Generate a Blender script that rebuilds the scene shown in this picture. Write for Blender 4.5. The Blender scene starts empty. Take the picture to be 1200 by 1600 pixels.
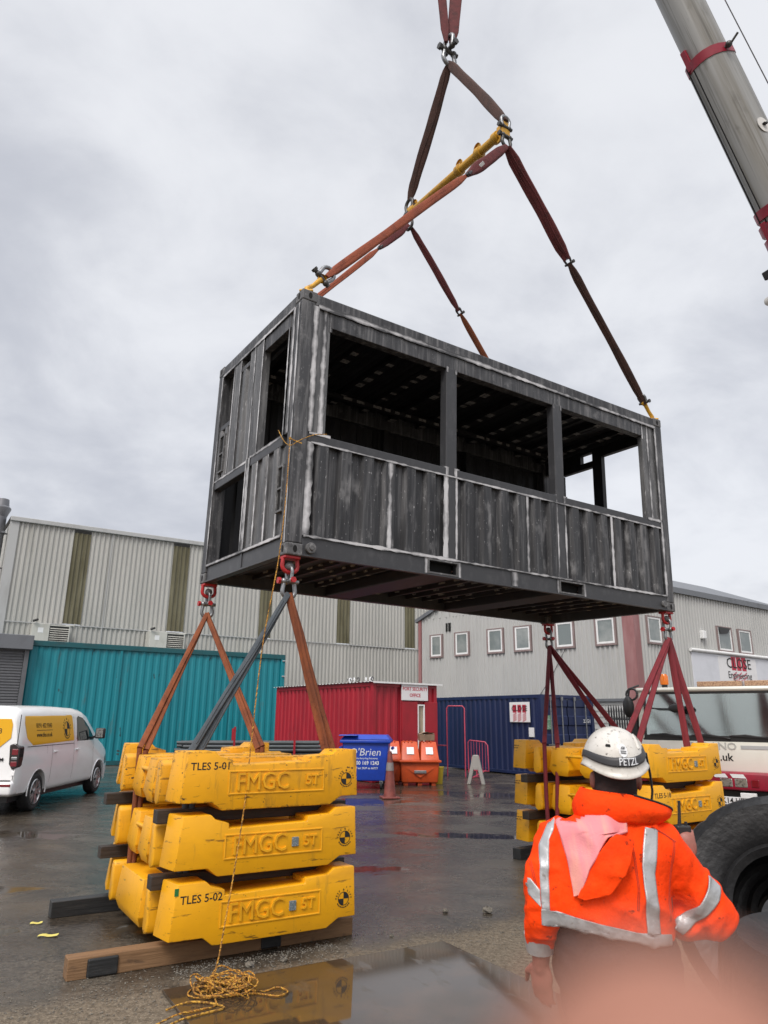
import bpy, bmesh, math, random
from mathutils import Vector, Matrix, noise
from mathutils.bvhtree import BVHTree
R = math.radians
random.seed(7)
S = bpy.context.scene
COL = S.collection

# ------------------------------------------------------------------ camera, sky, light, exposure
cam = bpy.data.cameras.new('camera'); cob = bpy.data.objects.new('camera', cam); COL.objects.link(cob)
S.camera = cob
cam.sensor_fit = 'VERTICAL'; cam.sensor_height = 36.0; cam.lens = 1113.0/1600.0*36.0
cam.clip_start = 0.004; cam.clip_end = 900
pit, rol = R(16.27), R(0.57)
fw = Vector((0, math.cos(pit), math.sin(pit))); rt0 = Vector((1, 0, 0)); up0 = rt0.cross(fw)
rt = rt0*math.cos(rol)+up0*math.sin(rol); upv = -rt0*math.sin(rol)+up0*math.cos(rol)
mx = Matrix((rt, upv, -fw)).transposed().to_4x4(); mx.translation = (0, 0, 1.75)
cob.matrix_world = mx
S.render.resolution_x, S.render.resolution_y = 768, 1024
S.view_settings.view_transform = 'Standard'; S.view_settings.look = 'None'
S.view_settings.exposure = 0.0; S.view_settings.gamma = 1.0

SUN_EL, SUN_AZ = 50, 200      # azimuth the light comes from, degrees clockwise from +Y
sun = bpy.data.lights.new('sun', 'SUN'); sun.energy = 2.0; sun.angle = R(22); sun.color = (1, .97, .93)
sob = bpy.data.objects.new('sun', sun); COL.objects.link(sob)
az = R(SUN_AZ); el = R(SUN_EL)
sdir = Vector((math.sin(az)*math.cos(el), math.cos(az)*math.cos(el), math.sin(el)))
sob.rotation_euler = (-sdir).to_track_quat('-Z', 'Y').to_euler()

W = bpy.data.worlds.new('World'); S.world = W; W.use_nodes = True
nt = W.node_tree; N = nt.nodes; LK = nt.links; N.clear()
def wn(t, **k):
    n = N.new(t)
    for a, b in k.items(): setattr(n, a, b)
    return n
out = wn('ShaderNodeOutputWorld')
sky = wn('ShaderNodeTexSky', sky_type='NISHITA', sun_disc=False, sun_elevation=R(SUN_EL), sun_rotation=az, dust_density=9, air_density=.5)
bgs = wn('ShaderNodeBackground'); bgs.inputs[1].default_value = .05
LK.new(sky.outputs[0], bgs.inputs[0])
tc = wn('ShaderNodeTexCoord'); sep = wn('ShaderNodeSeparateXYZ'); LK.new(tc.outputs['Generated'], sep.inputs[0])
def wm(op, a, b=None, clamp=False):
    m = wn('ShaderNodeMath', operation=op, use_clamp=clamp)
    for i, v in enumerate((a, b)):
        if v is None: continue
        if isinstance(v, (int, float)): m.inputs[i].default_value = v
        else: LK.new(v, m.inputs[i])
    return m.outputs[0]
zc = wm('MAXIMUM', sep.outputs[2], 0.0); zz = wm('ADD', zc, 0.36)
cx = wm('DIVIDE', sep.outputs[0], zz); cy = wm('DIVIDE', sep.outputs[1], zz)
cmb = wn('ShaderNodeCombineXYZ'); LK.new(cx, cmb.inputs[0]); LK.new(cy, cmb.inputs[1])
def wnoise(scale, detail, off, rough=.55, dist=0.4):
    mp = wn('ShaderNodeMapping'); mp.inputs['Location'].default_value = off
    LK.new(cmb.outputs[0], mp.inputs[0])
    n = wn('ShaderNodeTexNoise'); n.inputs['Scale'].default_value = scale; n.inputs['Detail'].default_value = detail
    n.inputs['Roughness'].default_value = rough; n.inputs['Distortion'].default_value = dist
    LK.new(mp.outputs[0], n.inputs[0]); return n.outputs[0]
n1 = wnoise(1.0, 5, (3.1, 1.7, 0), .52, .25); n2 = wnoise(3.4, 6, (7.3, 2.9, 1), .58, .3)
hz = wn('ShaderNodeMapRange', interpolation_type='SMOOTHSTEP'); LK.new(sep.outputs[2], hz.inputs[0])
hz.inputs[1].default_value = .10; hz.inputs[2].default_value = .34; hz.inputs[3].default_value = .09; hz.inputs[4].default_value = 0
nn = wm('ADD', wm('ADD', wm('MULTIPLY', n1, .66), wm('MULTIPLY', n2, .34)), hz.outputs[0])
mr = wn('ShaderNodeMapRange', interpolation_type='SMOOTHSTEP'); LK.new(nn, mr.inputs[0])
mr.inputs[1].default_value = .395; mr.inputs[2].default_value = .61
mixc = wn('ShaderNodeMix', data_type='RGBA'); LK.new(mr.outputs[0], mixc.inputs[0])
mixc.inputs[6].default_value = (.515, .53, .572, 1); mixc.inputs[7].default_value = (.79, .80, .822, 1)
bgc = wn('ShaderNodeBackground'); LK.new(mixc.outputs[2], bgc.inputs[0])
# an overcast sky is brightest overhead
mz = wn('ShaderNodeMapRange', interpolation_type='SMOOTHSTEP'); LK.new(sep.outputs[2], mz.inputs[0])
mz.inputs[1].default_value = .80; mz.inputs[2].default_value = 1.0; mz.inputs[3].default_value = 1.0; mz.inputs[4].default_value = 2.4
LK.new(mz.outputs[0], bgc.inputs[1])
addw = wn('ShaderNodeAddShader'); LK.new(bgs.outputs[0], addw.inputs[0]); LK.new(bgc.outputs[0], addw.inputs[1])
LK.new(addw.outputs[0], out.inputs[0])

# ------------------------------------------------------------------ materials
def M(name, base, rough=.5, metal=0., layers=(), bump=None, spec=.5, coat=0., bump2=None, edge=None):
    """base colour + noise layers: (colour, (sx,sy,sz), lo, hi, strength[, roughness[, detail]])"""
    m = bpy.data.materials.new(name); m.use_nodes = True
    t = m.node_tree; n = t.nodes; l = t.links
    b = n['Principled BSDF']
    b.inputs['Base Color'].default_value = (*base, 1); b.inputs['Roughness'].default_value = rough
    b.inputs['Metallic'].default_value = metal; b.inputs['Specular IOR Level'].default_value = spec
    b.inputs['Coat Weight'].default_value = coat
    tcd = n.new('ShaderNodeTexCoord'); oi = n.new('ShaderNodeObjectInfo')
    sc = n.new('ShaderNodeVectorMath'); sc.operation = 'SCALE'; sc.inputs[0].default_value = (37, 21, 11)
    l.new(oi.outputs['Random'], sc.inputs['Scale'])
    ad = n.new('ShaderNodeVectorMath'); l.new(tcd.outputs['Object'], ad.inputs[0]); l.new(sc.outputs[0], ad.inputs[1])
    col = None; rg = None
    for k, ly in enumerate(layers):
        c, s, lo, hi, st = ly[:5]
        mp = n.new('ShaderNodeMapping'); mp.inputs['Scale'].default_value = s; mp.inputs['Location'].default_value = (k*5.3, k*2.1, k*3.7)
        l.new(ad.outputs[0], mp.inputs[0])
        tx = n.new('ShaderNodeTexNoise'); tx.inputs['Scale'].default_value = 1; tx.inputs['Detail'].default_value = ly[6] if len(ly) > 6 else 5
        tx.inputs['Roughness'].default_value = .62
        l.new(mp.outputs[0], tx.inputs[0])
        r = n.new('ShaderNodeMapRange'); r.inputs[1].default_value = lo; r.inputs[2].default_value = hi; r.inputs[4].default_value = st
        l.new(tx.outputs[0], r.inputs[0])
        mi = n.new('ShaderNodeMix'); mi.data_type = 'RGBA'; l.new(r.outputs[0], mi.inputs[0])
        if col is None: mi.inputs[6].default_value = (*base, 1)
        else: l.new(col, mi.inputs[6])
        mi.inputs[7].default_value = (*c, 1); col = mi.outputs[2]
        if len(ly) > 5 and ly[5] is not None:
            mf = n.new('ShaderNodeMix'); l.new(r.outputs[0], mf.inputs[0])
            if rg is None: mf.inputs[2].default_value = rough
            else: l.new(rg, mf.inputs[2])
            mf.inputs[3].default_value = ly[5]; rg = mf.outputs[0]
    if edge:
        ec, es, elo = edge
        bv = n.new('ShaderNodeBevel'); bv.samples = 4; bv.inputs[0].default_value = es; ge = n.new('ShaderNodeNewGeometry')
        dp = n.new('ShaderNodeVectorMath'); dp.operation = 'DOT_PRODUCT'; l.new(bv.outputs[0], dp.inputs[0]); l.new(ge.outputs['Normal'], dp.inputs[1])
        e1 = n.new('ShaderNodeMapRange'); e1.inputs[1].default_value = .995; e1.inputs[2].default_value = .90; l.new(dp.outputs['Value'], e1.inputs[0])
        tx = n.new('ShaderNodeTexNoise'); tx.inputs['Scale'].default_value = 19; tx.inputs['Detail'].default_value = 8; tx.inputs['Roughness'].default_value = .7; l.new(ad.outputs[0], tx.inputs[0])
        e2 = n.new('ShaderNodeMapRange'); e2.inputs[1].default_value = elo; e2.inputs[2].default_value = elo+.05; l.new(tx.outputs[0], e2.inputs[0])
        e3 = n.new('ShaderNodeMath'); e3.operation = 'MULTIPLY'; l.new(e1.outputs[0], e3.inputs[0]); l.new(e2.outputs[0], e3.inputs[1])
        mi = n.new('ShaderNodeMix'); mi.data_type = 'RGBA'; l.new(e3.outputs[0], mi.inputs[0]); mi.inputs[7].default_value = (*ec, 1)
        if col is None: mi.inputs[6].default_value = (*base, 1)
        else: l.new(col, mi.inputs[6])
        col = mi.outputs[2]
    if col is not None: l.new(col, b.inputs['Base Color'])
    if rg is not None: l.new(rg, b.inputs['Roughness'])
    prev = None
    for bb in (bump, bump2):
        if not bb: continue
        s, strength, dist = bb
        s = s if isinstance(s, tuple) else (s, s, s)
        mp = n.new('ShaderNodeMapping'); mp.inputs['Scale'].default_value = s; l.new(ad.outputs[0], mp.inputs[0])
        tx = n.new('ShaderNodeTexNoise'); tx.inputs['Scale'].default_value = 1; tx.inputs['Detail'].default_value = 4
        l.new(mp.outputs[0], tx.inputs[0])
        bp = n.new('ShaderNodeBump'); bp.inputs['Strength'].default_value = strength; bp.inputs['Distance'].default_value = dist
        l.new(tx.outputs[0], bp.inputs['Height'])
        if prev: l.new(prev, bp.inputs['Normal'])
        prev = bp.outputs[0]
    if prev: l.new(prev, b.inputs['Normal'])
    return m

def glass_mat(name, tint, rough=.05, mixf=.5):
    m = bpy.data.materials.new(name); m.use_nodes = True
    t = m.node_tree; n = t.nodes; l = t.links; n.remove(n['Principled BSDF'])
    o = n['Material Output']
    tr = n.new('ShaderNodeBsdfTransparent'); tr.inputs[0].default_value = (*tint, 1)
    gl = n.new('ShaderNodeBsdfGlossy'); gl.inputs['Roughness'].default_value = rough; gl.inputs[0].default_value = (.9, .95, .95, 1)
    fr = n.new('ShaderNodeFresnel'); fr.inputs[0].default_value = 1.6
    ma = n.new('ShaderNodeMath'); ma.operation = 'ADD'; ma.inputs[1].default_value = mixf; ma.use_clamp = True
    l.new(fr.outputs[0], ma.inputs[0])
    mx_ = n.new('ShaderNodeMixShader'); l.new(ma.outputs[0], mx_.inputs[0]); l.new(tr.outputs[0], mx_.inputs[1]); l.new(gl.outputs[0], mx_.inputs[2])
    l.new(mx_.outputs[0], o.inputs[0]); return m

def seam_mat(name, base, weld):
    """ground weld strip: bright along its middle (uv x), ragged towards the edges"""
    m = bpy.data.materials.new(name); m.use_nodes = True
    t = m.node_tree; n = t.nodes; l = t.links; b = n['Principled BSDF']
    uv = n.new('ShaderNodeUVMap'); sx = n.new('ShaderNodeSeparateXYZ'); l.new(uv.outputs[0], sx.inputs[0])
    a = n.new('ShaderNodeMath'); a.operation = 'SUBTRACT'; l.new(sx.outputs[0], a.inputs[0]); a.inputs[1].default_value = .5
    ab = n.new('ShaderNodeMath'); ab.operation = 'ABSOLUTE'; l.new(a.outputs[0], ab.inputs[0])
    tcd = n.new('ShaderNodeTexCoord')
    tx = n.new('ShaderNodeTexNoise'); tx.inputs['Scale'].default_value = 11; tx.inputs['Detail'].default_value = 6; l.new(tcd.outputs['Object'], tx.inputs[0])
    tx2 = n.new('ShaderNodeTexNoise'); tx2.inputs['Scale'].default_value = 1.7; tx2.inputs['Detail'].default_value = 2; l.new(tcd.outputs['Object'], tx2.inputs[0])
    q = n.new('ShaderNodeMath'); q.operation = 'MULTIPLY_ADD'; l.new(tx.outputs[0], q.inputs[0]); q.inputs[1].default_value = .9; l.new(ab.outputs[0], q.inputs[2])
    q2 = n.new('ShaderNodeMath'); q2.operation = 'MULTIPLY_ADD'; l.new(tx2.outputs[0], q2.inputs[0]); q2.inputs[1].default_value = -2.3; l.new(q.outputs[0], q2.inputs[2])
    r = n.new('ShaderNodeMapRange'); l.new(q2.outputs[0], r.inputs[0]); r.inputs[1].default_value = -.80; r.inputs[2].default_value = -.12; r.inputs[3].default_value = 1; r.inputs[4].default_value = 0
    mi = n.new('ShaderNodeMix'); mi.data_type = 'RGBA'; l.new(r.outputs[0], mi.inputs[0]); mi.inputs[6].default_value = (*base, 1); mi.inputs[7].default_value = (*weld, 1)
    l.new(mi.outputs[2], b.inputs['Base Color']); b.inputs['Roughness'].default_value = .6
    return m

CHIP = (.035, .022, .015)
m = {}
m['steel'] = M('grey_primed_steel', (.045, .046, .05), .48, .0, [((.17, .17, .175), (22, 22, 1.3), .48, .68, .9, .6), ((.012, .012, .014), (7, 7, .8), .46, .64, .85), ((.20, .20, .205), (9, 9, 6), .57, .74, .7, .65, 9), ((.34, .34, .35), (60, 60, 30), .64, .72, .7)], bump=(14, .12, .01))  # pale streaks: chalky wear, plus highlights put into the colour
m['steel_panel'] = M('black_primed_panel', (.030, .031, .034), .46, .0, [((.135, .135, .14), (24, 24, 1.0), .46, .68, .9, .6), ((.010, .010, .012), (8, 8, .6), .45, .60, .85), ((.20, .20, .205), (6, 6, 2.2), .555, .70, .8, .65, 10), ((.42, .42, .43), (45, 45, 22), .655, .70, .75)], bump=(14, .12, .01))  # vertical pale streaks paint the light on the ridges as well as chalky wear
m['steel_light'] = M('pale_primed_steel', (.085, .087, .09), .5, .0, [((.22, .22, .225), (16, 16, 1.2), .45, .68, .8, .6), ((.03, .03, .033), (6, 6, 1.0), .5, .68, .8), ((.36, .36, .37), (40, 40, 12), .60, .72, .7)], bump=(14, .12, .01))
m['steel_plain'] = M('dark_primed_steel', (.040, .041, .045), .45, 0, [((.085, .085, .09), (9, 9, 5), .52, .75, .6), ((.18, .18, .19), (55, 55, 40), .67, .75, .7)], bump=(12, .1, .01))
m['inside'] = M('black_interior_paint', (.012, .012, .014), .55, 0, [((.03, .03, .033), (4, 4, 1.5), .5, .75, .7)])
m['under'] = M('underside_paint', (.018, .014, .015), .5, 0, [((.055, .045, .047), (4, 1.2, 4), .48, .72, .8), ((.03, .012, .01), (2, 2, 2), .55, .7, .6)])
m['stitch'] = M('stitch_weld', (.30, .29, .28), .7, 0, [((.06, .06, .06), (30, 30, 30), .48, .62, .9)])
m['seam'] = seam_mat('ground_weld_seam', (.055, .056, .060), (.56, .56, .575))
m['casting'] = M('corner_casting_steel', (.11, .11, .112), .55, .2, [((.30, .30, .30), (18, 18, 18), .52, .7, .8), ((.03, .03, .03), (8, 8, 8), .55, .7, .7)], bump=(25, .3, .01))
m['hole'] = M('dark_hole', (.004, .004, .004), .9)
m['yellow'] = M('yellow_weight_paint', (.81, .39, .006), .42, 0, [((.70, .33, .008), (2.5, 2.5, 2.5), .45, .72, .7), ((.32, .17, .02), (14, 14, 3), .60, .76, .6, .6), ((.06, .035, .012), (5, 5, 30), .62, .69, .75), ((.55, .25, .01), (1.4, 1.4, 5), .52, .72, .45), (CHIP, (26, 26, 26), .68, .70, .95, .7, 9)], bump=(30, .12, .005), edge=((.11, .055, .018), .022, .57))
m['yellow_worn'] = M('worn_yellow_weight_paint', (.80, .375, .006), .45, 0, [((.62, .29, .01), (2.5, 2.5, 2.5), .45, .72, .8), ((.25, .13, .02), (14, 14, 2.5), .57, .74, .7, .6), ((.05, .03, .012), (5, 5, 30), .61, .68, .75), (CHIP, (17, 17, 26), .645, .665, .95, .7, 10)], bump=(30, .15, .005), edge=(CHIP, .03, .47))
m['yellow_letter'] = M('yellow_raised_letter', (.74, .36, .01), .42, 0, [((.55, .26, .01), (5, 5, 5), .45, .7, .7)])  # darker than the plate's yellow: relief shading put into the letter colour
m['black'] = M('black_paint', (.012, .012, .012), .45)
m['ink'] = M('black_lettering', (.012, .012, .012), .6)
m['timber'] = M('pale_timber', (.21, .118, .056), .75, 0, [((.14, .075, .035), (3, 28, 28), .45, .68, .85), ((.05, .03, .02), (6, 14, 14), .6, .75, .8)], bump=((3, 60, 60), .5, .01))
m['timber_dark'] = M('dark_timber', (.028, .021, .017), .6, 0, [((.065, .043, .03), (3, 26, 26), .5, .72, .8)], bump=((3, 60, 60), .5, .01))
m['timber_black'] = M('black_timber', (.016, .017, .018), .5, 0, [((.05, .05, .05), (3, 20, 20), .52, .75, .7)], bump=((3, 40, 40), .4, .01))
m['sling_maroon'] = M('maroon_sling_webbing', (.115, .022, .024), .85, 0, [((.05, .014, .014), (9, 9, 9), .45, .7, .8), ((.20, .07, .055), (30, 30, 30), .58, .75, .5)], bump=(70, .5, .01))
m['sling_red'] = M('red_sling_webbing', (.17, .014, .022), .8, 0, [((.075, .010, .013), (9, 9, 4), .45, .7, .7)], bump=(70, .5, .01))
m['sling_brown'] = M('dark_brown_sling_webbing', (.055, .024, .018), .85, 0, [((.022, .012, .010), (8, 8, 4), .45, .7, .8), ((.13, .055, .035), (25, 25, 25), .6, .75, .6)], bump=(70, .5, .01))
m['sling_orange'] = M('orange_sling_webbing', (.27, .068, .032), .85, 0, [((.13, .034, .02), (7, 7, 4), .45, .7, .8), ((.07, .03, .02), (22, 22, 10), .58, .75, .6)], bump=(70, .5, .01))
m['sling_rust'] = M('rusty_orange_sling_webbing', (.22, .062, .020), .85, 0, [((.105, .03, .014), (7, 7, 3), .42, .68, .85), ((.05, .025, .015), (22, 22, 8), .58, .74, .7)], bump=(70, .5, .01))
m['sling_grey'] = M('slate_grey_sling_webbing', (.065, .078, .09), .85, 0, [((.03, .036, .044), (9, 9, 4), .45, .7, .8), ((.15, .16, .17), (30, 30, 30), .62, .75, .4)], bump=(70, .5, .01))
m['galv'] = M('galvanised_steel', (.28, .29, .30), .38, .75, [((.10, .10, .10), (20, 20, 20), .48, .7, .8), ((.12, .06, .03), (30, 30, 30), .62, .74, .7)])
m['darkgalv'] = M('weathered_steel', (.085, .085, .085), .45, .6, [((.03, .02, .015), (20, 20, 20), .48, .7, .8)])
m['red_lug'] = M('red_lug_paint', (.42, .018, .022), .42, 0, [((.18, .01, .012), (14, 14, 14), .5, .72, .7), (CHIP, (40, 40, 40), .66, .7, .9)])
m['yellow_steel'] = M('yellow_spreader_paint', (.52, .28, .02), .45, 0, [((.30, .15, .02), (7, 7, 7), .45, .7, .8), ((.07, .045, .02), (16, 16, 16), .6, .7, .9)])
m['yellow_hook'] = M('yellow_hook_paint', (.62, .33, .02), .45, 0, [((.2, .09, .02), (22, 22, 22), .55, .7, .8)])
m['rope'] = M('orange_rope_fibre', (.60, .33, .045), .8, 0, [((.14, .06, .015), (55, 55, 55), .46, .54, .9)], bump=(160, .6, .01))
m['shed'] = M('pale_grey_cladding', (.43, .43, .405), .5, 0, [((.34, .345, .325), (.9, .9, .18), .45, .75, .8), ((.26, .255, .22), (3.5, 3.5, .25), .58, .8, .5)], bump=(.8, .05, .02))
m['shed_trim'] = M('pale_grey_trim', (.40, .41, .41), .5, 0, [((.28, .28, .27), (2, 2, .5), .5, .75, .7)])
m['translucent'] = M('grimy_rooflight_sheet', (.135, .125, .075), .5, 0, [((.075, .068, .035), (3, 3, .5), .42, .7, .85), ((.20, .19, .13), (1.2, 1.2, .3), .55, .75, .6)])
m['shed2'] = M('light_grey_cladding', (.42, .425, .415), .45, 0, [((.33, .335, .33), (.8, .8, .2), .48, .75, .7), ((.27, .26, .24), (4, 4, .3), .6, .8, .5)])
m['pink_trim'] = M('faded_red_trim', (.27, .12, .12), .55, 0, [((.36, .20, .20), (3, 3, .6), .45, .7, .8)])
m['pink_frame'] = M('faded_maroon_surround', (.22, .165, .16), .6, 0, [((.30, .235, .23), (4, 4, 2), .5, .7, .7)])
m['white_frame'] = M('white_window_frame', (.74, .75, .75), .35, 0, [((.52, .52, .50), (6, 6, 3), .55, .75, .6)])
m['pane'] = M('window_glass', (.16, .19, .19), .06, 0, [((.30, .32, .31), (.8, .8, .8), .46, .66, .9)], spec=.9)
m['block'] = M('painted_block_wall', (.50, .51, .51), .65, 0, [((.36, .36, .35), (2, 2, 1), .5, .75, .7)])
m['mortar'] = M('block_joint', (.30, .30, .29), .8)
m['turq'] = M('turquoise_paint', (.004, .205, .255), .42, 0, [((.004, .15, .19), (1.2, 1.2, .22), .42, .7, .85), ((.012, .22, .26), (5, 5, .3), .55, .75, .5), ((.012, .02, .02), (3.2, 3.2, 1.3), .665, .69, .85, None, 7), ((.10, .045, .02), (2.2, 2.2, .5), .64, .74, .5)])
m['turq_rim'] = M('dark_turquoise_paint', (.006, .085, .10), .5, 0, [((.02, .05, .055), (2, 2, 6), .5, .7, .7)])
m['red_paint'] = M('dark_red_paint', (.36, .010, .024), .42, 0, [((.17, .008, .016), (1.4, 1.4, .35), .42, .7, .8), ((.34, .03, .04), (6, 6, .6), .57, .75, .4)])
m['red_panel'] = M('red_panel_paint', (.33, .009, .020), .4, 0, [((.17, .008, .014), (2, 2, 1), .45, .7, .7)])
m['navy'] = M('navy_paint', (.012, .022, .075), .42, 0, [((.008, .014, .045), (1.4, 1.4, .35), .42, .7, .8), ((.03, .04, .09), (8, 8, .8), .6, .78, .5)])
m['white_sign'] = M('white_sign_board', (.72, .72, .73), .45, 0, [((.55, .55, .55), (2, 2, 2), .5, .75, .5)])
m['sign_red'] = M('sign_red', (.45, .02, .05), .5)
m['sign_pink'] = M('sign_pink', (.62, .24, .28), .5)
m['white_ink'] = M('white_lettering', (.70, .72, .75), .5)
m['grey_dark'] = M('dark_grey_cladding', (.135, .145, .16), .45, 0, [((.09, .095, .105), (2, 2, 1), .5, .7, .7)])
m['shutter'] = M('grey_shutter_slat', (.12, .125, .135), .4, 0, [((.08, .083, .09), (3, 3, 3), .5, .7, .6)])
m['flue'] = M('flue_steel', (.16, .165, .18), .42, .3, [((.10, .10, .11), (4, 4, 1), .48, .7, .7)])
m['ac'] = M('cream_casing', (.50, .50, .46), .5, 0, [((.36, .35, .31), (3, 3, 1), .5, .7, .7)])
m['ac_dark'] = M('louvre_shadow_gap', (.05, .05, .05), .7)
m['van'] = M('white_car_paint', (.88, .885, .89), .22, 0, [((.70, .70, .69), (1.5, 1.5, 3), .5, .8, .4)], coat=.6, spec=.6)
m['van_yellow'] = M('yellow_vinyl_graphic', (.80, .42, .008), .35)
m['car_glass'] = M('dark_car_glass', (.012, .02, .022), .05, spec=.8)
m['rubber'] = M('tyre_rubber', (.016, .016, .017), .72, 0, [((.035, .034, .033), (8, 8, 8), .5, .72, .7)], bump=(60, .3, .01))
m['rubber_big'] = M('worn_tyre_rubber', (.010, .010, .0108), .5, 0, [((.034, .033, .033), (4, 4, 4), .48, .72, .8), ((.010, .010, .011), (11, 11, 11), .52, .7, .7), ((.05, .046, .042), (45, 45, 45), .66, .76, .5)], bump=(26, .45, .012), bump2=(4, .4, .03), spec=.5)
m['alloy'] = M('alloy_wheel', (.48, .49, .50), .3, .8)
m['plastic_black'] = M('black_plastic', (.018, .018, .019), .45)
m['tail_red'] = M('tail_lamp_red', (.17, .006, .014), .15, spec=.8)
m['tail_dark'] = M('tail_lamp_smoke', (.020, .014, .015), .12, spec=.8)
m['bin_blue'] = M('blue_bin_plastic', (.012, .055, .42), .4, 0, [((.010, .04, .28), (3, 3, 3), .45, .7, .7)])
m['bin_orange'] = M('orange_bin_plastic', (.55, .075, .014), .45, 0, [((.36, .05, .012), (3, 3, 3), .45, .7, .7), ((.2, .06, .03), (14, 14, 5), .6, .76, .5)])
m['cone'] = M('faded_cone_plastic', (.15, .032, .025), .6, 0, [((.25, .06, .045), (7, 7, 7), .45, .7, .8), ((.10, .07, .06), (15, 15, 15), .6, .72, .7)])
m['cone_sleeve'] = M('grubby_reflective_sleeve', (.22, .20, .20), .5, 0, [((.18, .14, .13), (14, 14, 14), .48, .66, .9)])
m['pink_rail'] = M('faded_pink_rail_paint', (.42, .055, .10), .5, 0, [((.27, .05, .07), (8, 8, 8), .5, .7, .7)])
m['trestle'] = M('weathered_concrete_grey', (.30, .29, .275), .75, 0, [((.26, .25, .23), (9, 9, 9), .48, .7, .8)])
m['card'] = M('brown_cardboard', (.22, .15, .10), .8, 0, [((.13, .09, .06), (5, 5, 5), .5, .7, .7)])
m['tube_steel'] = M('dull_tube_steel', (.085, .095, .10), .45, .4, [((.04, .04, .042), (3, 30, 30), .48, .7, .7), ((.16, .165, .17), (6, 30, 30), .6, .75, .6)])
m['crane_white'] = M('cream_cab_paint', (.70, .69, .62), .35, 0, [((.58, .56, .48), (1.6, 1.6, .8), .48, .72, .6), ((.30, .27, .22), (9, 9, 2), .64, .8, .5)], coat=.25)
m['crane_red'] = M('crimson_bumper_paint', (.28, .010, .03), .38, 0, [((.16, .01, .02), (5, 5, 5), .5, .7, .7)])
m['lens'] = M('headlamp_lens', (.42, .42, .40), .1, .6, [((.12, .12, .12), (25, 25, 25), .5, .6, .8)])
m['amber'] = M('amber_lens', (.72, .17, .01), .2, spec=.7)
m['lightbar'] = M('amber_white_lightbar', (.42, .27, .17), .3, 0, [((.16, .08, .05), (60, 60, 60), .5, .56, .9)])
m['screen_glass'] = glass_mat('windscreen_glass', (.55, .64, .62), .08, .30)
m['cab_inside'] = M('cab_interior_trim', (.30, .32, .31), .8, 0, [((.17, .19, .185), (1.5, 1.5, 3), .45, .7, .8)])
m['boom'] = M('grey_boom_paint', (.31, .315, .31), .40, 0, [((.17, .16, .135), (3, 3, .12), .42, .62, .9), ((.06, .055, .042), (12, 12, .20), .53, .68, .8), ((.42, .425, .42), (9, 9, .15), .56, .72, .7), ((.06, .055, .045), (3, 3, 1.2), .60, .76, .5)])
m['boom_white'] = M('off_white_boom_paint', (.62, .61, .58), .4, 0, [((.4, .39, .36), (4, 4, .8), .5, .72, .7)])
m['collar'] = M('crimson_boom_collar', (.26, .012, .03), .4, 0, [((.14, .01, .02), (5, 5, 5), .5, .7, .7)])
m['cable'] = M('thin_cable', (.06, .06, .065), .5)
m['orange_hivis'] = M('orange_hi_vis_cloth', (.97, .062, .004), .75, 0, [((.74, .042, .004), (5, 5, 5), .42, .7, .8), ((.20, .022, .008), (22, 22, 30), .625, .67, .85, .7, 9), ((.62, .03, .006), (70, 70, 70), .58, .7, .45)], bump=(11, .5, .02), bump2=(60, .45, .006), spec=.12)
m['pink_cloth'] = M('faded_pink_hood_cloth', (.68, .245, .265), .8, 0, [((.80, .40, .28), (16, 2, 2), .5, .68, .6), ((.60, .20, .23), (9, 9, 9), .52, .72, .5)], bump=(14, .3, .02), bump2=(220, .3, .004), spec=.12)
m['reflect'] = M('silver_reflective_tape', (.42, .43, .44), .42, .35, [((.30, .31, .32), (10, 10, 10), .45, .7, .7), ((.14, .11, .08), (24, 24, 24), .635, .69, .7)], bump=(26, .4, .012), bump2=(8, .3, .02))
m['trouser'] = M('black_trouser_cloth', (.022, .022, .025), .85, 0, [((.04, .04, .045), (6, 6, 6), .5, .7, .6)], bump=(25, .4, .02), spec=.12)
m['snood'] = M('dark_neck_snood', (.030, .022, .022), .85, 0, [((.065, .045, .042), (7, 7, 22), .5, .7, .7)], bump=((20, 20, 60), .5, .01), spec=.12)
m['skin'] = M('ruddy_skin', (.25, .10, .075), .5, 0, [((.33, .11, .085), (16, 16, 16), .45, .7, .7)], bump=(90, .2, .003))
m['skin_finger'] = M('fingertip_skin', (.30, .132, .088), .6, 0, [((.26, .105, .068), (60, 60, 60), .42, .7, .6)], bump=(900, .2, .0006))
m['helmet'] = M('scuffed_white_helmet', (.60, .58, .54), .4, 0, [((.42, .39, .34), (9, 9, 9), .46, .70, .8), ((.09, .075, .06), (38, 28, 38), .62, .655, .85, .6, 8), ((.25, .22, .18), (90, 40, 90), .60, .70, .6)], coat=.2)
m['helmet_band'] = M('dark_grey_helmet_band', (.035, .035, .038), .5, 0, [((.075, .07, .07), (14, 14, 14), .5, .7, .7)])
m['paper'] = M('yellow_paper', (.62, .55, .14), .8)
m['plate'] = M('wet_steel_plate', (.055, .042, .032), .05, 0, [((.10, .06, .035), (2.2, 2.2, 2.2), .45, .7, .8, .035), ((.09, .078, .062), (6, 2, 6), .56, .70, .8, .30), ((.05, .035, .02), (1.2, 1.2, 1.2), .5, .62, .7)], spec=.42)
m['brick_rubble'] = M('grit', (.16, .145, .12), .9, 0, [((.06, .055, .05), (30, 30, 30), .45, .65, .9)])
m['green'] = M('green_sticker', (.02, .16, .04), .5)
m['label_grey'] = M('grey_rating_plate', (.16, .20, .22), .4, .3, [((.45, .48, .5), (90, 90, 90), .52, .6, .8)])
m['pale_label'] = M('white_printed_label', (.70, .71, .72), .5, 0, [((.35, .35, .36), (20, 20, 60), .58, .66, .7)])
m['banner_fabric'] = M('pale_banner_sheet', (.62, .64, .69), .55, 0, [((.52, .54, .58), (1, 1, 1), .45, .7, .7)])
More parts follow.
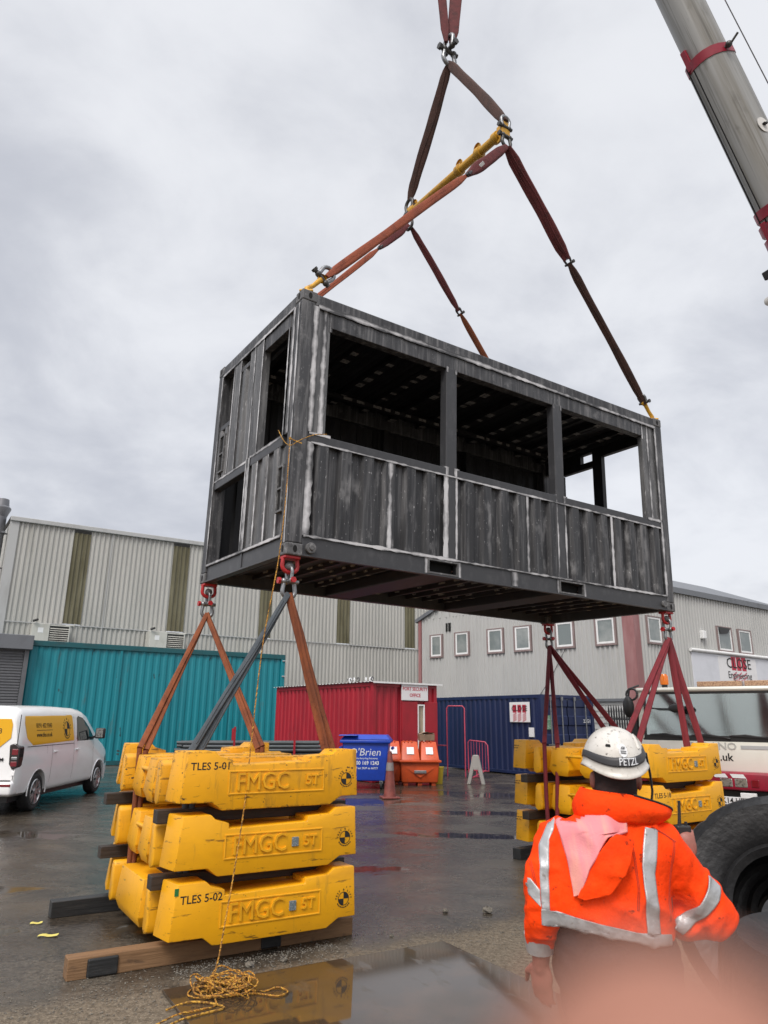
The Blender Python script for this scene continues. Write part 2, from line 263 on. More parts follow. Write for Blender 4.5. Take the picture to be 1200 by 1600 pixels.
m['palisade'] = M('black_palisade_paint', (.014, .014, .016), .5)
m['tarp_red'] = M('crimson_tarpaulin', (.33, .012, .035), .55, 0, [((.20, .01, .02), (5, 5, 5), .45, .7, .7)], bump=(9, .6, .05))
m['olive_lid'] = M('yellow_tub_plastic', (.45, .33, .02), .5)

# ------------------------------------------------------------------ mesh helpers
class MB:
    def __init__(s): s.v = []; s.f = []; s.mi = []; s.uv = {}
    def add(s, vs, fs, mi=0):
        o = len(s.v); s.v += [Vector(p) for p in vs]
        for f in fs: s.f.append([o+i for i in f]); s.mi.append(mi)
        return o
    def box(s, x0, x1, y0, y1, z0, z1, mi=0, mat=None):
        vs = [Vector((x, y, z)) for z in (z0, z1) for y in (y0, y1) for x in (x0, x1)]
        if mat: vs = [mat@p for p in vs]
        s.add(vs, [(0, 2, 3, 1), (4, 5, 7, 6), (0, 1, 5, 4), (2, 6, 7, 3), (0, 4, 6, 2), (1, 3, 7, 5)], mi); return s
    def beam(s, p0, p1, w, h, up=(0, 0, 1), mi=0):
        p0, p1 = Vector(p0), Vector(p1); d = (p1-p0).normalized(); sd = d.cross(Vector(up))
        if sd.length < 1e-4: sd = d.cross(Vector((1, 0, 0)))
        sd.normalize(); u = sd.cross(d)
        vs = [p+sd*a*w/2+u*b*h/2 for p in (p0, p1) for a, b in ((-1, -1), (1, -1), (1, 1), (-1, 1))]
        s.add(vs, [(3, 2, 1, 0), (4, 5, 6, 7), (0, 1, 5, 4), (1, 2, 6, 5), (2, 3, 7, 6), (3, 0, 4, 7)], mi); return s
    def sweep(s, pts, prof, up=None, mi=0, cap=True, closed=False):
        """sweep closed 2d profile(s) along pts; prof = list of (a,b) or a function(i)->list"""
        pts = [Vector(p) for p in pts]; n = len(pts); rings = []
        ref = Vector(up) if up else None; prevn = None
        for i, p in enumerate(pts):
            if closed: t = pts[(i+1) % n]-pts[i-1]
            else: t = pts[min(i+1, n-1)]-pts[max(i-1, 0)]
            t.normalize()
            if ref is not None: a = ref-t*ref.dot(t)
            elif prevn is not None: a = prevn-t*prevn.dot(t)
            else:
                a = Vector((0, 0, 1)) if abs(t.z) < .9 else Vector((1, 0, 0)); a = a-t*a.dot(t)
            if a.length < 1e-6: a = t.orthogonal()
            a.normalize(); prevn = a; b = t.cross(a)
            pr_ = prof(i) if callable(prof) else prof
            rings.append([p+b*q[0]+a*q[1] for q in pr_])
        k = len(rings[0]); o = len(s.v)
        for r in rings: s.v += r
        m_ = n if closed else n-1
        for i in range(m_):
            j = (i+1) % n
            for q in range(k):
                s.f.append([o+i*k+q, o+i*k+(q+1) % k, o+j*k+(q+1) % k, o+j*k+q]); s.mi.append(mi)
        if cap and not closed:
            s.f.append([o+q for q in reversed(range(k))]); s.mi.append(mi)
            s.f.append([o+(n-1)*k+q for q in range(k)]); s.mi.append(mi)
        return s
    def tube(s, pts, r, n=10, mi=0, cap=True, closed=False, sx=1., up=None):
        c = [(math.cos(6.28318*i/n)*sx, math.sin(6.28318*i/n)) for i in range(n)]
        if isinstance(r, (int, float)): pf = [(a*r, b*r) for a, b in c]
        else: pf = lambda i: [(a*r[i], b*r[i]) for a, b in c]
        return s.sweep(pts, pf, up=up, mi=mi, cap=cap, closed=closed)
    def capsule(s, p0, p1, r0, r1, n=14, mi=0):
        p0, p1 = Vector(p0), Vector(p1); d = (p1-p0).normalized(); pts = []; rs = []
        for k in range(5):
            a = math.pi/2*(k/5); pts.append(p0-d*r0*math.cos(a)); rs.append(max(r0*math.sin(a), .0005))
        pts += [p0, p1]; rs += [r0, r1]
        for k in range(1, 6):
            a = math.pi/2*(k/5); pts.append(p1+d*r1*math.sin(a)); rs.append(max(r1*math.cos(a), .0005))
        return s.tube(pts, rs, n, mi)
    def ellipsoid(s, c, r, mat=None, nu=20, nv=12, mi=0):
        c = Vector(c); vs = []; fs = []
        for j in range(nv+1):
            th = math.pi*j/nv
            for i in range(nu):
                ph = 6.28318*i/nu
                p = Vector((r[0]*math.sin(th)*math.cos(ph), r[1]*math.sin(th)*math.sin(ph), r[2]*math.cos(th)))
                if mat: p = mat@p
                vs.append(c+p)
        for j in range(nv):
            for i in range(nu):
                fs.append((j*nu+i, (j+1)*nu+i, (j+1)*nu+(i+1) % nu, j*nu+(i+1) % nu))
        s.add(vs, fs, mi); return s
    def prism(s, poly, fn, depth, mi=0, inset=None):
        """poly of (a,b); fn maps (a,b)->Vector; extruded by vector depth"""
        n = len(poly); d = Vector(depth)
        f0 = [Vector(fn(*p)) for p in poly]; f1 = [p+d for p in f0]
        s.add(f0+f1, [tuple(range(n)), tuple(reversed(range(n, 2*n)))]+[((i+1) % n, i, n+i, n+(i+1) % n) for i in range(n)], mi); return s
    def lathe(s, prof, mat=None, n=24, mi=0, closed=False, arc=6.28318531):
        vs = []; k = len(prof); full = arc > 6.28; m_ = n if full else n+1
        for i in range(m_):
            a = arc*i/n
            for r, z in prof:
                p = Vector((r*math.cos(a), r*math.sin(a), z)); vs.append(mat@p if mat else p)
        fs = []
        for i in range(n):
            j = (i+1) % m_
            for q in range(k if closed else k-1):
                fs.append((i*k+q, j*k+q, j*k+(q+1) % k, i*k+(q+1) % k))
        s.add(vs, fs, mi); return s
    def corr(s, o, u, nrm, L, z0, z1, pitch, depth, prof=((0, 0), (.34, 0), (.5, 1), (.84, 1)), mi=0, ph=0., zdir=(0, 0, 1)):
        o, u, nrm, zd = Vector(o), Vector(u), Vector(nrm), Vector(zdir); xs = []
        k = math.floor(-ph/pitch)-1
        while True:
            done = False
            for a, b in prof:
                x = (k+a)*pitch+ph
                if x > L: done = True; break
                if x >= 0: xs.append((x, b))
            if done: break
            k += 1
        if not xs or xs[0][0] > 1e-6: xs.insert(0, (0, xs[0][1] if xs else 0))
        if xs[-1][0] < L-1e-6: xs.append((L, xs[-1][1]))
        vs = []
        for x, b in xs:
            p = o+u*x+nrm*(b*depth); vs += [p+zd*z0, p+zd*z1]
        s.add(vs, [(2*i, 2*i+2, 2*i+3, 2*i+1) for i in range(len(xs)-1)], mi); return s
    def seam(s, p0, p1, nrm, w, off=.0022, mi=0, wob=.25):
        p0, p1, nrm = Vector(p0), Vector(p1), Vector(nrm); d = p1-p0; L = d.length; d.normalize(); sd = d.cross(nrm).normalized()
        n = max(2, int(L/.06)); vs = []
        for i in range(n+1):
            p = p0+d*(L*i/n)+nrm*off; ww = w*1.08*(1+random.uniform(-wob, wob))
            vs += [p-sd*ww/2, p+sd*ww/2]
        o = s.add(vs, [(2*i, 2*i+1, 2*i+3, 2*i+2) for i in range(n)], mi)
        for i in range(n): s.uv[len(s.f)-n+i] = [(0, i/n), (1, i/n), (1, (i+1)/n), (0, (i+1)/n)]
        return s
    def text(s, body, size, fn, ext=.004, mi=0, ax='CENTER', bold=0., sx=1.):
        vs, fs = text_geo(body, ax, round(ext/size, 4), bold)
        s.add([fn(p[0]*size*sx, p[1]*size, p[2]*size) for p in vs], fs, mi); return s
    def disc(s, c, nrm, r, th, n=24, mi=0, a0=0., a1=6.28318531, r0=0.):
        c, nrm = Vector(c), Vector(nrm).normalized(); a = nrm.orthogonal() if abs(nrm.z) > .95 else Vector((0, 0, 1))-nrm*nrm.z
        a.normalize(); b = a.cross(nrm); full = a1-a0 > 6.28
        pts = [(math.cos(a0+(a1-a0)*i/n), math.sin(a0+(a1-a0)*i/n)) for i in range(n if full else n+1)]
        if r0 > 0:
            k = len(pts); vs = []
            for h in (0, th):
                for rr in (r0, r): vs += [c+(b*x+a*y)*rr+nrm*h for x, y in pts]
            fs = []
            for i in range(k if full else k-1):
                j = (i+1) % k
                fs += [(2*k+i, 2*k+j, 3*k+j, 3*k+i), (k+i, k+j, 3*k+j, 3*k+i), (i, 2*k+i, 2*k+j, j)]
            s.add(vs, fs, mi)
        else:
            poly = [(x*r, y*r) for x, y in pts]
            if not full: poly.append((0, 0))
            s.prism(poly, lambda x, y: c+b*x+a*y, nrm*th, mi)
        return s
    def split(s, name, mats, parent=None, **k):
        """one object for each loose piece"""
        pa = list(range(len(s.v)))
        def fd(i):
            while pa[i] != i: pa[i] = pa[pa[i]]; i = pa[i]
            return i
        for f in s.f:
            a = fd(f[0])
            for i in f[1:]: pa[fd(i)] = a
        gr = {}
        for f, mi in zip(s.f, s.mi): gr.setdefault(fd(f[0]), []).append((f, mi))
        out = []
        for fs in gr.values():
            q = MB(); ix = {}
            for f, mi in fs:
                for i in f:
                    if i not in ix: ix[i] = len(q.v); q.v.append(s.v[i])
                q.f.append([ix[i] for i in f]); q.mi.append(mi)
            out.append(q.build(name, mats, parent, **k))
        return out
    def build(s, name, mats, parent=None, smooth=0, bevel=0, seg=2, recalc=True):
        me = bpy.data.meshes.new(name); me.from_pydata(s.v, [], s.f)
        mats = mats if isinstance(mats, (list, tuple)) else [mats]
        for q in mats: me.materials.append(q)
        for p, i in zip(me.polygons, s.mi): p.material_index = i
        if s.uv:
            ul = me.uv_layers.new(name='UVMap')
            for fi, uvs in s.uv.items():
                for li, c in zip(me.polygons[fi].loop_indices, uvs): ul.data[li].uv = c
        if bevel or recalc:
            b = bmesh.new(); b.from_mesh(me)
            if recalc: bmesh.ops.recalc_face_normals(b, faces=b.faces)
            if bevel:
                ed = [e for e in b.edges if len(e.link_faces) == 2 and e.calc_face_angle(0) > R(28)]
                bmesh.ops.bevel(b, geom=ed, offset=bevel, segments=seg, affect='EDGES', profile=.5, clamp_overlap=True)
            b.to_mesh(me); b.free()
        o = bpy.data.objects.new(name, me); COL.objects.link(o)
        if smooth:
            me.shade_smooth(); me.set_sharp_from_angle(angle=R(smooth))
        if parent: o.parent = parent
        return o

_tc = {}
def text_geo(body, ax, er, bold):
    k = (body, ax, er, bold)
    if k not in _tc:
        c = bpy.data.curves.new('t', 'FONT'); c.body = body; c.size = 1; c.extrude = er/2; c.align_x = ax; c.align_y = 'CENTER'; c.resolution_u = 2; c.offset = bold
        o = bpy.data.objects.new('t', c); COL.objects.link(o)
        me = bpy.data.meshes.new_from_object(o.evaluated_get(bpy.context.evaluated_depsgraph_get()))
        vs = [tuple(v.co) for v in me.vertices]; zmin = min(v[2] for v in vs)
        _tc[k] = ([(x, y, z-zmin) for x, y, z in vs], [tuple(p.vertices) for p in me.polygons])
        bpy.data.objects.remove(o); bpy.data.curves.remove(c); bpy.data.meshes.remove(me)
    return _tc[k]

def thing(name, label, cat, loc=(0, 0, 0), rz=0., group=None, mat=None):
    o = bpy.data.objects.new(name, None); COL.objects.link(o); o.empty_display_size = .2
    if mat is not None: o.matrix_world = mat
    else: o.location = loc; o.rotation_euler = (0, 0, rz)
    o['label'] = label; o['category'] = cat
    if group: o['group'] = group
    return o
def tag(o, label, cat, group=None):
    o['label'] = label; o['category'] = cat
    if group: o['group'] = group
    return o
def struct(o): o['kind'] = 'structure'; return o
def plane_fn(o, ex, ez):
    """text mapper: x along ex, y along ez, z along outward normal ex x ez"""
    o, ex, ez = Vector(o), Vector(ex).normalized(), Vector(ez).normalized(); nr = ex.cross(ez)
    return lambda a, b, c: o+ex*a+ez*b+nr*c
def frame(o, rz): return Matrix.Translation(Vector(o))@Matrix.Rotation(rz, 4, 'Z')
def evaluated(o):
    dg = bpy.context.evaluated_depsgraph_get(); return bpy.data.meshes.new_from_object(o.evaluated_get(dg))
def bvh_of(me): return BVHTree.FromPolygons([v.co.copy() for v in me.vertices], [tuple(p.vertices) for p in me.polygons])
def drape(mb, bvh, poly, fn, d, off, nu=10, nv=10, mi=0, thick=.0, last=None):
    """cover polygon (a,b) with a grid dropped along d on a surface"""
    d = Vector(d).normalized(); bs = [p[1] for p in poly]; b0, b1 = min(bs), max(bs); vs = []; lastd = 1.; miss = set()
    for j in range(nv+1):
        b = b0+(b1-b0)*min(max(j/nv, 1e-4), 1-1e-4); xs = []
        for i in range(len(poly)):
            p, q = poly[i], poly[(i+1) % len(poly)]
            if (p[1]-b)*(q[1]-b) < 0: xs.append(p[0]+(q[0]-p[0])*(b-p[1])/(q[1]-p[1]))
        x0, x1 = (min(xs), max(xs)) if xs else (0, 0)
        for i in range(nu+1):
            a = x0+(x1-x0)*i/nu; st = Vector(fn(a, b)); h = bvh.ray_cast(st, d)
            if h[0] is not None: lastd = (h[0]-st).length; vs.append(h[0]-d*(off if not callable(off) else off(a, b)))
            else: miss.add(len(vs)); vs.append(st+d*lastd)
    k = nu+1
    mb.add(vs, [q for q in [(j*k+i, j*k+i+1, (j+1)*k+i+1, (j+1)*k+i) for j in range(nv) for i in range(nu)] if not miss.intersection(q)], mi)
    return mb
def drape_fn(bvh, fn, d, off):
    d = Vector(d).normalized()
    def g(a, b, c):
        st = Vector(fn(a, b)); h = bvh.ray_cast(st, d)
        return (h[0] if h[0] is not None else st+d*1.)-d*(off+c)
    return g
def arc_pts(c, e1, e2, r, a0, a1, n):
    c, e1, e2 = Vector(c), Vector(e1), Vector(e2)
    return [c+e1*(r*math.cos(a0+(a1-a0)*i/n))+e2*(r*math.sin(a0+(a1-a0)*i/n)) for i in range(n+1)]

# ------------------------------------------------------------------ ground, water
def ground_mat():
    g = bpy.data.materials.new('wet_yard_ground'); g.use_nodes = True
    t = g.node_tree; n = t.nodes; l = t.links; b = n['Principled BSDF']
    tcd = n.new('ShaderNodeTexCoord'); P = tcd.outputs['Object']
    def nz(scale, detail=5, rot=0, rough=.6, dist=0.):
        mp = n.new('ShaderNodeMapping'); mp.inputs['Scale'].default_value = scale; mp.inputs['Rotation'].default_value = (0, 0, rot)
        mp.vector_type = 'POINT'; l.new(P, mp.inputs[0])
        x = n.new('ShaderNodeTexNoise'); x.inputs['Scale'].default_value = 1; x.inputs['Detail'].default_value = detail; x.inputs['Roughness'].default_value = rough
        x.inputs['Distortion'].default_value = dist
        l.new(mp.outputs[0], x.inputs[0]); return x.outputs[0]
    def rng(v, a, c, lo=0., hi=1., sm=True):
        r = n.new('ShaderNodeMapRange'); r.interpolation_type = 'SMOOTHSTEP' if sm else 'LINEAR'
        l.new(v, r.inputs[0]); r.inputs[1].default_value = a; r.inputs[2].default_value = c; r.inputs[3].default_value = lo; r.inputs[4].default_value = hi; return r.outputs[0]
    def mth(op, a, c):
        q = n.new('ShaderNodeMath'); q.operation = op
        for i, v in enumerate((a, c)):
            if isinstance(v, (int, float)): q.inputs[i].default_value = v
            else: l.new(v, q.inputs[i])
        return q.outputs[0]
    def mix(f, a, c):
        q = n.new('ShaderNodeMix'); q.data_type = 'RGBA'; l.new(f, q.inputs[0])
        for i, v in ((6, a), (7, c)):
            if isinstance(v, tuple): q.inputs[i].default_value = (*v, 1)
            else: l.new(v, q.inputs[i])
        return q.outputs[2]
    big = nz((.33, .33, .33), 4, 0, .55, .6); mid = nz((1.6, 1.6, 1.6), 6, 0, .68, .5)
    rut = nz((.30, 1.5, 1), 6, R(22), .68, .8); rut2 = nz((.9, 6., 1), 5, R(26), .68, .5)
    fine = nz((70, 70, 70), 3); grit = nz((24, 24, 24), 5, 0, .75); patch = nz((.75, .95, .8), 6, R(15), .7, 1.1)
    # the gravelly strip in the foreground that drains first
    dt = n.new('ShaderNodeVectorMath'); dt.operation = 'DOT_PRODUCT'; l.new(P, dt.inputs[0]); dt.inputs[1].default_value = (-.525, .851, 0)
    s = mth('ADD', dt.outputs['Value'], mth('MULTIPLY', mth('SUBTRACT', mid, .5), .9))
    dry = rng(s, 5.35, 5.85, 1., 0.)
    wet = mth('ADD', mth('MULTIPLY', big, .46), mth('ADD', mth('MULTIPLY', rut, .26), mth('MULTIPLY', mid, .34)))
    wetm = mth('MULTIPLY', rng(wet, .40, .55), mth('SUBTRACT', 1.0, mth('MULTIPLY', dry, .92)))
    # standing water: hollows at known places with edges broken up by the surface
    pud = None
    for cx_, cy_, rx, ry, rot in [(-6.3, 11.7, 1.9, .75, .15), (-1.0, 16.9, 2.1, .9, .2), (2.1, 15.2, 1.6, .5, -.15), (-.5, 9.4, .95, .35, .1), (-4.4, 8.2, .9, .32, .25), (3.4, 18.6, 2.3, .8, -.1), (-3.2, 14.0, 1.4, .5, .1), (1.6, 12.2, 1.3, .35, -.2), (-3.15, 6.8, .45, .3, .5), (.7, 19.3, 1.8, .6, 0), (-1.9, 6.95, .5, .5, .5)]:
        mp = n.new('ShaderNodeMapping'); mp.vector_type = 'TEXTURE'; mp.inputs['Location'].default_value = (cx_, cy_, 0); mp.inputs['Rotation'].default_value = (0, 0, rot); mp.inputs['Scale'].default_value = (rx, ry, 1)
        l.new(P, mp.inputs[0]); ln = n.new('ShaderNodeVectorMath'); ln.operation = 'LENGTH'; l.new(mp.outputs[0], ln.inputs[0])
        q = mth('SUBTRACT', 1.0, ln.outputs['Value']); pud = q if pud is None else mth('MAXIMUM', pud, q)
    pud = mth('ADD', mth('MULTIPLY', mth('MAXIMUM', pud, -.75), .55), mth('ADD', mth('MULTIPLY', mth('SUBTRACT', patch, .5), 1.9), mth('MULTIPLY', mth('SUBTRACT', mid, .5), .5)))
    pud = mth('MULTIPLY', rng(pud, .0, .24), mth('SUBTRACT', 1.0, dry))
    damp = mth('MAXIMUM', wetm, pud)
    c_dry = mix(rng(grit, .36, .66), (.046, .040, .033), (.120, .105, .084))
    c_dry = mix(rng(fine, .56, .70), c_dry, (.23, .21, .175))
    c_strip = mix(rng(grit, .36, .64), (.085, .068, .048), (.19, .156, .114))
    c_strip = mix(rng(fine, .56, .70), c_strip, (.33, .28, .21))
    c_dry = mix(dry, c_dry, c_strip)
    c_wet = mix(rng(grit, .38, .66), (.024, .0195, .015), (.066, .054, .041))
    c_wet = mix(rng(patch, .44, .62), c_wet, (.075, .061, .045))
    col = mix(damp, c_dry, c_wet)
    lines = mth('MULTIPLY', rng(rut2, .60, .70), mth('SUBTRACT', 1., dry))
    col = mix(mth('MULTIPLY', lines, .35), col, (.022, .019, .017))
    pot = mth('MULTIPLY', rng(mid, .615, .645), mth('SUBTRACT', 1., mth('MULTIPLY', dry, .6)))
    col = mix(mth('MULTIPLY', pot, .6), col, (.02, .018, .016))
    l.new(col, b.inputs['Base Color'])
    rw = mth('ADD', .11, mth('MULTIPLY', rng(mid, .36, .64), .20)); rd = mth('ADD', .42, mth('MULTIPLY', dry, .34))
    rr = mth('ADD', mth('MULTIPLY', wetm, rw), mth('MULTIPLY', mth('SUBTRACT', 1., wetm), rd))
    rr = mth('ADD', mth('MULTIPLY', pud, .06), mth('MULTIPLY', mth('SUBTRACT', 1., pud), rr))
    l.new(rr, b.inputs['Roughness']); b.inputs['Specular IOR Level'].default_value = .33
    flat = mth('SUBTRACT', 1., pud)
    b1 = n.new('ShaderNodeBump'); b1.inputs['Distance'].default_value = .014; l.new(grit, b1.inputs['Height'])
    l.new(mth('MULTIPLY', flat, mth('ADD', .22, mth('MULTIPLY', mth('SUBTRACT', 1., wetm), .6))), b1.inputs['Strength'])
    b2 = n.new('ShaderNodeBump'); b2.inputs['Distance'].default_value = .05; l.new(mid, b2.inputs['Height']); l.new(mth('MULTIPLY', flat, .22), b2.inputs['Strength'])
    l.new(b1.outputs[0], b2.inputs['Normal']); l.new(b2.outputs[0], b.inputs['Normal'])
    return g
mb = MB()
xs = [-500, -80, -30, -10, 0, 10, 30, 80, 500]; ys = [-300, -60, -10, 0, 10, 30, 60, 120, 600]
for i in range(8):
    for j in range(8): mb.add([(xs[i], ys[j], 0), (xs[i+1], ys[j], 0), (xs[i+1], ys[j+1], 0), (xs[i], ys[j+1], 0)], [(0, 1, 2, 3)])
struct(mb.build('ground', ground_mat(), recalc=False))
# ------------------------------------------------------------------ buildings
E_ = Vector((.8518, .5238, 0)); N_ = Vector((-.5238, .8518, 0)); A0 = Vector((-13.394, 26.567, 0))
YR = math.atan2(E_.y, E_.x)
# main shed: local frame, x along the yard wall, y away from the yard
shed = thing('industrial_shed', 'tall pale grey corrugated shed with grimy olive rooflight strips behind the turquoise container', 'building', mat=frame(A0+N_*3, YR))
strips = [(1.76, 2.47), (6.11, 6.86), (10.5, 11.15), (14.75, 15.5), (18.97, 19.63), (23.2, 23.9)]
X0, X1, ZE = -.68, 30., 9.62
mb = MB(); px = X0+.28
for a, b in strips+[(X1, X1)]:
    mb.corr((px, 0, 0), (1, 0, 0), (0, -1, 0), a-px, 5.46, ZE, .2, .052)
    px = b
mb.corr((X0+.28, .02, 0), (1, 0, 0), (0, -1, 0), X1-X0-.28, 0, 5.46, .2, .052)
mb.build('wall', m['shed'], shed)
mb = MB().corr((X0, 0, 0), (0, 1, 0), (-1, 0, 0), 22, 0, ZE, .2, .052); mb.build('end_wall', m['shed'], shed)
for a, b in strips:
    MB().corr((a, -.004, 0), (1, 0, 0), (0, -1, 0), b-a, 5.5, 9.44, .2, .052).build('rooflight_strip', m['translucent'], shed)
mb = MB(); mb.box(X0-.05, X0+.28, -.08, -.02, 0, ZE); mb.box(X0-.06, X0-.01, -.06, .3, 0, ZE-.004); mb.build('corner_flashing', m['shed_trim'], shed)
mb = MB(); mb.box(X0-.08, X1, -.16, .05, ZE-.03, ZE+.16); mb.build('eaves_gutter', m['shed_trim'], shed, bevel=.02)
MB().box(3.33, 3.37, -.072, -.053, .5, ZE-.05).build('sheet_joint', m['shed_trim'], shed)
MB().box(X0+.29, X1, -.062, -.05, 5.43, 5.47).build('sheet_lap', m['shed_trim'], shed)
mb = MB(); mb.add([(X0-.08, -.1, ZE+.16), (X1, -.1, ZE+.16), (X1, 11, ZE+1.3), (X0-.08, 11, ZE+1.3)], [(0, 1, 2, 3)])
mb.add([(X0-.08, 22, ZE+.16), (X1, 22, ZE+.16), (X1, 11, ZE+1.3), (X0-.08, 11, ZE+1.3)], [(0, 1, 2, 3)])
mb.add([(X0, 0, ZE), (X0, 22, ZE), (X0, 11, ZE+1.28)], [(0, 1, 2)]); mb.build('roof', m['shed_trim'], shed)
# flue
fl = thing('flue_pipe', 'tall grey metal flue with a cowl rising beside the end of the shed', 'flue', mat=frame((-16.42, 29.4, 0), YR))
mb = MB(); mb.tube([(0, 0, 0), (0, 0, 9.95)], .235, 20, cap=True)
for z in (2.2, 4.6, 7.0, 9.2): mb.tube([(0, 0, z), (0, 0, z+.06)], .25, 20)
mb.build('pipe', m['flue'], fl, smooth=40)
MB().lathe([(.235, 9.95), (.36, 10.28), (.36, 10.34), (.27, 10.42), (.235, 10.72), (.20, 10.72), (.2, 10.4)], n=20).build('cowl', m['flue'], fl, smooth=40)
for z in (9.25, 7.75, 5.2):
    MB().beam((.2, .05, z), (.78, .05, z-.02), .06, .06).box(.1, .26, -.27, .27, z-.04, z+.04).build('bracket', m['flue'], fl)
# louvred air units on the shed wall
for i, (x0, x1, x2) in enumerate([(.58, 1.23, 2.0), (5.23, 5.99, 6.77)]):
    t = thing('air_unit', ['cream louvred air unit on the shed wall nearest the flue', 'cream louvred air unit on the shed wall above the middle of the turquoise container'][i], 'vent', mat=frame(A0+N_*3+E_*x0, YR), group='air units on the shed wall')
    MB().box(0, x1-x0, -.75, -.04, 4.5, 5.38).build('casing', m['ac'], t, bevel=.015)
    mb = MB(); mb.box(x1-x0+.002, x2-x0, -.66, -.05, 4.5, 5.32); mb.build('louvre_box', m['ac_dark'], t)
    mb = MB()
    for k in range(9): mb.add([(x1-x0+.02, -.665, 4.55+k*.085), (x2-x0-.03, -.665, 4.55+k*.085), (x2-x0-.03, -.735, 4.50+k*.085), (x1-x0+.02, -.735, 4.50+k*.085)], [(0, 1, 2, 3)])
    mb.box(x2-x0-.04, x2-x0, -.74, -.66, 4.48, 5.34); mb.box(x1-x0+.002, x2-x0-.04, -.74, -.66, 5.30, 5.34); mb.build('louvre', m['ac'], t)
    MB().box(.22, .42, -.755, -.75, 5.0, 5.2).build('label_plate', m['white_frame'], t)
    mb = MB(); mb.tube([(.0, -.8, 5.44), (.16, -.9, 5.50)], .05, 8); mb.build('camera_head', m['plastic_black'], t)
    MB().tube([(x2-x0-.1, -.06, 5.42), (x2-x0+.25, -.06, 5.42), (x2-x0+.25, -.06, 5.52)], .025, 8).build('conduit', m['ac'], t)

# turquoise container wall
tq = thing('turquoise_container', 'long tall turquoise corrugated container with black scuffs behind the white van', 'container', mat=frame(A0, YR))
mb = MB(); mb.corr((-2.6, 0, 0), (1, 0, 0), (0, -1, 0), 13.17, .15, 4.30, .29, .03, prof=((0, 0), (.30, 0), (.50, 1), (.80, 1)))
mb.build('side_wall', m['turq'], tq)
mb = MB(); mb.box(-2.6, 10.63, -.09, .06, 4.27, 4.47); mb.build('top_rail', m['turq_rim'], tq, bevel=.012)
mb = MB(); mb.box(-2.6, 10.63, -.07, .06, 0.02, .17); mb.build('bottom_rail', m['turq_rim'], tq)
mb = MB(); mb.box(10.57, 10.63, -.065, 2.44, .1, 4.27); mb.box(10.44, 10.56, -.075, .05, .17, 4.27); mb.build('end_wall', m['turq'], tq)
MB().box(-2.6, 10.6, 0, 2.44, 4.40, 4.44).build('roof', m['turq_rim'], tq)
for x in (3.62, 8.05): MB().box(x, x+.09, -.066, -.045, .17, 4.27).build('joint_strip', m['turq'], tq)
mb = MB()
for k in range(6):
    z = 4.2-k*.66; mb.tube([(10.5, -.09, z), (10.66, -.09, z), (10.66, -.09, z-.08)], .03, 6)
mb.build('lashing_ring', m['shed_trim'], tq)
# shutter unit
su = thing('shutter_unit', 'dark grey fascia over a grey roller shutter at the far left behind the van', 'building', mat=frame(A0-N_*.1, YR))
MB().box(-4.0, .44, -.42, .09, 4.08, 4.60).build('fascia', m['grey_dark'], su, bevel=.02)
MB().corr((-4.0, -.12, 0), (0, 0, 1), (0, -1, 0), 4.08, -.0, 4.2, .1, .03, prof=((0, 0), (.2, 0), (.4, 1), (.8, 1)), zdir=(1, 0, 0)).build('roller_shutter', m['shutter'], su)
mb = MB(); mb.box(.21, .36, -.22, .0, 0, 4.08); mb.build('guide_rail', m['shutter'], su)

# red security office
ofc = thing('red_office', 'dark red corrugated cabin with a white port security office sign', 'cabin', mat=frame((-.262, 22.0, 0), R(36)))
# local: x along the end face (2.44), y along the long side (6.06, towards back left)
L_ = 6.06
mb = MB(); mb.corr((0, .12, 0), (0, 1, 0), (-1, 0, 0), L_-.24, .16, 2.72, .27, .036); mb.build('long_wall', m['red_paint'], ofc)
mb = MB(); mb.corr((.1, 0, 0), (1, 0, 0), (0, -1, 0), 2.24, .16, 2.72, .27, .036); mb.build('end_wall', m['red_paint'], ofc)
mb = MB()
for x, y in ((0, 0), (2.36, 0), (0, L_-.1)): mb.box(x-.05, x+.08, y-.05, y+.1, 0, 2.84)
mb.split('corner_post', m['red_paint'], ofc, bevel=.01)
mb = MB(); mb.box(-.055, .02, .1, L_-.1, 2.72, 2.83); mb.box(.08, 2.36, -.055, .02, 2.72, 2.83); mb.box(-.055, .02, .1, L_-.1, 0.02, .16); mb.box(.08, 2.36, -.055, .02, .02, .16); mb.split('frame_rail', m['red_panel'], ofc)
mb = MB(); mb.box(0, 2.42, 2.0-1.98, L_, 2.60, 2.66); mb.box(2.30, 2.36, 0.1, L_, 0, 2.66); mb.box(0.08, 2.3, L_-.06, L_, 0, 2.6); mb.split('shell', m['red_panel'], ofc)
mb = MB(); mb.corr((-.14, -.16, 0), (0, 1, 0), (0, 0, 1), L_+.3, 0, 2.75, .2, .014, zdir=(1, 0, 0))
for v in mb.v: v.z += 2.845
mb.box(-.12, 2.58, -.17, -.15, 2.81, 2.86); mb.build('roof', m['white_frame'], ofc)
mb = MB(); mb.box(1.0, 1.62, -.10, -.06, .78, 2.30); mb.box(1.90, 2.42, -.10, -.06, .78, 2.30); mb.split('window_shutter', m['red_panel'], ofc, bevel=.012)
mb = MB()
for x in (1.62, 1.86): mb.box(x, x+.04, -.10, -.04, .82, 2.22)
mb.box(1.66, 1.86, -.10, -.04, 2.18, 2.22); mb.box(1.66, 1.86, -.10, -.04, .82, .86); w = mb.build('window_frame', m['white_frame'], ofc)
MB().box(1.66, 1.86, -.055, -.05, .86, 2.18).build('pane', M('curtained_glass', (.36, .30, .21), .12, 0, [((.16, .14, .11), (14, 14, 1), .45, .6, .8)]), w)
sg = MB().box(.98, 2.02, -.12, -.09, 2.33, 2.84).build('sign_board', m['white_sign'], ofc, bevel=.01)
fn = plane_fn((1.5, -.12, 2.585), (1, 0, 0), (0, 0, 1)); mb = MB()
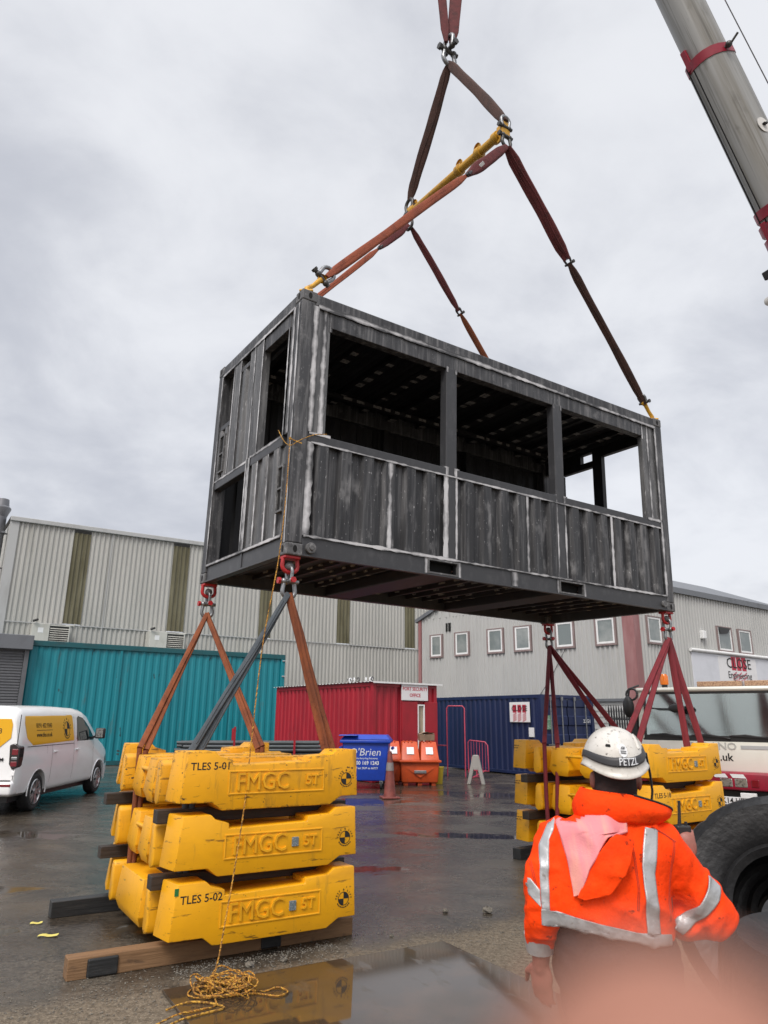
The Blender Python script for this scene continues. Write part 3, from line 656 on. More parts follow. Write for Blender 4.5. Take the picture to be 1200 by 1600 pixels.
mb.text('PORT SECURITY', .15, lambda a, b, c: fn(a, b+.09, c), .004, bold=.015, sx=.9); mb.text('OFFICE', .15, lambda a, b, c: fn(a, b-.10, c), .004, bold=.015, sx=.9); mb.build('sign_lettering', m['sign_red'], sg)
# pale scrap along the cabin roof edge
for k in range(7):
    t = tag(MB().tube(arc_pts((0, 0, .055), (1, 0, 0), (0, 0, 1), .06, 0, 5.0, 8), .018, 6).build('cable_loop', m['pale_label'] if k % 3 else m['cable'], smooth=40), 'small loop of pale cable lying on the red cabin roof edge', 'cable', 'cable loops on the cabin roof')
    t.matrix_world = frame((-.262, 22.0, 2.88), R(36))@Matrix.Translation((random.uniform(.0, .3), .2+k*.22, .01))@Matrix.Rotation(random.uniform(0, 3), 4, 'Z')

# navy container
nv = thing('navy_container', 'navy blue shipping container with doors and a company board on its side', 'container', mat=frame((2.12, 29.6, 0), R(-58.3)))
# local x along long side (6.06) towards the camera, y to the right (doors at x = 6.06)
H_ = 2.62
mb = MB(); mb.corr((.1, 0, 0), (1, 0, 0), (0, -1, 0), 5.86, .14, 2.5, .28, .04); mb.build('side_wall', m['navy'], nv)
mb = MB()
for x in (0, 5.94):
    for y in (-.05, 2.3): mb.box(x, x+.12, y, y+.13, 0.02, H_)
mb.split('corner_post', m['navy'], nv, bevel=.01)
mb = MB(); mb.box(.12, 5.94, -.05, .05, 2.5, H_); mb.box(.12, 5.94, -.05, .05, .04, .14); mb.box(5.96, 6.05, .08, 2.3, 2.5, H_); mb.box(5.96, 6.05, .08, 2.3, .04, .14); mb.split('frame_rail', m['navy'], nv, bevel=.01)
mb = MB(); mb.box(.12, 5.94, .05, 2.4, 2.52, 2.58); mb.box(.02, .1, .08, 2.3, .1, 2.5); mb.box(.1, 5.9, 2.3, 2.36, .1, 2.5); mb.split('shell', m['navy'], nv)
for y in (.09, 1.21):
    d = MB().corr((6.0, y, 0), (0, 0, 1), (1, 0, 0), 2.34, 0, 1.08, .6, .035, prof=((0, 0), (.44, 0), (.5, 1), (.94, 1)), zdir=(0, 1, 0)); 
    for v in d.v: v.z += .15
    d = d.build('door', m['navy'], nv)
    for q in (.28, .80):
        mb = MB(); mb.tube([(6.075, y+q, .10), (6.075, y+q, 2.54)], .02, 8); mb.box(6.06, 6.11, y+q-.04, y+q+.04, 2.44, 2.56); mb.box(6.06, 6.11, y+q-.04, y+q+.04, .08, .2); mb.build('locking_bar', m['galv'], d)
    MB().box(6.07, 6.10, y+.1, y+.62, 1.0, 1.04).build('handle', m['galv'], d)
fn = plane_fn((6.045, 1.75, 1.02), (0, 1, 0), (0, 0, 1)); mb = MB()
for k, tx in enumerate(['MAX GR', 'TARE', 'NET']): mb.text(tx, .13, lambda a, b, c, k=k: fn(a-.32, b-.17*k+.05, c), .003, ax='LEFT', bold=.015)
for k, tx in enumerate(['30480', '2230', '28250']): mb.text(tx, .13, lambda a, b, c, k=k: fn(a+.16, b-.17*k+.05, c), .003, ax='LEFT', bold=.01)
mb.text('22G1', .16, lambda a, b, c: fn(a+.15, b+.75, c), .003, ax='LEFT', bold=.01)
mb.build('door_lettering', m['white_ink'], nv)
mb = MB().box(6.045, 6.055, .12, .42, 1.5, 1.95); mb.build('notice_plate', M('green_notice', (.10, .22, .14), .5, 0, [((.5, .55, .5), (20, 20, 60), .55, .6, .8)]), nv)
MB().disc((6.04, .62, .95), (1, 0, 0), .11, .02, 20).build('oval_plate', m['white_ink'], nv)
# company board on the navy side
bd = thing('company_board', 'small white board with red striped letters fixed to the navy container', 'sign', mat=frame((2.12, 29.6, 0), R(-58.3))@Matrix.Translation((4.55, -.075, 1.72)))
MB().box(0, 1.0, -.02, 0, 0, .66).build('board', m['white_sign'], bd, bevel=.006)
fn = plane_fn((.5, -.021, .33), (1, 0, 0), (0, 0, 1)); mb = MB()
for k in range(3):
    x = -.24+.24*k; mb.add([fn(*q, .002) for q in [(x-.09, .24, ), (x+.09, .24), (x+.09, -.02), (x-.09, -.02)]], [(0, 1, 2, 3)])
    for j in range(4):
        z = -.04-j*.065; mb.add([fn(*q, .002) for q in [(x-.09, z-.05), (x+.09, z+.02), (x+.09, z-.012), (x-.09, z-.085)]], [(0, 1, 2, 3)])
mb.build('stripe_bars', m['sign_red'], bd)
mb = MB(); mb.text('CLOSE', .24, lambda a, b, c: fn(a, b+.11, c+.004), .003, bold=.01, sx=1.1); mb.build('board_lettering', m['black'], bd)
pl = tag(MB().box(0, .25, -.02, 0, 0, .30).build('notice_plate', m['pale_label'], bevel=.004), 'small pale notice hanging under the company board on the navy container', 'notice')
pl.matrix_world = frame((2.12, 29.6, 0), R(-58.3))@Matrix.Translation((5.45, -.06, 1.25))

# right-hand office building
K = Vector((9.164, 26.195, 0)); dl = Vector((.687, -.7267, 0)); dr = Vector((.81, .5865, 0))
ob = thing('office_building', 'light grey corrugated works building with small upper windows and a faded red corner', 'building', loc=K)
nl = Vector((dl.y, -dl.x, 0)); nr = Vector((dr.y, -dr.x, 0))
if nl.dot(-K) < 0: nl = -nl
if nr.dot(-K) < 0: nr = -nr
ZR = 6.75
mb = MB(); mb.corr(-dl*10.7, dl, nl, 10.35, 2.56, 6.32, .2, .05)
vs = [(-dl*10.7+Vector((0, 0, 6.32))+nl*.01), (-dl*.35+Vector((0, 0, 6.32))+nl*.01), (-dl*.35+Vector((0, 0, 8.6))+nl*.01), (-dl*4.2+Vector((0, 0, 8.6))+nl*.01)]
mb.build('side_wall', m['shed2'], ob)
mb = MB(); n_ = 46
for i in range(n_):
    a0 = -10.7+10.35*i/n_; a1 = -10.7+10.35*(i+1)/n_; f = lambda a: 6.32+min((a+10.7)*.40, 2.3)
    o1 = nl*(.032 if i % 2 else 0)
    mb.add([dl*a0+o1+Vector((0, 0, 6.30)), dl*a1+o1+Vector((0, 0, 6.30)), dl*a1+o1+Vector((0, 0, f(a1))), dl*a0+o1+Vector((0, 0, f(a0)))], [(0, 1, 2, 3)])
mb.build('gable_wall', m['shed2'], ob)
mb = MB(); mb.corr(dr*.35, dr, nr, 13.5, 2.56, ZR, .2, .05); mb.build('front_wall', m['shed2'], ob)
mb = MB(); mb.box(-10.7, -.3, -.25, -.02, 0, 2.5, mat=Matrix(((dl.x, -nl.x, 0, 0), (dl.y, -nl.y, 0, 0), (0, 0, 1, 0), (0, 0, 0, 1)))@Matrix.Translation((0, .27, 0)))
mb.box(.3, 14, .02, .25, 0, 2.5, mat=Matrix(((dr.x, -nr.x, 0, 0), (dr.y, -nr.y, 0, 0), (0, 0, 1, 0), (0, 0, 0, 1)))); bw = mb.build('block_base', m['block'], ob)
mb = MB()
for k in range(1, 12):
    z = k*.215
    mb.beam(-dl*10.6+nl*.0+Vector((0, 0, z)), -dl*.32+Vector((0, 0, z)), .012, .012); mb.beam(dr*.32-nr*.017+Vector((0, 0, z)), dr*13.9-nr*.017+Vector((0, 0, z)), .012, .012)
for k in range(24):
    for j in range(11):
        a = -10.6+.44*k+(.22 if j % 2 else 0)
        if a < -.35: mb.beam(dl*a+Vector((0, 0, j*.215)), dl*a+Vector((0, 0, j*.215+.215)), .012, .012, up=nl)
        if k < 22: mb.beam(dr*(-a)-nr*.017+Vector((0, 0, j*.215)), dr*(-a)-nr*.017+Vector((0, 0, j*.215+.215)), .012, .012, up=nr)
mb.build('block_joint', m['mortar'], bw)
mb = MB(); mb.beam(-dl*10.7+nl*.05+Vector((0, 0, 2.53)), -dl*.3+nl*.05+Vector((0, 0, 2.53)), .05, .10); mb.beam(dr*.3+nr*.05+Vector((0, 0, 2.53)), dr*13.8+nr*.05+Vector((0, 0, 2.53)), .05, .10); mb.build('drip_flashing', m['grey_dark'], ob)
mb = MB(); q = [-dl*.40+nl*.055, nl*.07+nr*.07, dr*.33+nr*.055, dr*.33-nr*.05, -dl*.4-nl*.05]
mb.prism([(p.x, p.y) for p in q], lambda a, b: Vector((a, b, 1.9)), (0, 0, 5.6)); mb.build('corner_cladding', m['pink_trim'], ob)
mb = MB(); mb.beam(-dl*10.72+nl*.03+Vector((0, 0, 1)), -dl*10.72+nl*.03+Vector((0, 0, 6.4)), .16, .12, up=nl); mb.build('end_flashing', m['pink_trim'], ob)
mb = MB(); mb.beam(dr*.2+nr*.06+Vector((0, 0, ZR+.02)), dr*13.9+nr*.06+Vector((0, 0, ZR+.02)), .16, .22)
mb.beam(-dl*10.95+nl*.06+Vector((0, 0, 6.26)), -dl*4.8+nl*.06+Vector((0, 0, 8.72)), .2, .16); mb.build('roof_edge', m['grey_dark'], ob)
bk = -nl*.2
mb = MB(); far = -nr*14
mb.add([dr*.2+Vector((0, 0, ZR+.1)), dr*13.9+Vector((0, 0, ZR+.1)), dr*13.9+far*.35+Vector((0, 0, ZR+2.1)), dr*.2-dl*5+Vector((0, 0, ZR+2.1))], [(0, 1, 2, 3)])
mb.build('roof', m['grey_dark'], ob)
def window(par, d, n, s0, s1, z0, z1, tilt=False):
    M4 = Matrix(((d.x, -n.x, 0, 0), (d.y, -n.y, 0, 0), (0, 0, 1, 0), (0, 0, 0, 1))) if True else None
    mb = MB(); o = .07
    for a in ((s0-o, s0, z0-o, z1+o*.6), (s1, s1+o, z0-o, z1+o*.6), (s0, s1, z1, z1+o*.6), (s0, s1, z0-o, z0)): mb.box(a[0], a[1], -.10, .03, a[2], a[3], mat=M4)
    w = mb.build('window', m['pink_frame'], par)
    mb = MB(); o = .075
    for a in ((s0, s0+o, z0, z1), (s1-o, s1, z0, z1), (s0+o, s1-o, z1-o, z1), (s0+o, s1-o, z0, z0+o)): mb.box(a[0], a[1], -.085, .02, a[2], a[3], mat=M4)
    mb.build('frame', m['white_frame'], w, bevel=.008)
    mb = MB(); mb.box(s0+o, s1-o, -.07, -.058, z0+o, z1-o, mat=M4); mb.build('pane', m['pane'], w)
    return w
for a in [(-10.0, -9.36), (-8.5, -7.78), (-6.66, -5.9), (-5.24, -4.5), (-3.23, -2.49), (-1.47, -.72)]: window(ob, dl, nl, *a, 4.57, 5.52)
for a in [(.8, 1.62), (5.6, 6.62), (7.25, 8.19)]: window(ob, dr, nr, *a, 4.62, 5.56)
M4 = Matrix(((dl.x, -nl.x, 0, 0), (dl.y, -nl.y, 0, 0), (0, 0, 1, 0), (0, 0, 0, 1)))
mb = MB(); mb.box(-9.1, -8.77, -.05, .0, 5.65, 6.03, mat=M4); mb.build('vent_opening', m['hole'], ob)
M5 = Matrix(((dr.x, -nr.x, 0, 0), (dr.y, -nr.y, 0, 0), (0, 0, 1, 0), (0, 0, 0, 1)))
MB().box(4.3, 4.55, -.2, -.03, 4.98, 5.3, mat=M5).build('wall_lamp', m['white_frame'], ob, bevel=.03)
mb = MB(); mb.add([tuple(M5@Vector(q)) for q in [(5.62, -.115, 5.56), (6.58, -.115, 5.56), (6.3, -.12, 5.33), (5.75, -.12, 5.28)]], [(0, 1, 2, 3)]); mb.build('torn_film', m['black'], ob)
mb = MB(); mb.tube([dl*-2.9+nl*.05+Vector((0, 0, 4.45)), dl*-3.6+nl*.06+Vector((0, 0, 3.4)), dl*-4.3+nl*.05+Vector((0, 0, 2.6))], .012, 6); mb.build('loose_cable', m['cable'], ob)
# banner
bn = thing('building_banner', 'wide pale banner with black company lettering and red slanted stripes on the works building', 'sign', mat=Matrix.Translation(K)@M5)
mb = MB(); mb.box(3.5, 11.5, -.09, -.045, 3.0, 4.42); mb.build('banner_sheet', m['banner_fabric'], bn)
mb = MB(); mb.tube([(3.4, -.12, 4.5), (11.6, -.12, 4.5)], .07, 10); mb.build('top_pole', m['white_frame'], bn, smooth=40)
MB().box(5.35, 8.3, -.098, -.092, 3.02, 4.36).build('logo_panel', m['white_sign'], bn)
fn = plane_fn((6.9, -.099, 4.14), (1, 0, 0), (0, 0, 1))
mb = MB()
for k in range(3):
    x = -.40+.40*k; mb.add([fn(*q, .001) for q in [(x-.17, .26), (x+.17, .26), (x+.17, -.30), (x-.17, -.30)]], [(0, 1, 2, 3)])
mb.build('red_bars', m['sign_red'], bn)
mb = MB()
for k in range(3):
    x = -.40+.40*k
    for j in range(4):
        z = -.36-j*.15; mb.add([fn(*q, .001) for q in [(x-.17, z-.12), (x+.17, z+.03), (x+.17, z-.05), (x-.17, z-.20)]], [(0, 1, 2, 3)])
mb.build('slant_stripes', m['sign_pink'], bn)
mb = MB(); mb.text('CLOSE', .58, lambda a, b, c: fn(a, b-.03, c+.004), .006, bold=.004, sx=1.12); mb.text('Engineering', .40, lambda a, b, c: fn(a, b-.50, c+.004), .006, bold=-.002)
mb.text('Incorporating Marine Services', .27, lambda a, b, c: fn(a+.3, b-.86, c+.004), .006, bold=.006); mb.build('banner_lettering', m['ink'], bn)

# palisade fence between the navy container and the block wall
pf = thing('palisade_fence', 'short run of black pointed palisade fence beside the navy container', 'fence', mat=frame((7.35, 24.0, 0), R(38)))
mb = MB()
for k in range(9):
    x = .14*k; mb.prism([(x, .0), (x+.07, .0), (x+.07, 2.15), (x+.035, 2.28), (x, 2.15)], lambda a, b: Vector((a, 0, b)), (0, .02, 0))
mb.build('pale', m['palisade'], pf)
MB().beam((-.1, .05, 1.85), (1.6, .05, 1.85), .05, .05).beam((-.1, .05, .4), (1.6, .05, .4), .05, .05).build('rail', m['palisade'], pf)
MB().box(1.3, 1.38, .0, .08, 0, 1.6).build('post', m['palisade'], pf)

# ------------------------------------------------------------------ the hanging container
tx_, ty_, ya_ = R(.26), R(1.53), R(33.29)
MC = Matrix.Translation((-.940, 6.704, 3.282))@Matrix.Rotation(ya_, 4, 'Z')@Matrix.Rotation(ty_, 4, 'X')@Matrix.Rotation(tx_, 4, 'Y')
LC, WC, HC = 6.058, 2.438, 2.896
ct = thing('hanging_container', 'grey primed steel container with cut window openings hanging in the air from slings', 'container', mat=MC)
fy = (0, -1, 0); ex_ = (-1, 0, 0)
# posts
mb = MB()
mb.box(.0, .165, .0, .165, .118, HC-.118); mb.box(LC-.165, LC, 0, .165, .118, HC-.118)
mb.box(0, .165, WC-.165, WC, .118, HC-.118); mb.box(LC-.165, LC, WC-.165, WC, .118, HC-.118)
mb.split('corner_post', m['steel'], ct, bevel=.012)
mb = MB(); mb.box(.167, .365, .022, .10, 1.29, 2.742); mb.box(5.61, LC-.167, .022, .10, 1.29, 2.742)
mb.box(.022, .10, .167, .283, 1.31, 2.742); mb.split('jamb_plate', m['steel_light'], ct, bevel=.006)
for x0, x1 in ((1.955, 2.115), (3.755, 3.915)):
    MB().box(x0, x1, .012, .13, .2, 2.56).build('mullion', m['steel_plain'], ct, bevel=.008)
mb = MB(); mb.box(.165, LC-.165, .0, .13, 2.742, HC-.01); mb.box(.165, LC-.165, WC-.13, WC, 2.62, HC-.01); mb.split('top_side_rail', m['steel'], ct, bevel=.014)
mb = MB(); mb.box(.367, 5.608, .014, .12, 2.545, 2.740); mb.build('window_header', m['steel'], ct, bevel=.006)
mb = MB()
for x0, x1 in ((.167, 1.953), (2.117, 3.753), (3.917, 5.89)): mb.box(x0, x1, .004, .11, 1.19, 1.285)
mb.split('sill_rail', m['steel_plain'], ct, bevel=.008)
# end frame (x = 0)
mb = MB(); mb.box(.0, .12, .167, WC-.167, 2.742, HC-.012); mb.build('end_top_rail', m['steel'], ct, bevel=.012)
mb = MB(); mb.box(.014, .10, .285, .975, 2.565, 2.740); mb.build('end_header', m['steel'], ct, bevel=.006)
mb = MB(); mb.box(.008, .11, .285, 1.148, 1.19, 1.30); mb.box(.008, .11, 1.242, 2.27, 1.17, 1.28); mb.box(.012, .09, 1.885, 2.27, 1.955, 2.02); mb.split('end_sill', m['steel_plain'], ct, bevel=.008)
mb = MB(); mb.box(.006, .10, .98, 1.225, 1.302, 2.738); mb.box(.006, .10, 1.15, 1.24, .2, 1.30); mb.box(.006, .10, 1.65, 1.88, 1.282, 2.738); mb.box(.01, .09, 1.23, 1.385, 1.282, 2.738); mb.split('end_post', m['steel_light'], ct, bevel=.006)
mb = MB(); mb.box(.01, .05, 1.387, 1.648, 2.56, 2.62); mb.build('opening_lintel', m['steel'], ct, bevel=.005)
mb = MB(); mb.corr((.045, .24, 0), (0, 1, 0), ex_, .91, .2, 1.19, .29, .036); mb.split('end_panel', m['steel_light'], ct)
mb = MB(); mb.corr((.045, 1.39, 0), (0, 1, 0), ex_, .258, 1.282, 2.56, .24, .034); mb.corr((.045, 1.885, 0), (0, 1, 0), ex_, .385, 1.282, 1.955, .2, .034); mb.split('upper_panel', m['steel_light'], ct)
for (y0, y1, z0, z1) in ((.175, .315, .46, .96), (2.0, 2.17, 1.36, 1.86)):
    mb = MB(); o = .022
    for a in ((y0, y1, z1-o, z1), (y0, y1, z0, z0+o), (y0, y0+o, z0+o, z1-o), (y1-o, y1, z0+o, z1-o), (y0+o, y1-o, (z0+z1)/2-.01, (z0+z1)/2+.01)): mb.box(-.012, .05, *a)
    v = mb.build('vent_frame', m['casting'], ct)
    MB().box(.004, .012, y0+o, y1-o, z0+o, z1-o).build('vent_slot', m['hole'], v)
# front corrugated skirt
for x0, x1 in ((.167, 1.953), (2.117, 3.753), (3.917, 5.89)):
    MB().corr((x0, .058, 0), (1, 0, 0), fy, x1-x0, .2, 1.19, .278, .054, prof=((0, 0), (.34, 0), (.46, 1), (.88, 1))).build('front_panel', m['steel_panel'], ct)
# far end (x = L): openings to the sky
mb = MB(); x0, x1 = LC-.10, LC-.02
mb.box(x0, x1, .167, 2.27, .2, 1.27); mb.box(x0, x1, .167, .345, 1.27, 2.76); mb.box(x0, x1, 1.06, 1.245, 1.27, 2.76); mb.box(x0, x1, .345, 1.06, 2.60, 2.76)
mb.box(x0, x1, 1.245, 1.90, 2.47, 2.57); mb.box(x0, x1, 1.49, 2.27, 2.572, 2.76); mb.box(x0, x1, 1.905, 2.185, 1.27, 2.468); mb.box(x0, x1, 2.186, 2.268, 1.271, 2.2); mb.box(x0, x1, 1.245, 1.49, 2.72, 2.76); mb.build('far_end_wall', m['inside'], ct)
mb = MB(); mb.box(LC-.12, LC, .167, WC-.167, 2.762, HC-.012); mb.build('far_top_rail', m['steel_plain'], ct)
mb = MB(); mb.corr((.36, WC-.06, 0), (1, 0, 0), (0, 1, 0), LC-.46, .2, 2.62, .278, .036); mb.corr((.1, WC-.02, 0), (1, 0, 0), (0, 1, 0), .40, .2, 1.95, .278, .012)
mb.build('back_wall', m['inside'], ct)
mb = MB()
for x in (1.0, 2.6, 4.2): mb.box(x-.05, x+.05, WC-.16, WC-.07, .2, 2.62)
mb.box(1.06, LC-.17, WC-.15, WC-.075, 1.22, 1.30); mb.split('wall_stud', m['inside'], ct, bevel=.006)
# roof: corrugated sheet with bows and stitch welds
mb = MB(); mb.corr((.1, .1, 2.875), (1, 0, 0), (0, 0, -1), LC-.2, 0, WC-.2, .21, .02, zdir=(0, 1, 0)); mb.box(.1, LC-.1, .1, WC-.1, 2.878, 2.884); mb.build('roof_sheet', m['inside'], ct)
mb = MB(); sw = MB(); k = 0; x = .55
while x < 5.9:
    mb.box(x, x+.06, .13, WC-.13, 2.785, 2.85)
    for q in range(9):
        if random.random() < .85:
            y = .2+q*.245+random.uniform(-.05, .05); sw.box(x-.015, x+.075+random.uniform(0, .02), y, y+random.uniform(.05, .12), 2.7805, 2.7835)
    x += .52
mb.box(.13, LC-.13, 1.9, 1.96, 2.72, 2.784); rb_ = mb.split('roof_bow', m['inside'], ct)
for q in range(26):
    x = .3+q*.22+random.uniform(-.05, .05); sw.box(x, x+random.uniform(.06, .15), 1.885, 1.8985, 2.73, 2.765) if random.random() < .8 else None
for q in range(20):
    x = 1.2+q*.235+random.uniform(-.05, .05); sw.box(x, x+random.uniform(.05, .13), WC-.155, WC-.1505, 1.25+random.uniform(-.02, .02), 1.28)
rs_ = bpy.data.objects['roof_sheet']; nf = MB(); nf.v = [v.co.copy() for v in rs_.data.vertices]; nf.f = [list(p.vertices) for p in rs_.data.polygons]; nf.mi = [0]*len(nf.f); nf.add(sw.v, sw.f, 1); bpy.data.objects.remove(rs_); nf.build('roof_sheet', [m['inside'], m['stitch']], ct)
# bottom frame
mb = MB()
for y0, y1 in ((.006, .10), (WC-.10, WC-.006)):
    if y0 > 1: mb.box(.165, LC-.165, y0, y1, .012, .198); continue
    for a, b in ((.165, 1.70), (2.13, 3.745), (4.19, LC-.165)): mb.box(a, b, y0, y1, .012, .198)
    for a, b in ((1.70, 2.13), (3.745, 4.19)): mb.box(a, b, y0+.002, y1, .168, .196); mb.box(a, b, y0+.002, y1, .012, .034)
mb.box(.165, LC-.165, -.012, .004, .0, .014); mb.box(.165, LC-.165, -.006, .004, .19, .204); mb.split('bottom_side_rail', m['steel_plain'], ct)
for a, b in ((1.70, 2.13), (3.745, 4.19)):
    mb = MB(); o = .018
    for c in ((a, b, .165, .183), (a, b, .02, .038), (a, a+o, .038, .165), (b-o, b, .038, .165)): mb.box(c[0], c[1], -.010, .02, c[2], c[3])
    mb.build('fork_pocket_frame', m['casting'], ct)
    MB().box(a+.02, b-.02, .10, .104, .038, .165).build('fork_pocket_opening', m['hole'], ct)
mb = MB()
for a, b in ((1.72, 2.11), (3.765, 4.17)): mb.box(a, b, .105, WC-.105, .016, .15)
mb.split('fork_pocket_tunnel', m['under'], ct, bevel=.01)
mb = MB(); mb.box(.02, .06, .165, WC-.165, .02, .19); mb.box(.0, .09, .165, WC-.165, .0, .018); mb.box(.0, .09, .165, WC-.165, .188, .204); mb.box(.01, .06, 1.16, 1.2, .018, .188); mb.box(LC-.09, LC-.01, .165, WC-.165, .01, .2); mb.split('end_bottom_rail', m['steel_plain'], ct)
mb = MB(); mb.box(.09, LC-.09, .1, WC-.1, .172, .195); fp_ = mb
mb = MB(); sw = MB(); x = .35
while x < 5.8:
    if not (1.6 < x < 2.15 or 3.66 < x < 4.2):
        mb.box(x, x+.05, .1, WC-.1, .115, .171)
        for q in range(8):
            if random.random() < .7:
                y = .22+q*.27+random.uniform(-.05, .05); sw.box(x-.018, x-.001, y, y+random.uniform(.05, .13), .15, .1705); 
                if random.random() < .5: sw.box(x+.0, x+.05, y, y+.08, .1115, .1145)
    x += .30
mb.split('cross_member', m['under'], ct); fp_.add(sw.v, sw.f, 1); fp_.build('floor_plate', [m['under'], m['stitch']], ct)
# corner castings with their slots
for x in (0, LC):
    for y in (0, WC):
        for z in (0, HC-.118):
            sx = 1 if x == 0 else -1; sy = 1 if y == 0 else -1
            mb = MB(); mb.box(min(x-.004*sx, x+.178*sx), max(x-.004*sx, x+.178*sx), min(y-.004*sy, y+.162*sy), max(y-.004*sy, y+.162*sy), z-(.0 if z else .004), z+.118+(.004 if z else 0))
            c = mb.build('corner_casting', m['casting'], ct, bevel=.012)
            mb = MB(); cc = [(math.cos(a)*.022, math.sin(a)*.036) for a in [i*.3927 for i in range(16)]]
            mb.prism(cc, lambda a, b: Vector((x+sx*.09+a, y-sy*.0065, z+.06+b)), (0, sy*.004, 0)); mb.build('casting_slot', m['hole'], c); mb = MB(); mb.prism(cc, lambda a, b: Vector((x-sx*.0065, y+sy*.08+a, z+.06+b)), (sx*.004, 0, 0)); mb.build('casting_slot', m['hole'], c)
mb = MB(); mb.disc((.255, .004, .085), (0, -1, 0), .055, .035, 20); mb.disc((.255, -.03, .085), (0, -1, 0), .026, .02, 16); mb.disc((LC-.25, .004, .085), (0, -1, 0), .045, .03, 16); mb.split('round_boss', m['casting'], ct, bevel=.004)
# ground weld seams
sm = MB()
for (x, z0, z1, w) in ((1.185, .2, 1.19, .055), (3.23, .2, 1.19, .045), (4.80, .2, 1.19, .045)):
    sm.seam((x, .0035, z0), (x, .0035, z1), fy, w)
for x, w in ((1.957, .07), (2.112, .03), (3.757, .045), (3.912, .03)): sm.seam((x, .011, .2), (x, .011, 1.19), fy, w)
sm.seam((.19, .0035, .21), (.19, .0035, 1.19), fy, .08); sm.seam((5.9, .0, .2), (5.9, .0, 1.28), fy, .05)
sm.seam((.175, -.001, 1.30), (.175, -.001, 2.74), fy, .06); sm.seam((.30, .0205, 1.30), (.30, .0205, 2.74), fy, .055); sm.seam((.362, .0205, 2.5), (.362, .0205, 2.89), fy, .035)
sm.seam((5.73, .0205, 1.32), (5.73, .0205, 2.74), fy, .035); sm.seam((5.895, -.001, 1.3), (5.895, -.001, 2.74), fy, .04); sm.seam((5.62, .0205, 2.5), (5.62, .0205, 2.74), fy, .03)
sm.seam((.2, -.002, 2.748), (3.0, -.002, 2.752), fy, .05); sm.seam((3.0, -.002, 2.752), (5.9, -.002, 2.744), fy, .04)
sm.seam((.17, .001, 1.288), (.42, .001, 1.288), fy, .03); sm.seam((5.6, .001, 1.288), (5.9, .001, 1.288), fy, .04); sm.seam((.2, .001, 1.19), (5.88, .001, 1.185), fy, .022, wob=.5)
sm.seam((.17, -.008, .205), (2.0, -.008, .205), fy, .03, wob=.5); sm.seam((2.0, -.008, .205), (4.0, -.008, .204), fy, .022, wob=.6); sm.seam((4.0, -.008, .205), (5.9, -.008, .204), fy, .026, wob=.5)
for x in (1.705, 2.125, 3.75, 4.185): sm.seam((x+(.02 if x in (2.125, 4.185) else -.02), .004, .02), (x+(.02 if x in (2.125, 4.185) else -.02), .004, .19), fy, .05)
for x in (1.955, 2.115, 3.755, 3.915): sm.seam((x, .011, 1.18), (x, .011, 1.30), fy, .07)
for x in (1.97, 2.10, 3.77, 3.90): sm.seam((x, .011, 2.50), (x, .011, 2.57), fy, .04)
sm.seam((3.0, .003, .02), (3.0, .003, .19), fy, .12)
# seams on the end face
for y, z0, z1, w in ((.06, .12, 2.75, .035), (.165, 1.3, 2.74, .05), (.283, 1.3, 2.56, .03), (.985, 1.3, 2.73, .025), (1.22, 1.3, 2.73, .035), (1.153, .2, 1.3, .04), (1.24, .2, 1.3, .03), (1.655, 1.3, 2.73, .03), (1.875, 1.3, 2.73, .03), (2.28, .2, 2.73, .03)):
    sm.seam((-.002 if y < .166 or y > 2.25 else .0045, y, z0), (-.002 if y < .166 or y > 2.25 else .0045, y, z1), ex_, w)
sm.seam((-.002, .17, 2.745), (-.002, 2.27, 2.745), ex_, .035); sm.seam((.007, .285, 1.30), (.007, 1.15, 1.30), ex_, .035); sm.seam((.007, 1.24, 1.278), (.007, 2.27, 1.278), ex_, .03); sm.seam((-.001, .17, .205), (-.001, 2.27, .205), ex_, .03)
for k in range(4): sm.seam((.008, .33+k*.29, .2), (.008, .33+k*.29, 1.19), ex_, .028, wob=.5)
sm.build('weld_seam', m['seam'], ct, recalc=False)
wl = lambda *p: MC@Vector(p)
# end wall chalk marks are left to the paint's own scratches

# ------------------------------------------------------------------ rigging
def sling(label, p0, p1, w, th, mt, grp=None, double=False, sag=0., sep=.0, n=18, loop=True, name='lifting_sling', extra=None, sd=0):
    rnd = random.Random(sd or hash(label) % 9999); p0, p1 = Vector(p0), Vector(p1); d = (p1-p0); L = d.length; d.normalize()
    view = (Vector((0, 0, 1.75))-(p0+p1)/2).normalized(); side = d.cross(view).normalized(); mb = MB()
    for q in ((-1, 1) if double else (0,)):
        pts = []; ws = []; ph = rnd.uniform(0, 6)
        for i in range(n+1):
            t = i/n; s_ = math.sin(math.pi*min(t*1., 1.))
            off = side*(q*sep*(t if sep > 0 else 1)*1.0) if double else Vector()
            pts.append(p0+d*(L*t)-Vector((0, 0, sag*s_))+off+side*(.003*math.sin(ph+t*7)*s_*w/.1)+view*(q*.012))
            e = min(1., .45+min(t, 1-t)*L/.35) if loop else 1.
            ws.append(w*e*(1+.05*math.sin(ph*2+t*9)+.03*math.sin(t*19+ph)))
        prof = lambda i, ws=ws: [(ws[i]/2*math.copysign(abs(math.cos(a))**.6, math.cos(a)), th/2*(1+.25*math.cos(2*a+1))*math.copysign(abs(math.sin(a))**.8, math.sin(a))*(1.+.5*(1-min(1, ws[i]/w)))) for a in [6.28318*k/14 for k in range(14)]]
        mb.sweep(pts, prof, up=view)
        # a pressed fold line down the webbing
        fp = [p+view*th*.52+side*w*.12*math.sin(i*.5+ph) for i, p in enumerate(pts)][1:-1]
        mb.tube(fp, th*.10, 5)
    if extra: extra(mb, d, side, view)
    o = mb.build(name, mt, smooth=50)
    return tag(o, label, 'sling', grp)
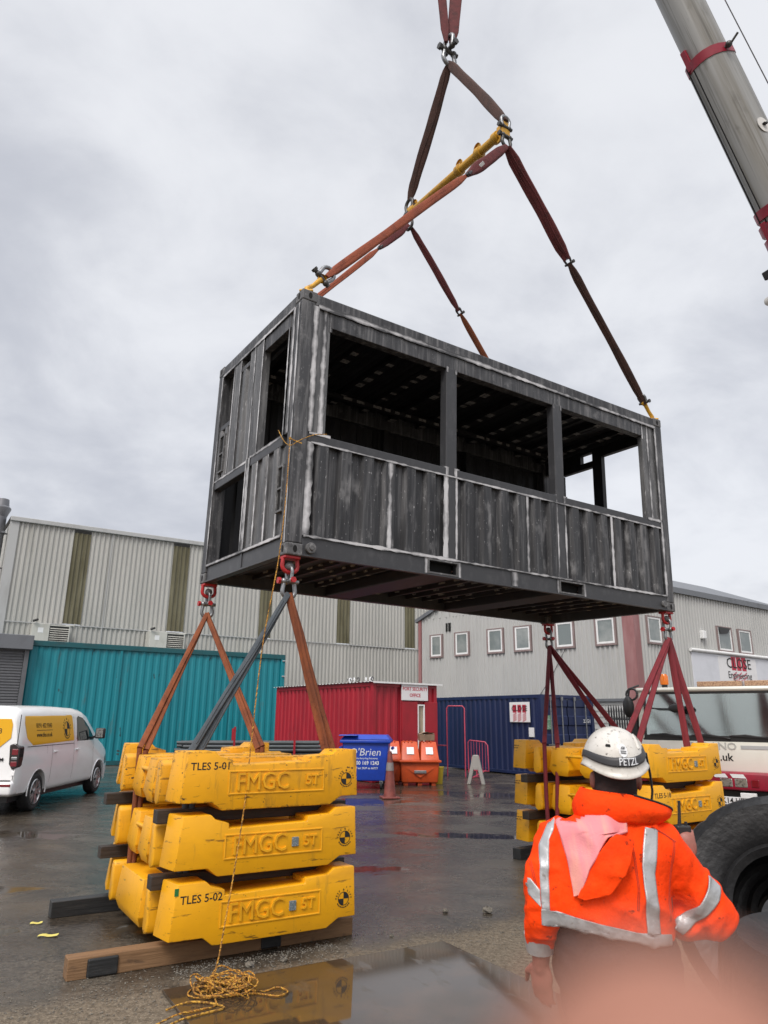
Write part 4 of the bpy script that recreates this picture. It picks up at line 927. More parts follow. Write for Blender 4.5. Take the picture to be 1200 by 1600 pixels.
def shackle(label, p, d, ax, s, mt='galv', pin='red_lug', grp='rigging shackles'):
    p, d, ax = Vector(p), Vector(d).normalized(), Vector(ax); ax = (ax-d*ax.dot(d)).normalized()
    t = thing('shackle', label, 'shackle', p, group=grp); r = s*.16; w = s*.42
    arc = [Vector(ax*w)]+[d*s*.25+ax*w*1.05]+[d*(s*.72)+ax*(w*1.25*math.cos(a))+d*(w*1.25*math.sin(a)) for a in [math.pi*k/10 for k in range(11)]]+[d*s*.25-ax*w*1.05, -ax*w]
    MB().tube(arc, r, 10).build('bow', m[mt], t, smooth=50)
    mb = MB(); mb.tube([-ax*(w+r*2.1), ax*(w+r*2.1)], r*1.05, 10); mb.ellipsoid(ax*w, (r*1.5,)*3, nu=12, nv=8); mb.ellipsoid(-ax*w, (r*1.5,)*3, nu=12, nv=8); 
    nut = MB().tube([-ax*(w+r*1.9), -ax*(w+r*3.2)], r*1.6, 6).build('nut', m[pin], t, smooth=40); mb.build('pin', m['galv' if pin == 'red_lug' else pin], t, smooth=40)
    return t
P1 = wl(3.03, .04, 6.63); P2 = wl(3.03, 2.43, 6.72); AP = wl(3.03, 1.36, 9.07); HK = wl(3.03, 1.30, 14.2)
xa = (MC.to_3x3()@Vector((1, 0, 0))).normalized(); yb = (MC.to_3x3()@Vector((0, 1, 0))).normalized(); zu = Vector((0, 0, 1))
# spreader bar
bar = (P2-P1); bl = bar.length; bd_ = bar.normalized()
sp = thing('spreader_bar', 'yellow steel spreader pipe with welded eyes held between the slings above the container', 'spreader bar', P1)
MB().tube([bd_*.12, bd_*(bl-.05)], .062, 20).build('pipe', m['yellow_steel'], sp, smooth=40)
mb = MB()
for t_ in (.2, .58, 1.05, bl-.12): mb.tube([bd_*(t_-.05), bd_*(t_+.05)], .085, 20)
mb.split('pipe_collar', m['yellow_steel'], sp, smooth=40, bevel=.006)
for t_ in (.62, 1.05, bl-.15):
    mb = MB(); c = bd_*t_+zu*.13; mb.disc(c-xa*.012, xa, .07, .024, 20, r0=.028); mb.beam(bd_*t_+zu*.05, bd_*t_+zu*.085, .10, .022, up=bd_); mb.build('lifting_eye', m['yellow_steel'], sp, smooth=40)
mb = MB(); mb.beam(bd_*.10-zu*.12, bd_*.10+zu*.16, .16, .03, up=xa); mb.beam(bd_*.02-zu*.12, bd_*.02+zu*.14, .05, .16, up=xa); mb.beam(bd_*(bl-.02)-zu*.14, bd_*(bl-.02)+zu*.14, .12, .05, up=xa); mb.build('end_bracket', m['yellow_steel'], sp, bevel=.01)
mb = MB(); mb.tube(arc_pts(bd_*(bl-.42)-zu*.07, bd_, -zu, .07, 0, 4.2, 8), .02, 8); mb.build('hanging_clip', m['darkgalv'], sp, smooth=40)
# top
sling('maroon sling rising to the crane hook, left one of the pair at the top edge', AP+Vector((-.02, 0, .36))-xa*.03, HK-xa*.62, .145, .05, m['sling_maroon'], 'hook slings', sd=11)
sling('maroon sling rising to the crane hook, right one of the pair at the top edge', AP+Vector((.03, 0, .36))+xa*.03, HK+xa*.42, .20, .06, m['sling_maroon'], 'hook slings', sd=12)
shackle('large silver shackle at the very top where the slings gather below the hook slings', AP+zu*.22, zu, yb, .22, 'galv', 'darkgalv')
shackle('large silver shackle directly under the topmost one, holding the two spreader slings', AP+zu*.17, -zu, xa, .23, 'galv', 'darkgalv')
sling('dark brown sling from the top shackle down to the far end of the spreader pipe', AP-zu*.08, P2+zu*.28, .17, .07, m['sling_brown'], 'spreader slings', sd=13)
sling('dusty brown sling from the top shackle to the near end of the spreader pipe', AP-zu*.08, P1+zu*.14, .15, .07, m['sling_brown'], 'spreader slings', sag=-.02, sd=14)
shackle('shackle on the near end of the yellow spreader pipe', P1+zu*.04, zu, xa, .15, 'galv', 'darkgalv'); shackle('shackle hanging under the near end of the yellow spreader pipe', P1-zu*.12, -zu, xa, .15, 'darkgalv', 'darkgalv')
shackle('shackle on the far end of the yellow spreader pipe', P2+zu*.06, zu, yb, .19, 'darkgalv', 'darkgalv')
NTp = wl(.08, .08, 2.93); RTp = wl(5.98, .08, 2.93); LTp = wl(.08, 2.36, 2.93); BTp = wl(5.98, 2.36, 2.93)
def leg(a, b, f, m1, l1, m2, l2, w1, w2, lsh, s0=.18, s1=.2, d1=False, d2=False, seed=0):
    a, b = Vector(a), Vector(b); d = (b-a).normalized(); L = (b-a).length; q = a+d*L*f
    sling(l1, a+d*s0, q, w1, .07, m[m1], 'container leg slings', double=d1, sep=-.028 if d1 else 0, sd=seed+1)
    shackle(lsh, q+d*.06, -d, yb, .10, 'darkgalv', 'darkgalv')
    sling(l2, q+d*.05, b-d*s1, w2, .06, m[m2], 'container leg slings', double=d2, sep=-.025 if d2 else 0, sd=seed+2)
leg(P1-zu*.30, NTp, .24, 'sling_maroon', 'short thick maroon sling with a white tag under the near half of the spreader', 'sling_orange', 'long bright orange sling running from the spreader down to the near top corner', .15, .105, 'small shackle joining the maroon and bright orange slings under the spreader pipe', s0=.02, s1=.34, seed=20)
leg(P1-zu*.30, RTp, .40, 'sling_maroon', 'maroon double sling from the near spreader end towards the right top corner', 'sling_brown', 'dark brown sling running down to the right top corner of the container', .11, .115, 'small shackle joining maroon and dark brown slings on the right leg', s0=.02, s1=.25, d1=True, seed=30)
leg(P2-zu*.2, LTp, .20, 'sling_maroon', 'short bunched maroon sling below the far spreader end leading to the left', 'sling_orange', 'narrow orange brown sling disappearing behind the near top corner of the container', .13, .09, 'small shackle joining bunched maroon and narrow orange slings', s0=.05, s1=.25, d2=False, seed=40)
leg(P2-zu*.2, BTp, .36, 'sling_maroon', 'thin maroon sling from the far spreader end leading right behind the container', 'sling_rust', 'rusty orange sling dropping behind the top edge of the container at mid length', .115, .10, 'small shackle joining thin maroon and rusty orange slings behind the container', s0=.05, s1=.2, seed=50)
shackle('shackle hanging under the far end of the spreader pipe', P2-zu*.10, -zu, yb, .16, 'darkgalv', 'darkgalv')
tg = tag(MB().box(-.06, .06, -.004, .004, -.04, .04).build('sling_tag', m['pale_label']), 'white identity tag sewn on the maroon sling under the spreader pipe', 'tag')
dN = (NTp-(P1-zu*.30)).normalized(); pt_ = P1-zu*.30+dN*((NTp-P1).length*.155); vv = (Vector((0, 0, 1.75))-pt_).normalized()
tg.matrix_world = Matrix.Translation(pt_+vv*.06)@Matrix((dN, -vv, (-vv).cross(dN)*-1)).transposed().to_4x4()
# yellow top hooks
for nm, c, tgt, lb in (('NT', NTp, P1, 'yellow lifting link standing up from the near top corner of the container'), ('RT', RTp, P1, 'yellow lifting link bent over the right top corner of the container')):
    t = thing('lifting_link', lb, 'lifting link', c, group='yellow lifting links'); d = (tgt-c).normalized()
    mb = MB(); mb.tube([-zu*.06, zu*.03, d*.12, d*.26], [.035, .03, .026, .03], 10); mb.disc(d*.28-yb*.018, yb, .05, .036, 16, r0=.02); mb.build('link_body', m['yellow_hook'], t, smooth=50)
    MB().box(-.075, .075, -.06, .06, -.035, -.008).build('twistlock_base', m['yellow_hook'], t, bevel=.01)
    sd_ = d.cross(vv).normalized()
    shackle('shackle through the yellow link at the near top corner' if nm == 'NT' else 'shackle through the yellow link at the right top corner', c+d*.28, d, (yb if nm == 'RT' else sd_), .15 if nm == 'NT' else .11, 'galv', 'darkgalv')
# bottom lugs
def lower(corner, lb, xs_=1, ys_=1):
    x, y = corner; c = wl(x, y, -.004)
    t = thing('lifting_lug', 'red swivel lug locked under the '+lb+' bottom corner casting', 'lifting lug', c, group='red bottom lugs')
    mb = MB(); mb.box(-.085, .085, -.065, .065, -.03, 0, mat=MC.to_3x3().to_4x4()); mb.build('lug_plate', m['red_lug'], t, bevel=.008)
    a = [(-zu*.02)+xa*.075]+[-zu*.10+xa*(.082*math.cos(q))-zu*(.062*math.sin(q)) for q in [math.pi*k/8 for k in range(9)]]+[(-zu*.02)-xa*.075]
    MB().tube(a, .021, 10).build('lug_ring', m['red_lug'], t, smooth=50)
    MB().ellipsoid(-zu*.10, (.045, .04, .045)).build('swivel_bolt', m['casting'], t, smooth=60)
    shackle('upper grey shackle hanging in the red lug under the '+lb+' corner', c-zu*.245, zu, yb, .115, 'galv', 'red_lug')
    shackle('lower grey shackle holding the weight slings under the '+lb+' corner', c-zu*.25, -zu, xa, .13, 'galv', 'red_lug')
    return c-zu*.37
HLB = lower((.09, WC-.09), 'far left'); HNB = lower((.09, .09), 'near left'); HRB = lower((LC-.09, .09), 'right'); HBB = lower((LC-.09, WC-.09), 'back right')

# ------------------------------------------------------------------ test weights
WP = .463; WZ = .138; WD = 2.20; WLn = 1.56
OUT = [(-.02, .062), (.28, .06), (.36, 0), (1.30, 0), (1.41, .062), (1.565, .062), (1.55, .437), (1.36, .437), (1.31, .395), (1.10, .385), (1.10, .345), (.43, .33), (.43, .37), (.32, .40), (.28, .437), (.022, .437)]
def roundel(mb, fn, r):
    """black ring quarters with a ring of words; fn maps (a,b,c)"""
    n = 24
    for a0 in (0, math.pi):
        pts = [(0, 0)]+[(r*math.cos(a0+math.pi/2*k/8), r*math.sin(a0+math.pi/2*k/8)) for k in range(9)]; mb.add([fn(x, y, .001) for x, y in pts], [tuple(range(len(pts)))])
    for k in range(n):
        a, b = 6.28318*k/n, 6.28318*(k+1)/n; mb.add([fn(q*math.cos(c), q*math.sin(c), .001) for q, c in ((r*.94, a), (r*1.04, a), (r*1.04, b), (r*.94, b))], [(0, 1, 2, 3)])
    tx = 'TEST & LIFT'; 
    for i, ch in enumerate(tx):
        if ch == ' ': continue
        an = math.pi*(.98-.96*i/(len(tx)-1)); rr = r*1.36; ca, sa = math.cos(an-math.pi/2), math.sin(an-math.pi/2)
        mb.text(ch, r*.42, lambda a, b, c: fn(rr*math.cos(an)+a*ca-b*sa, rr*math.sin(an)+a*sa+b*ca, c), .0015, bold=.02)
    for k in range(8):
        a, b = math.pi*(1.16+.085*k), math.pi*(1.16+.085*k+.06); mb.add([fn(q*math.cos(c), q*math.sin(c), .001) for q, c in ((r*1.22, a), (r*1.40, a), (r*1.40, b), (r*1.22, b))], [(0, 1, 2, 3)])
def weight(k, o, rz, label, grp, mt, number=None, plate=True, single=False, sticker=False):
    t = thing('test_weight', label, 'test weight', (o[0], o[1], WZ+WP*k), rz, grp)
    for y0, y1 in ((0, .25), (WD-.28, WD)):
        mb = MB(); mb.prism(OUT, lambda a, b: Vector((a, y0, b)), (0, y1-y0, 0))
        for v in mb.v:
            if v.x < .03 and v.y < .01: v.x += .045
            if v.x < .03 and v.y > WD-.01: v.x += .05
        mb.build('side_plate', mt, t, bevel=.009, smooth=35)
    # core body between the plates
    mb = MB()
    def blk(y0, y1, x0, x1, zt, zb=.0, dr_=.03):
        pts = [(x0+dr_, y0+.03), (x1-dr_, y0+.03), (x1-dr_, y1-.03), (x0+dr_, y1-.03)]; pb = [(x0+.03, y0+.05), (x1-.03, y0+.05), (x1-.03, y1-.05), (x0+.03, y1-.05)]; pm = [(x0, y0), (x1, y0), (x1, y1), (x0, y1)]
        vs = [Vector((a, b, zb)) for a, b in pb]+[Vector((a, b, zb+.08)) for a, b in pm]+[Vector((a, b, zt)) for a, b in pts]
        mb.add(vs, [(3, 2, 1, 0)]+[(i, (i+1) % 4, 4+(i+1) % 4, 4+i) for i in range(4)]+[(4+i, 4+(i+1) % 4, 8+(i+1) % 4, 8+i) for i in range(4)]+[(8, 9, 10, 11)])
    if single: blk(.70, 1.52, -.02, 1.57, .352)
    else: blk(.70, 1.0, -.0, 1.56, .352); blk(1.20, 1.53, .03, 1.53, .352); mb.box(.30, 1.26, .99, 1.21, .03, .34)
    mb.box(.34, 1.24, .24, 1.93, .03, .28); mb.build('core_block', mt, t, bevel=.008, smooth=35)
    for y in (.385, 1.615):
        mb = MB(); pr_ = [(y+.02, .04), (y+.10, .015), (y+.145, .04), (y+.15, .09), (y+.13, .32), (y+.10, .355), (y+.05, .355), (y+.02, .32), (y+.005, .10)]
        mb.prism(pr_, lambda a, b: Vector((-.025, a, b)), (.44, 0, 0)); mb.build('end_lug', mt, t, bevel=.012, smooth=35)
        mb = MB(); mb.prism(pr_, lambda a, b: Vector((1.16, a, b)), (.42, 0, 0)); mb.build('end_lug', mt, t, bevel=.012, smooth=35)
    if single:
        MB().box(.22, .62, .82, 1.38, .3515, .3565).build('slot_shade_plate', m['timber_dark'], t)  # dark plate laid on top, standing for the shade inside an opening
    else:
        MB().tube([(.05, .98, .25), (.05, 1.24, .25)], .02, 10).build('tie_bar', mt, t, smooth=40)
    # lettering on the front plate
    fn = plane_fn((0, 0, 0), (1, 0, 0), (0, 0, 1)); f = lambda dx, dz: (lambda a, b, c: fn(a+dx, b+dz, c-.001))
    mb = MB()
    for a in ((.40, 1.24, .278, .290), (.40, 1.24, .112, .124), (.40, .412, .124, .278), (1.228, 1.24, .124, .278)): mb.box(a[0], a[1], -.007, .004, a[2], a[3])
    mb.build('raised_border', m['yellow_letter'], t, bevel=.003)
    mb = MB(); mb.text('FMGC', .190, f(.69, .20), .016, bold=.0, sx=.90); mb.build('raised_lettering', m['yellow_letter'], t); mb = MB(); mb.text('5T', .112, f(1.128, .20), .014, bold=.006); mb.build('raised_rating', m['yellow_letter'], t)
    if plate: MB().box(.965, 1.022, -.012, .002, .165, .235).build('rating_plate', m['label_grey'], t, bevel=.003)
    mb = MB(); roundel(mb, lambda a, b, c: fn(a+1.452, b+.20, c+.0012), .049); mb.build('roundel_marking', m['ink'], t)
    if number: mb = MB(); mb.text(number, .078, f(.09, .325), .002, ax='LEFT', bold=.012); mb.build('number_marking', m['ink'], t)
    g = plane_fn((.0, WD-.04, .33), (0, -1, 0), (0, 0, 1)); mb = MB(); mb.text('4 POINT LIFT', .022, lambda a, b, c: g(a, b+.03, c), .002, ax='LEFT', bold=.01); mb.text('TARE 5TN', .022, lambda a, b, c: g(a, b, c), .002, ax='LEFT', bold=.01); mb.build('tare_marking', m['ink'], t)
    if sticker: MB().box(.045, .075, -.002, .002, .36, .41).build('sticker', m['green'], t)
    return t
SL = (-1.538, 5.748); RL = .553; SR = (3.101, 8.804); RR_ = .619
weight(2, SL, RL, 'chipped yellow test weight marked TLES 5-01, topmost of the left stack', 'left stack of test weights', m['yellow_worn'], 'TLES 5-01', plate=False)
weight(1, SL, RL, 'clean yellow test weight without a number, in the middle of the left stack', 'left stack of test weights', m['yellow'])
weight(0, SL, RL, 'yellow test weight marked TLES 5-02 with green sticker, foot of the left stack', 'left stack of test weights', m['yellow'], 'TLES 5-02', single=True, sticker=True)
weight(2, SR, RR_, 'yellow test weight on top of the right stack, in front of the crane cab', 'right stack of test weights', m['yellow'])
weight(1, SR, RR_, 'yellow test weight marked TLES 5-18 in the middle of the right stack', 'right stack of test weights', m['yellow'], 'TLES 5-18')
weight(0, SR, RR_, 'yellow test weight at the foot of the right stack, mostly behind the orange jacket', 'right stack of test weights', m['yellow'])
def timber(o, rz, x0, x1, y0, y1, z0, z1, label, mt, grp, cap=False):
    t = MB(); t.box(x0, x1, y0, y1, z0, z1); w = t.build('timber_bearer', mt, bevel=.006); w.matrix_world = frame((o[0], o[1], 0), rz); tag(w, label, 'timber', grp)
    return w
for st, (o, rz) in (('left', (SL, RL)), ('right', (SR, RR_))):
    for k in (1, 2):
        z = WZ+WP*k-.105; lv = 'upper' if k == 2 else 'lower'
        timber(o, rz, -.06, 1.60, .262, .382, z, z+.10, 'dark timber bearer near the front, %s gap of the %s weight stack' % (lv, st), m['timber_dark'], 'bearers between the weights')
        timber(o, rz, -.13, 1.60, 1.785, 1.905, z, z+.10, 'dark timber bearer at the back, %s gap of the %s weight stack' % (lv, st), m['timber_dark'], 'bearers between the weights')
fb = timber(SL, RL, -.60, 1.66, .20, .335, .0, .136, 'long pale timber bearer on the ground under the front of the left weight stack', m['timber'], 'ground bearers')
MB().box(-.47, -.26, .185, .21, .004, .122).build('tar_patch', m['timber_black'], fb, bevel=.01); MB().box(.83, 1.0, .188, .21, .004, .125).build('tar_patch', m['timber_black'], fb, bevel=.01)
timber(SL, RL, -.46, 1.64, 1.98, 2.12, .0, .136, 'black timber bearer on the ground under the back of the left weight stack', m['timber_black'], 'ground bearers')
timber(SR, RR_, -.2, 1.7, .20, .335, .0, .136, 'dark ground bearer under the front of the right weight stack', m['timber_black'], 'ground bearers')
timber(SR, RR_, -.2, 1.7, 1.9, 2.04, .0, .136, 'dark ground bearer under the back of the right weight stack', m['timber_black'], 'ground bearers')
def sw_(o, rz, u, v, z): c, s = math.cos(rz), math.sin(rz); return Vector((o[0]+u*c-v*s, o[1]+u*s+v*c, z))
def wsling(label, hk, o, rz, u, v, mt, w, sep, grp, down=True, sd=0, th=.05, uo=0.):
    p = sw_(o, rz, u, v, 1.46); q = sw_(o, rz, u+uo, v, .10); rnd = random.Random(sd)
    def ex(mb, d, side, view):
        for s in (-1, 1):
            pts = [p+side*(s*abs(sep)), (p+q)/2+Vector((rnd.uniform(-.015, .015), 0, 0))+side*(s*abs(sep)*.8), q+side*(s*abs(sep)*.5)]
            mb.sweep(pts, [(w*.45*math.cos(6.28318*i/10), th*.5*math.sin(6.28318*i/10)) for i in range(10)], up=view)
    return sling(label, hk, p, w, th, m[mt], grp, double=True, sep=sep, loop=False, sd=sd, extra=ex if down else None)
wsling('rusty orange double sling from the far left corner to the weights\' left end', HLB, SL, RL, .11, 1.578, 'sling_rust', .055, .030, 'left weight slings', sd=61)
wsling('rusty orange sling from the far left corner leaning right, crossing behind the grey sling', HLB, SL, RL, 1.30, 1.578, 'sling_rust', .062, .022, 'left weight slings', sd=62)
wsling('slate grey double sling from the near left corner to the front left of the weights', HNB, SL, RL, .20, .32, 'sling_grey', .058, .030, 'left weight slings', sd=63)
wsling('wide rusty orange sling with black lettering from the near left corner leaning right', HNB, SL, RL, 1.47, .36, 'sling_rust', .075, .026, 'left weight slings', sd=64)
wsling('maroon sling pair from the back right corner to the right stack\'s left end', HBB, SR, RR_, .03, 1.48, 'sling_red', .06, .085, 'right weight slings', sd=65, uo=-.06)
wsling('pair of maroon sling strands from the back right corner leaning right behind the white helmet', HBB, SR, RR_, 1.50, 1.46, 'sling_red', .075, .085, 'right weight slings', sd=66)
wsling('pair of maroon sling strands from the right corner leaning left towards the white helmet', HRB, SR, RR_, .08, .28, 'sling_red', .075, .08, 'right weight slings', sd=67)
wsling('pair of maroon sling strands from the right corner dropping in front of the windscreen', HRB, SR, RR_, 1.46, .28, 'sling_red', .085, .09, 'right weight slings', sd=68)

# ------------------------------------------------------------------ white van
vdir = Vector((-.042, .9991, 0)); VZ = math.atan2(vdir.y, vdir.x)
wh = Vector((-6.86, 14.88, 0)); vl = Vector((-vdir.y, vdir.x, 0))
vn = thing('delivery_van', 'white panel van with yellow window graphics parked in front of the turquoise container', 'van', wh+vl*.86, VZ)
st = [(-.99, .90, 1.70, .40), (-.985, .945, 1.82, .36), (-.95, .968, 1.90, .34), (-.8, .985, 1.945, .33), (0, .992, 1.965, .32), (1.2, .995, 1.972, .32), (2.0, .992, 1.96, .32), (2.4, .988, 1.925, .32), (2.7, .985, 1.83, .32), (3.1, .98, 1.58, .32), (3.45, .975, 1.36, .32), (3.65, .97, 1.24, .32), (3.95, .955, 1.14, .30), (4.2, .93, 1.03, .30), (4.36, .88, .90, .30), (4.44, .80, .76, .32), (4.46, .72, .66, .36)]
def lerp_st(x):
    for a, b in zip(st, st[1:]):
        if a[0] <= x <= b[0]:
            t = (x-a[0])/(b[0]-a[0]+1e-9); return [a[i]+(b[i]-a[i])*t for i in range(4)]
    return st[-1]
xs = sorted(set([s[0] for s in st]+[-.95+.11*k for k in range(50)])); xs = [x for x in xs if -.99 <= x <= 4.46]
mb = MB(); rings = []
for x in xs:
    _, w, zt, zb = lerp_st(x); h = zt-zb; k = min(1, h/1.6)
    half = [(0, 0), (.90, 0), (.965, .03), (.985, .10), (1.0, .20), (1.0, .36), (.993, .46), (.975, .52), (.985, .56), (.965, .64), (.925, .78), (.885, .885), (.83, .95), (.72, .985), (.4, .998), (0, 1.0)]
    rings.append([Vector((x, -w*(1-(1-a)*(k if f > .5 else 1)), zb+f*h)) for a, f in half]+[Vector((x, w*(1-(1-a)*(k if f > .5 else 1)), zb+f*h)) for a, f in half[-2:0:-1]])
k = len(rings[0])
for r in rings: mb.v += r
for i in range(len(rings)-1):
    for q in range(k): mb.f.append([i*k+q, i*k+(q+1) % k, (i+1)*k+(q+1) % k, (i+1)*k+q]); mb.mi.append(0)
mb.f.append(list(range(k))); mb.mi.append(0); mb.f.append([(len(rings)-1)*k+q for q in reversed(range(k))]); mb.mi.append(0)
body = mb.build('body', m['van'], vn, smooth=42)
cut = MB()
for x in (0, 3.5):
    for s in (-1, 1): cut.tube([(x, s*.60, .35), (x, s*1.3, .35)], .405, 36)
cu = cut.build('cutter', m['plastic_black']); cu.parent = vn
bm_ = body.modifiers.new('b', 'BOOLEAN'); bm_.object = cu; bm_.solver = 'EXACT'; bm_.operation = 'DIFFERENCE'
bpy.context.view_layer.update()
nm = evaluated(body); body.modifiers.clear(); body.data = nm; nm.shade_smooth(); nm.set_sharp_from_angle(angle=R(42)); bpy.data.objects.remove(cu)
vb = bvh_of(nm)
side = lambda a, b: Vector((a, -2.0, b)); SY = (0, 1, 0)
rear = lambda a, b: Vector((-2.0, a, b))
mb = MB(); drape(mb, vb, [(-.74, 1.62), (-.70, 1.76), (1.60, 1.79), (1.66, 1.76), (1.70, 1.26), (1.66, 1.22), (-.40, 1.215), (-.66, 1.34)], side, SY, .004, 24, 16); mb.build('side_graphic', m['van_yellow'], vn, smooth=60)
g = lambda dx, dz, sx=1: (lambda a, b, c: drape_fn(vb, lambda p, q: Vector((dx+p, -2.0, dz+q)), SY, .006)(a, b, c))
mb = MB(); mb.text('0191 432 9343', .125, g(.12, 1.575), .002, bold=.004); mb.text('www.tles.co.uk', .12, g(.12, 1.40), .002, bold=.004)
for x in [-.25+.037*k for k in range(21)]: mb.add([drape_fn(vb, side, SY, .007)(*q, 0) for q in [(x, 1.483), (x+.037, 1.483), (x+.037, 1.492), (x, 1.492)]], [(0, 1, 2, 3)])
mb.build('graphic_lettering', m['ink'], vn); mb = MB(); roundel(mb, lambda a, b, c: g(1.30, 1.5)(a, b, c), .15); mb.build('graphic_roundel', m['ink'], vn)
mb = MB(); drape(mb, vb, [(1.86, 1.26), (1.93, 1.74), (2.02, 1.77), (2.36, 1.72), (2.74, 1.52), (3.10, 1.27), (3.05, 1.235), (1.90, 1.235)], side, SY, .004, 12, 12); mb.build('door_window', m['car_glass'], vn, smooth=60)
mb = MB(); drape(mb, vb, [(1.74, .40), (1.74, 1.80), (1.748, 1.80), (1.748, .40)], side, SY, .003, 1, 24); drape(mb, vb, [(3.02, .45), (3.02, 1.22), (3.028, 1.22), (3.028, .45)], side, SY, .003, 1, 18); mb.build('panel_gap', m['plastic_black'], vn)
MB().box(1.84, 2.02, -1.02, -.97, 1.04, 1.075).build('door_handle', m['van'], vn, bevel=.012)
mb = MB(); drape(mb, vb, [(.30, 1.04), (.30, 1.18), (.305, 1.18), (.305, 1.04)], side, SY, .003, 1, 6); drape(mb, vb, [(.55, .47), (.55, 1.19), (.558, 1.19), (.558, .47)], side, SY, .003, 1, 16); drape(mb, vb, [(-.62, 1.185), (-.62, 1.197), (1.74, 1.197), (1.74, 1.185)], side, SY, .003, 30, 1); mb.split('panel_gap', m['plastic_black'], vn)
MB().box(.62, .80, -1.015, -.97, 1.04, 1.075).build('door_handle', m['van'], vn, bevel=.012)
mb = MB(); drape(mb, vb, [(3.98, .62), (3.98, .80), (4.30, .92), (4.36, .70)], side, SY, .005, 6, 6); mb.build('headlamp', m['lens'], vn)
# rear face
mb = MB(); mb.prism([(-.80, 1.60), (-.76, 1.70), (.76, 1.70), (.80, 1.60), (.80, 1.36), (.62, 1.20), (-.62, 1.20), (-.80, 1.36)], lambda a, b: Vector((-1.002-.0, a, b)), (.012, 0, 0)); mb.build('rear_graphic', m['van_yellow'], vn)
rf = plane_fn((-1.003, 0, 0), (0, -1, 0), (0, 0, 1)); mb = MB()
mb.text('0191 432 9343', .135, lambda a, b, c: rf(a+.22, b+1.48, c), .002, bold=.004); mb.text('www.tles.co.uk', .125, lambda a, b, c: rf(a+.22, b+1.33, c), .002, bold=.004); mb.build('rear_lettering', m['ink'], vn)
mb = MB(); mb.text('CUSTOM', .085, lambda a, b, c: rf(a+.50, b+.98, c), .008, bold=.012, sx=1.3); mb.build('rear_badge', m['plastic_black'], vn)
mb = MB(); mb.box(-1.0, -.985, -.005, .005, .62, 1.80); mb.box(-.998, -.975, -.93, -.925, .62, 1.78); mb.build('rear_door_gap', m['plastic_black'], vn)
tl = MB(); tl.prism([(-.98, .84), (-.995, 1.02), (-.99, 1.20), (-.90, 1.27), (-.80, 1.24), (-.83, .90), (-.90, .80)], lambda a, b: Vector((-1.012, a*1.0, b)), (.22, 0, 0)); tl = tl.build('tail_lamp', m['tail_dark'], vn, bevel=.02)
mb = MB(); mb.box(-1.016, -.93, -.975, -.86, 1.06, 1.17); mb.box(-1.016, -.93, -.975, -.86, .86, .95); mb.build('lamp_lens', m['tail_red'], tl, bevel=.01)
MB().box(-1.016, -.93, -.97, -.86, .975, 1.03).build('lamp_reversing', m['galv'], tl, bevel=.01)
tl = MB(); tl.prism([(.98, .84), (.995, 1.02), (.99, 1.20), (.90, 1.27), (.80, 1.24), (.83, .90), (.90, .80)], lambda a, b: Vector((-1.012, a, b)), (.22, 0, 0)); tl.build('tail_lamp', m['tail_dark'], vn, bevel=.02)
mb = MB(); mb.box(-1.07, -.75, -.96, .96, .36, .60); mb.build('rear_bumper', m['van'], vn, bevel=.05, seg=3, smooth=50)
MB().box(-1.0, -.90, -.9, .9, .60, .625).build('bumper_step', m['plastic_black'], vn)
MB().box(-1.078, -1.0, -.94, -.66, .515, .56).build('reflector', m['tail_red'], vn, bevel=.008)
mb = MB(); mb.box(-1.0, -.93, -.955, -.89, .70, .79); mb.build('hinge_cover', m['van'], vn, bevel=.008)
mb = MB(); mb.box(-.8, 4.2, -.8, .8, .22, .34); mb.build('underbody', m['plastic_black'], vn)
mb = MB(); drape(mb, vb, [(.48, .34), (.48, .46), (3.06, .46), (3.06, .34)], side, SY, .012, 20, 3); mb.build('sill_trim', m['van'], vn, smooth=60)
# wheel arch lips
for x in (0, 3.5): MB().tube(arc_pts((x, -.982, .35), (1, 0, 0), (0, 0, 1), .415, -.12, math.pi+.12, 22), .013, 8).build('arch_lip', m['van'], vn, smooth=60)
# mirror
mr_ = MB(); mr_.box(2.86, 2.98, -1.24, -1.02, 1.26, 1.50); mr_ = mr_.build('wing_mirror', m['plastic_black'], vn, bevel=.035, seg=3, smooth=50); MB().beam((2.92, -.93, 1.27), (2.92, -1.06, 1.32), .06, .05).build('mirror_arm', m['plastic_black'], mr_)
MB().box(2.851, 2.862, -1.21, -1.05, 1.29, 1.47).build('mirror_glass', m['lens'], mr_)
def car_wheel(par, x, y, r, w, rot, spokes=5):
    M_ = Matrix.Translation((x, y, r))@Matrix.Rotation(R(90), 4, 'X')
    wz = bpy.data.objects.new('wheel', None); COL.objects.link(wz); wz.parent = par; wz.matrix_local = M_
    MB().lathe([(r*.66, -w/2+.02), (r*.80, -w/2), (r*.94, -w/2+.008), (r, -w/2+.035), (r, w/2-.035), (r*.94, w/2-.008), (r*.80, w/2), (r*.66, w/2-.02)], n=40, closed=True).build('tyre', m['rubber'], wz, smooth=45)
    mb = MB(); mb.lathe([(r*.68, w/2-.01), (r*.64, w/2+.004), (r*.60, w/2-.03), (r*.60, -w/2+.05)], n=36); 
    for k in range(spokes):
        a = 6.28318*k/spokes+rot
        for da in (-.16, .16):
            d = Vector((math.cos(a+da*1.5), math.sin(a+da*1.5), 0)); c0 = Vector((math.cos(a+da*.6), math.sin(a+da*.6), 0))
            mb.beam(c0*r*.08+Vector((0, 0, w/2-.03)), d*r*.63+Vector((0, 0, w/2-.012)), r*.12, .03)
    mb.disc((0, 0, w/2-.045), (0, 0, 1), r*.16, .05, 18); mb.build('rim', m['alloy'], wz, smooth=40)
    MB().disc((0, 0, -.02), (0, 0, 1), r*.62, .02, 24).build('brake_disc', m['hole'], wz)
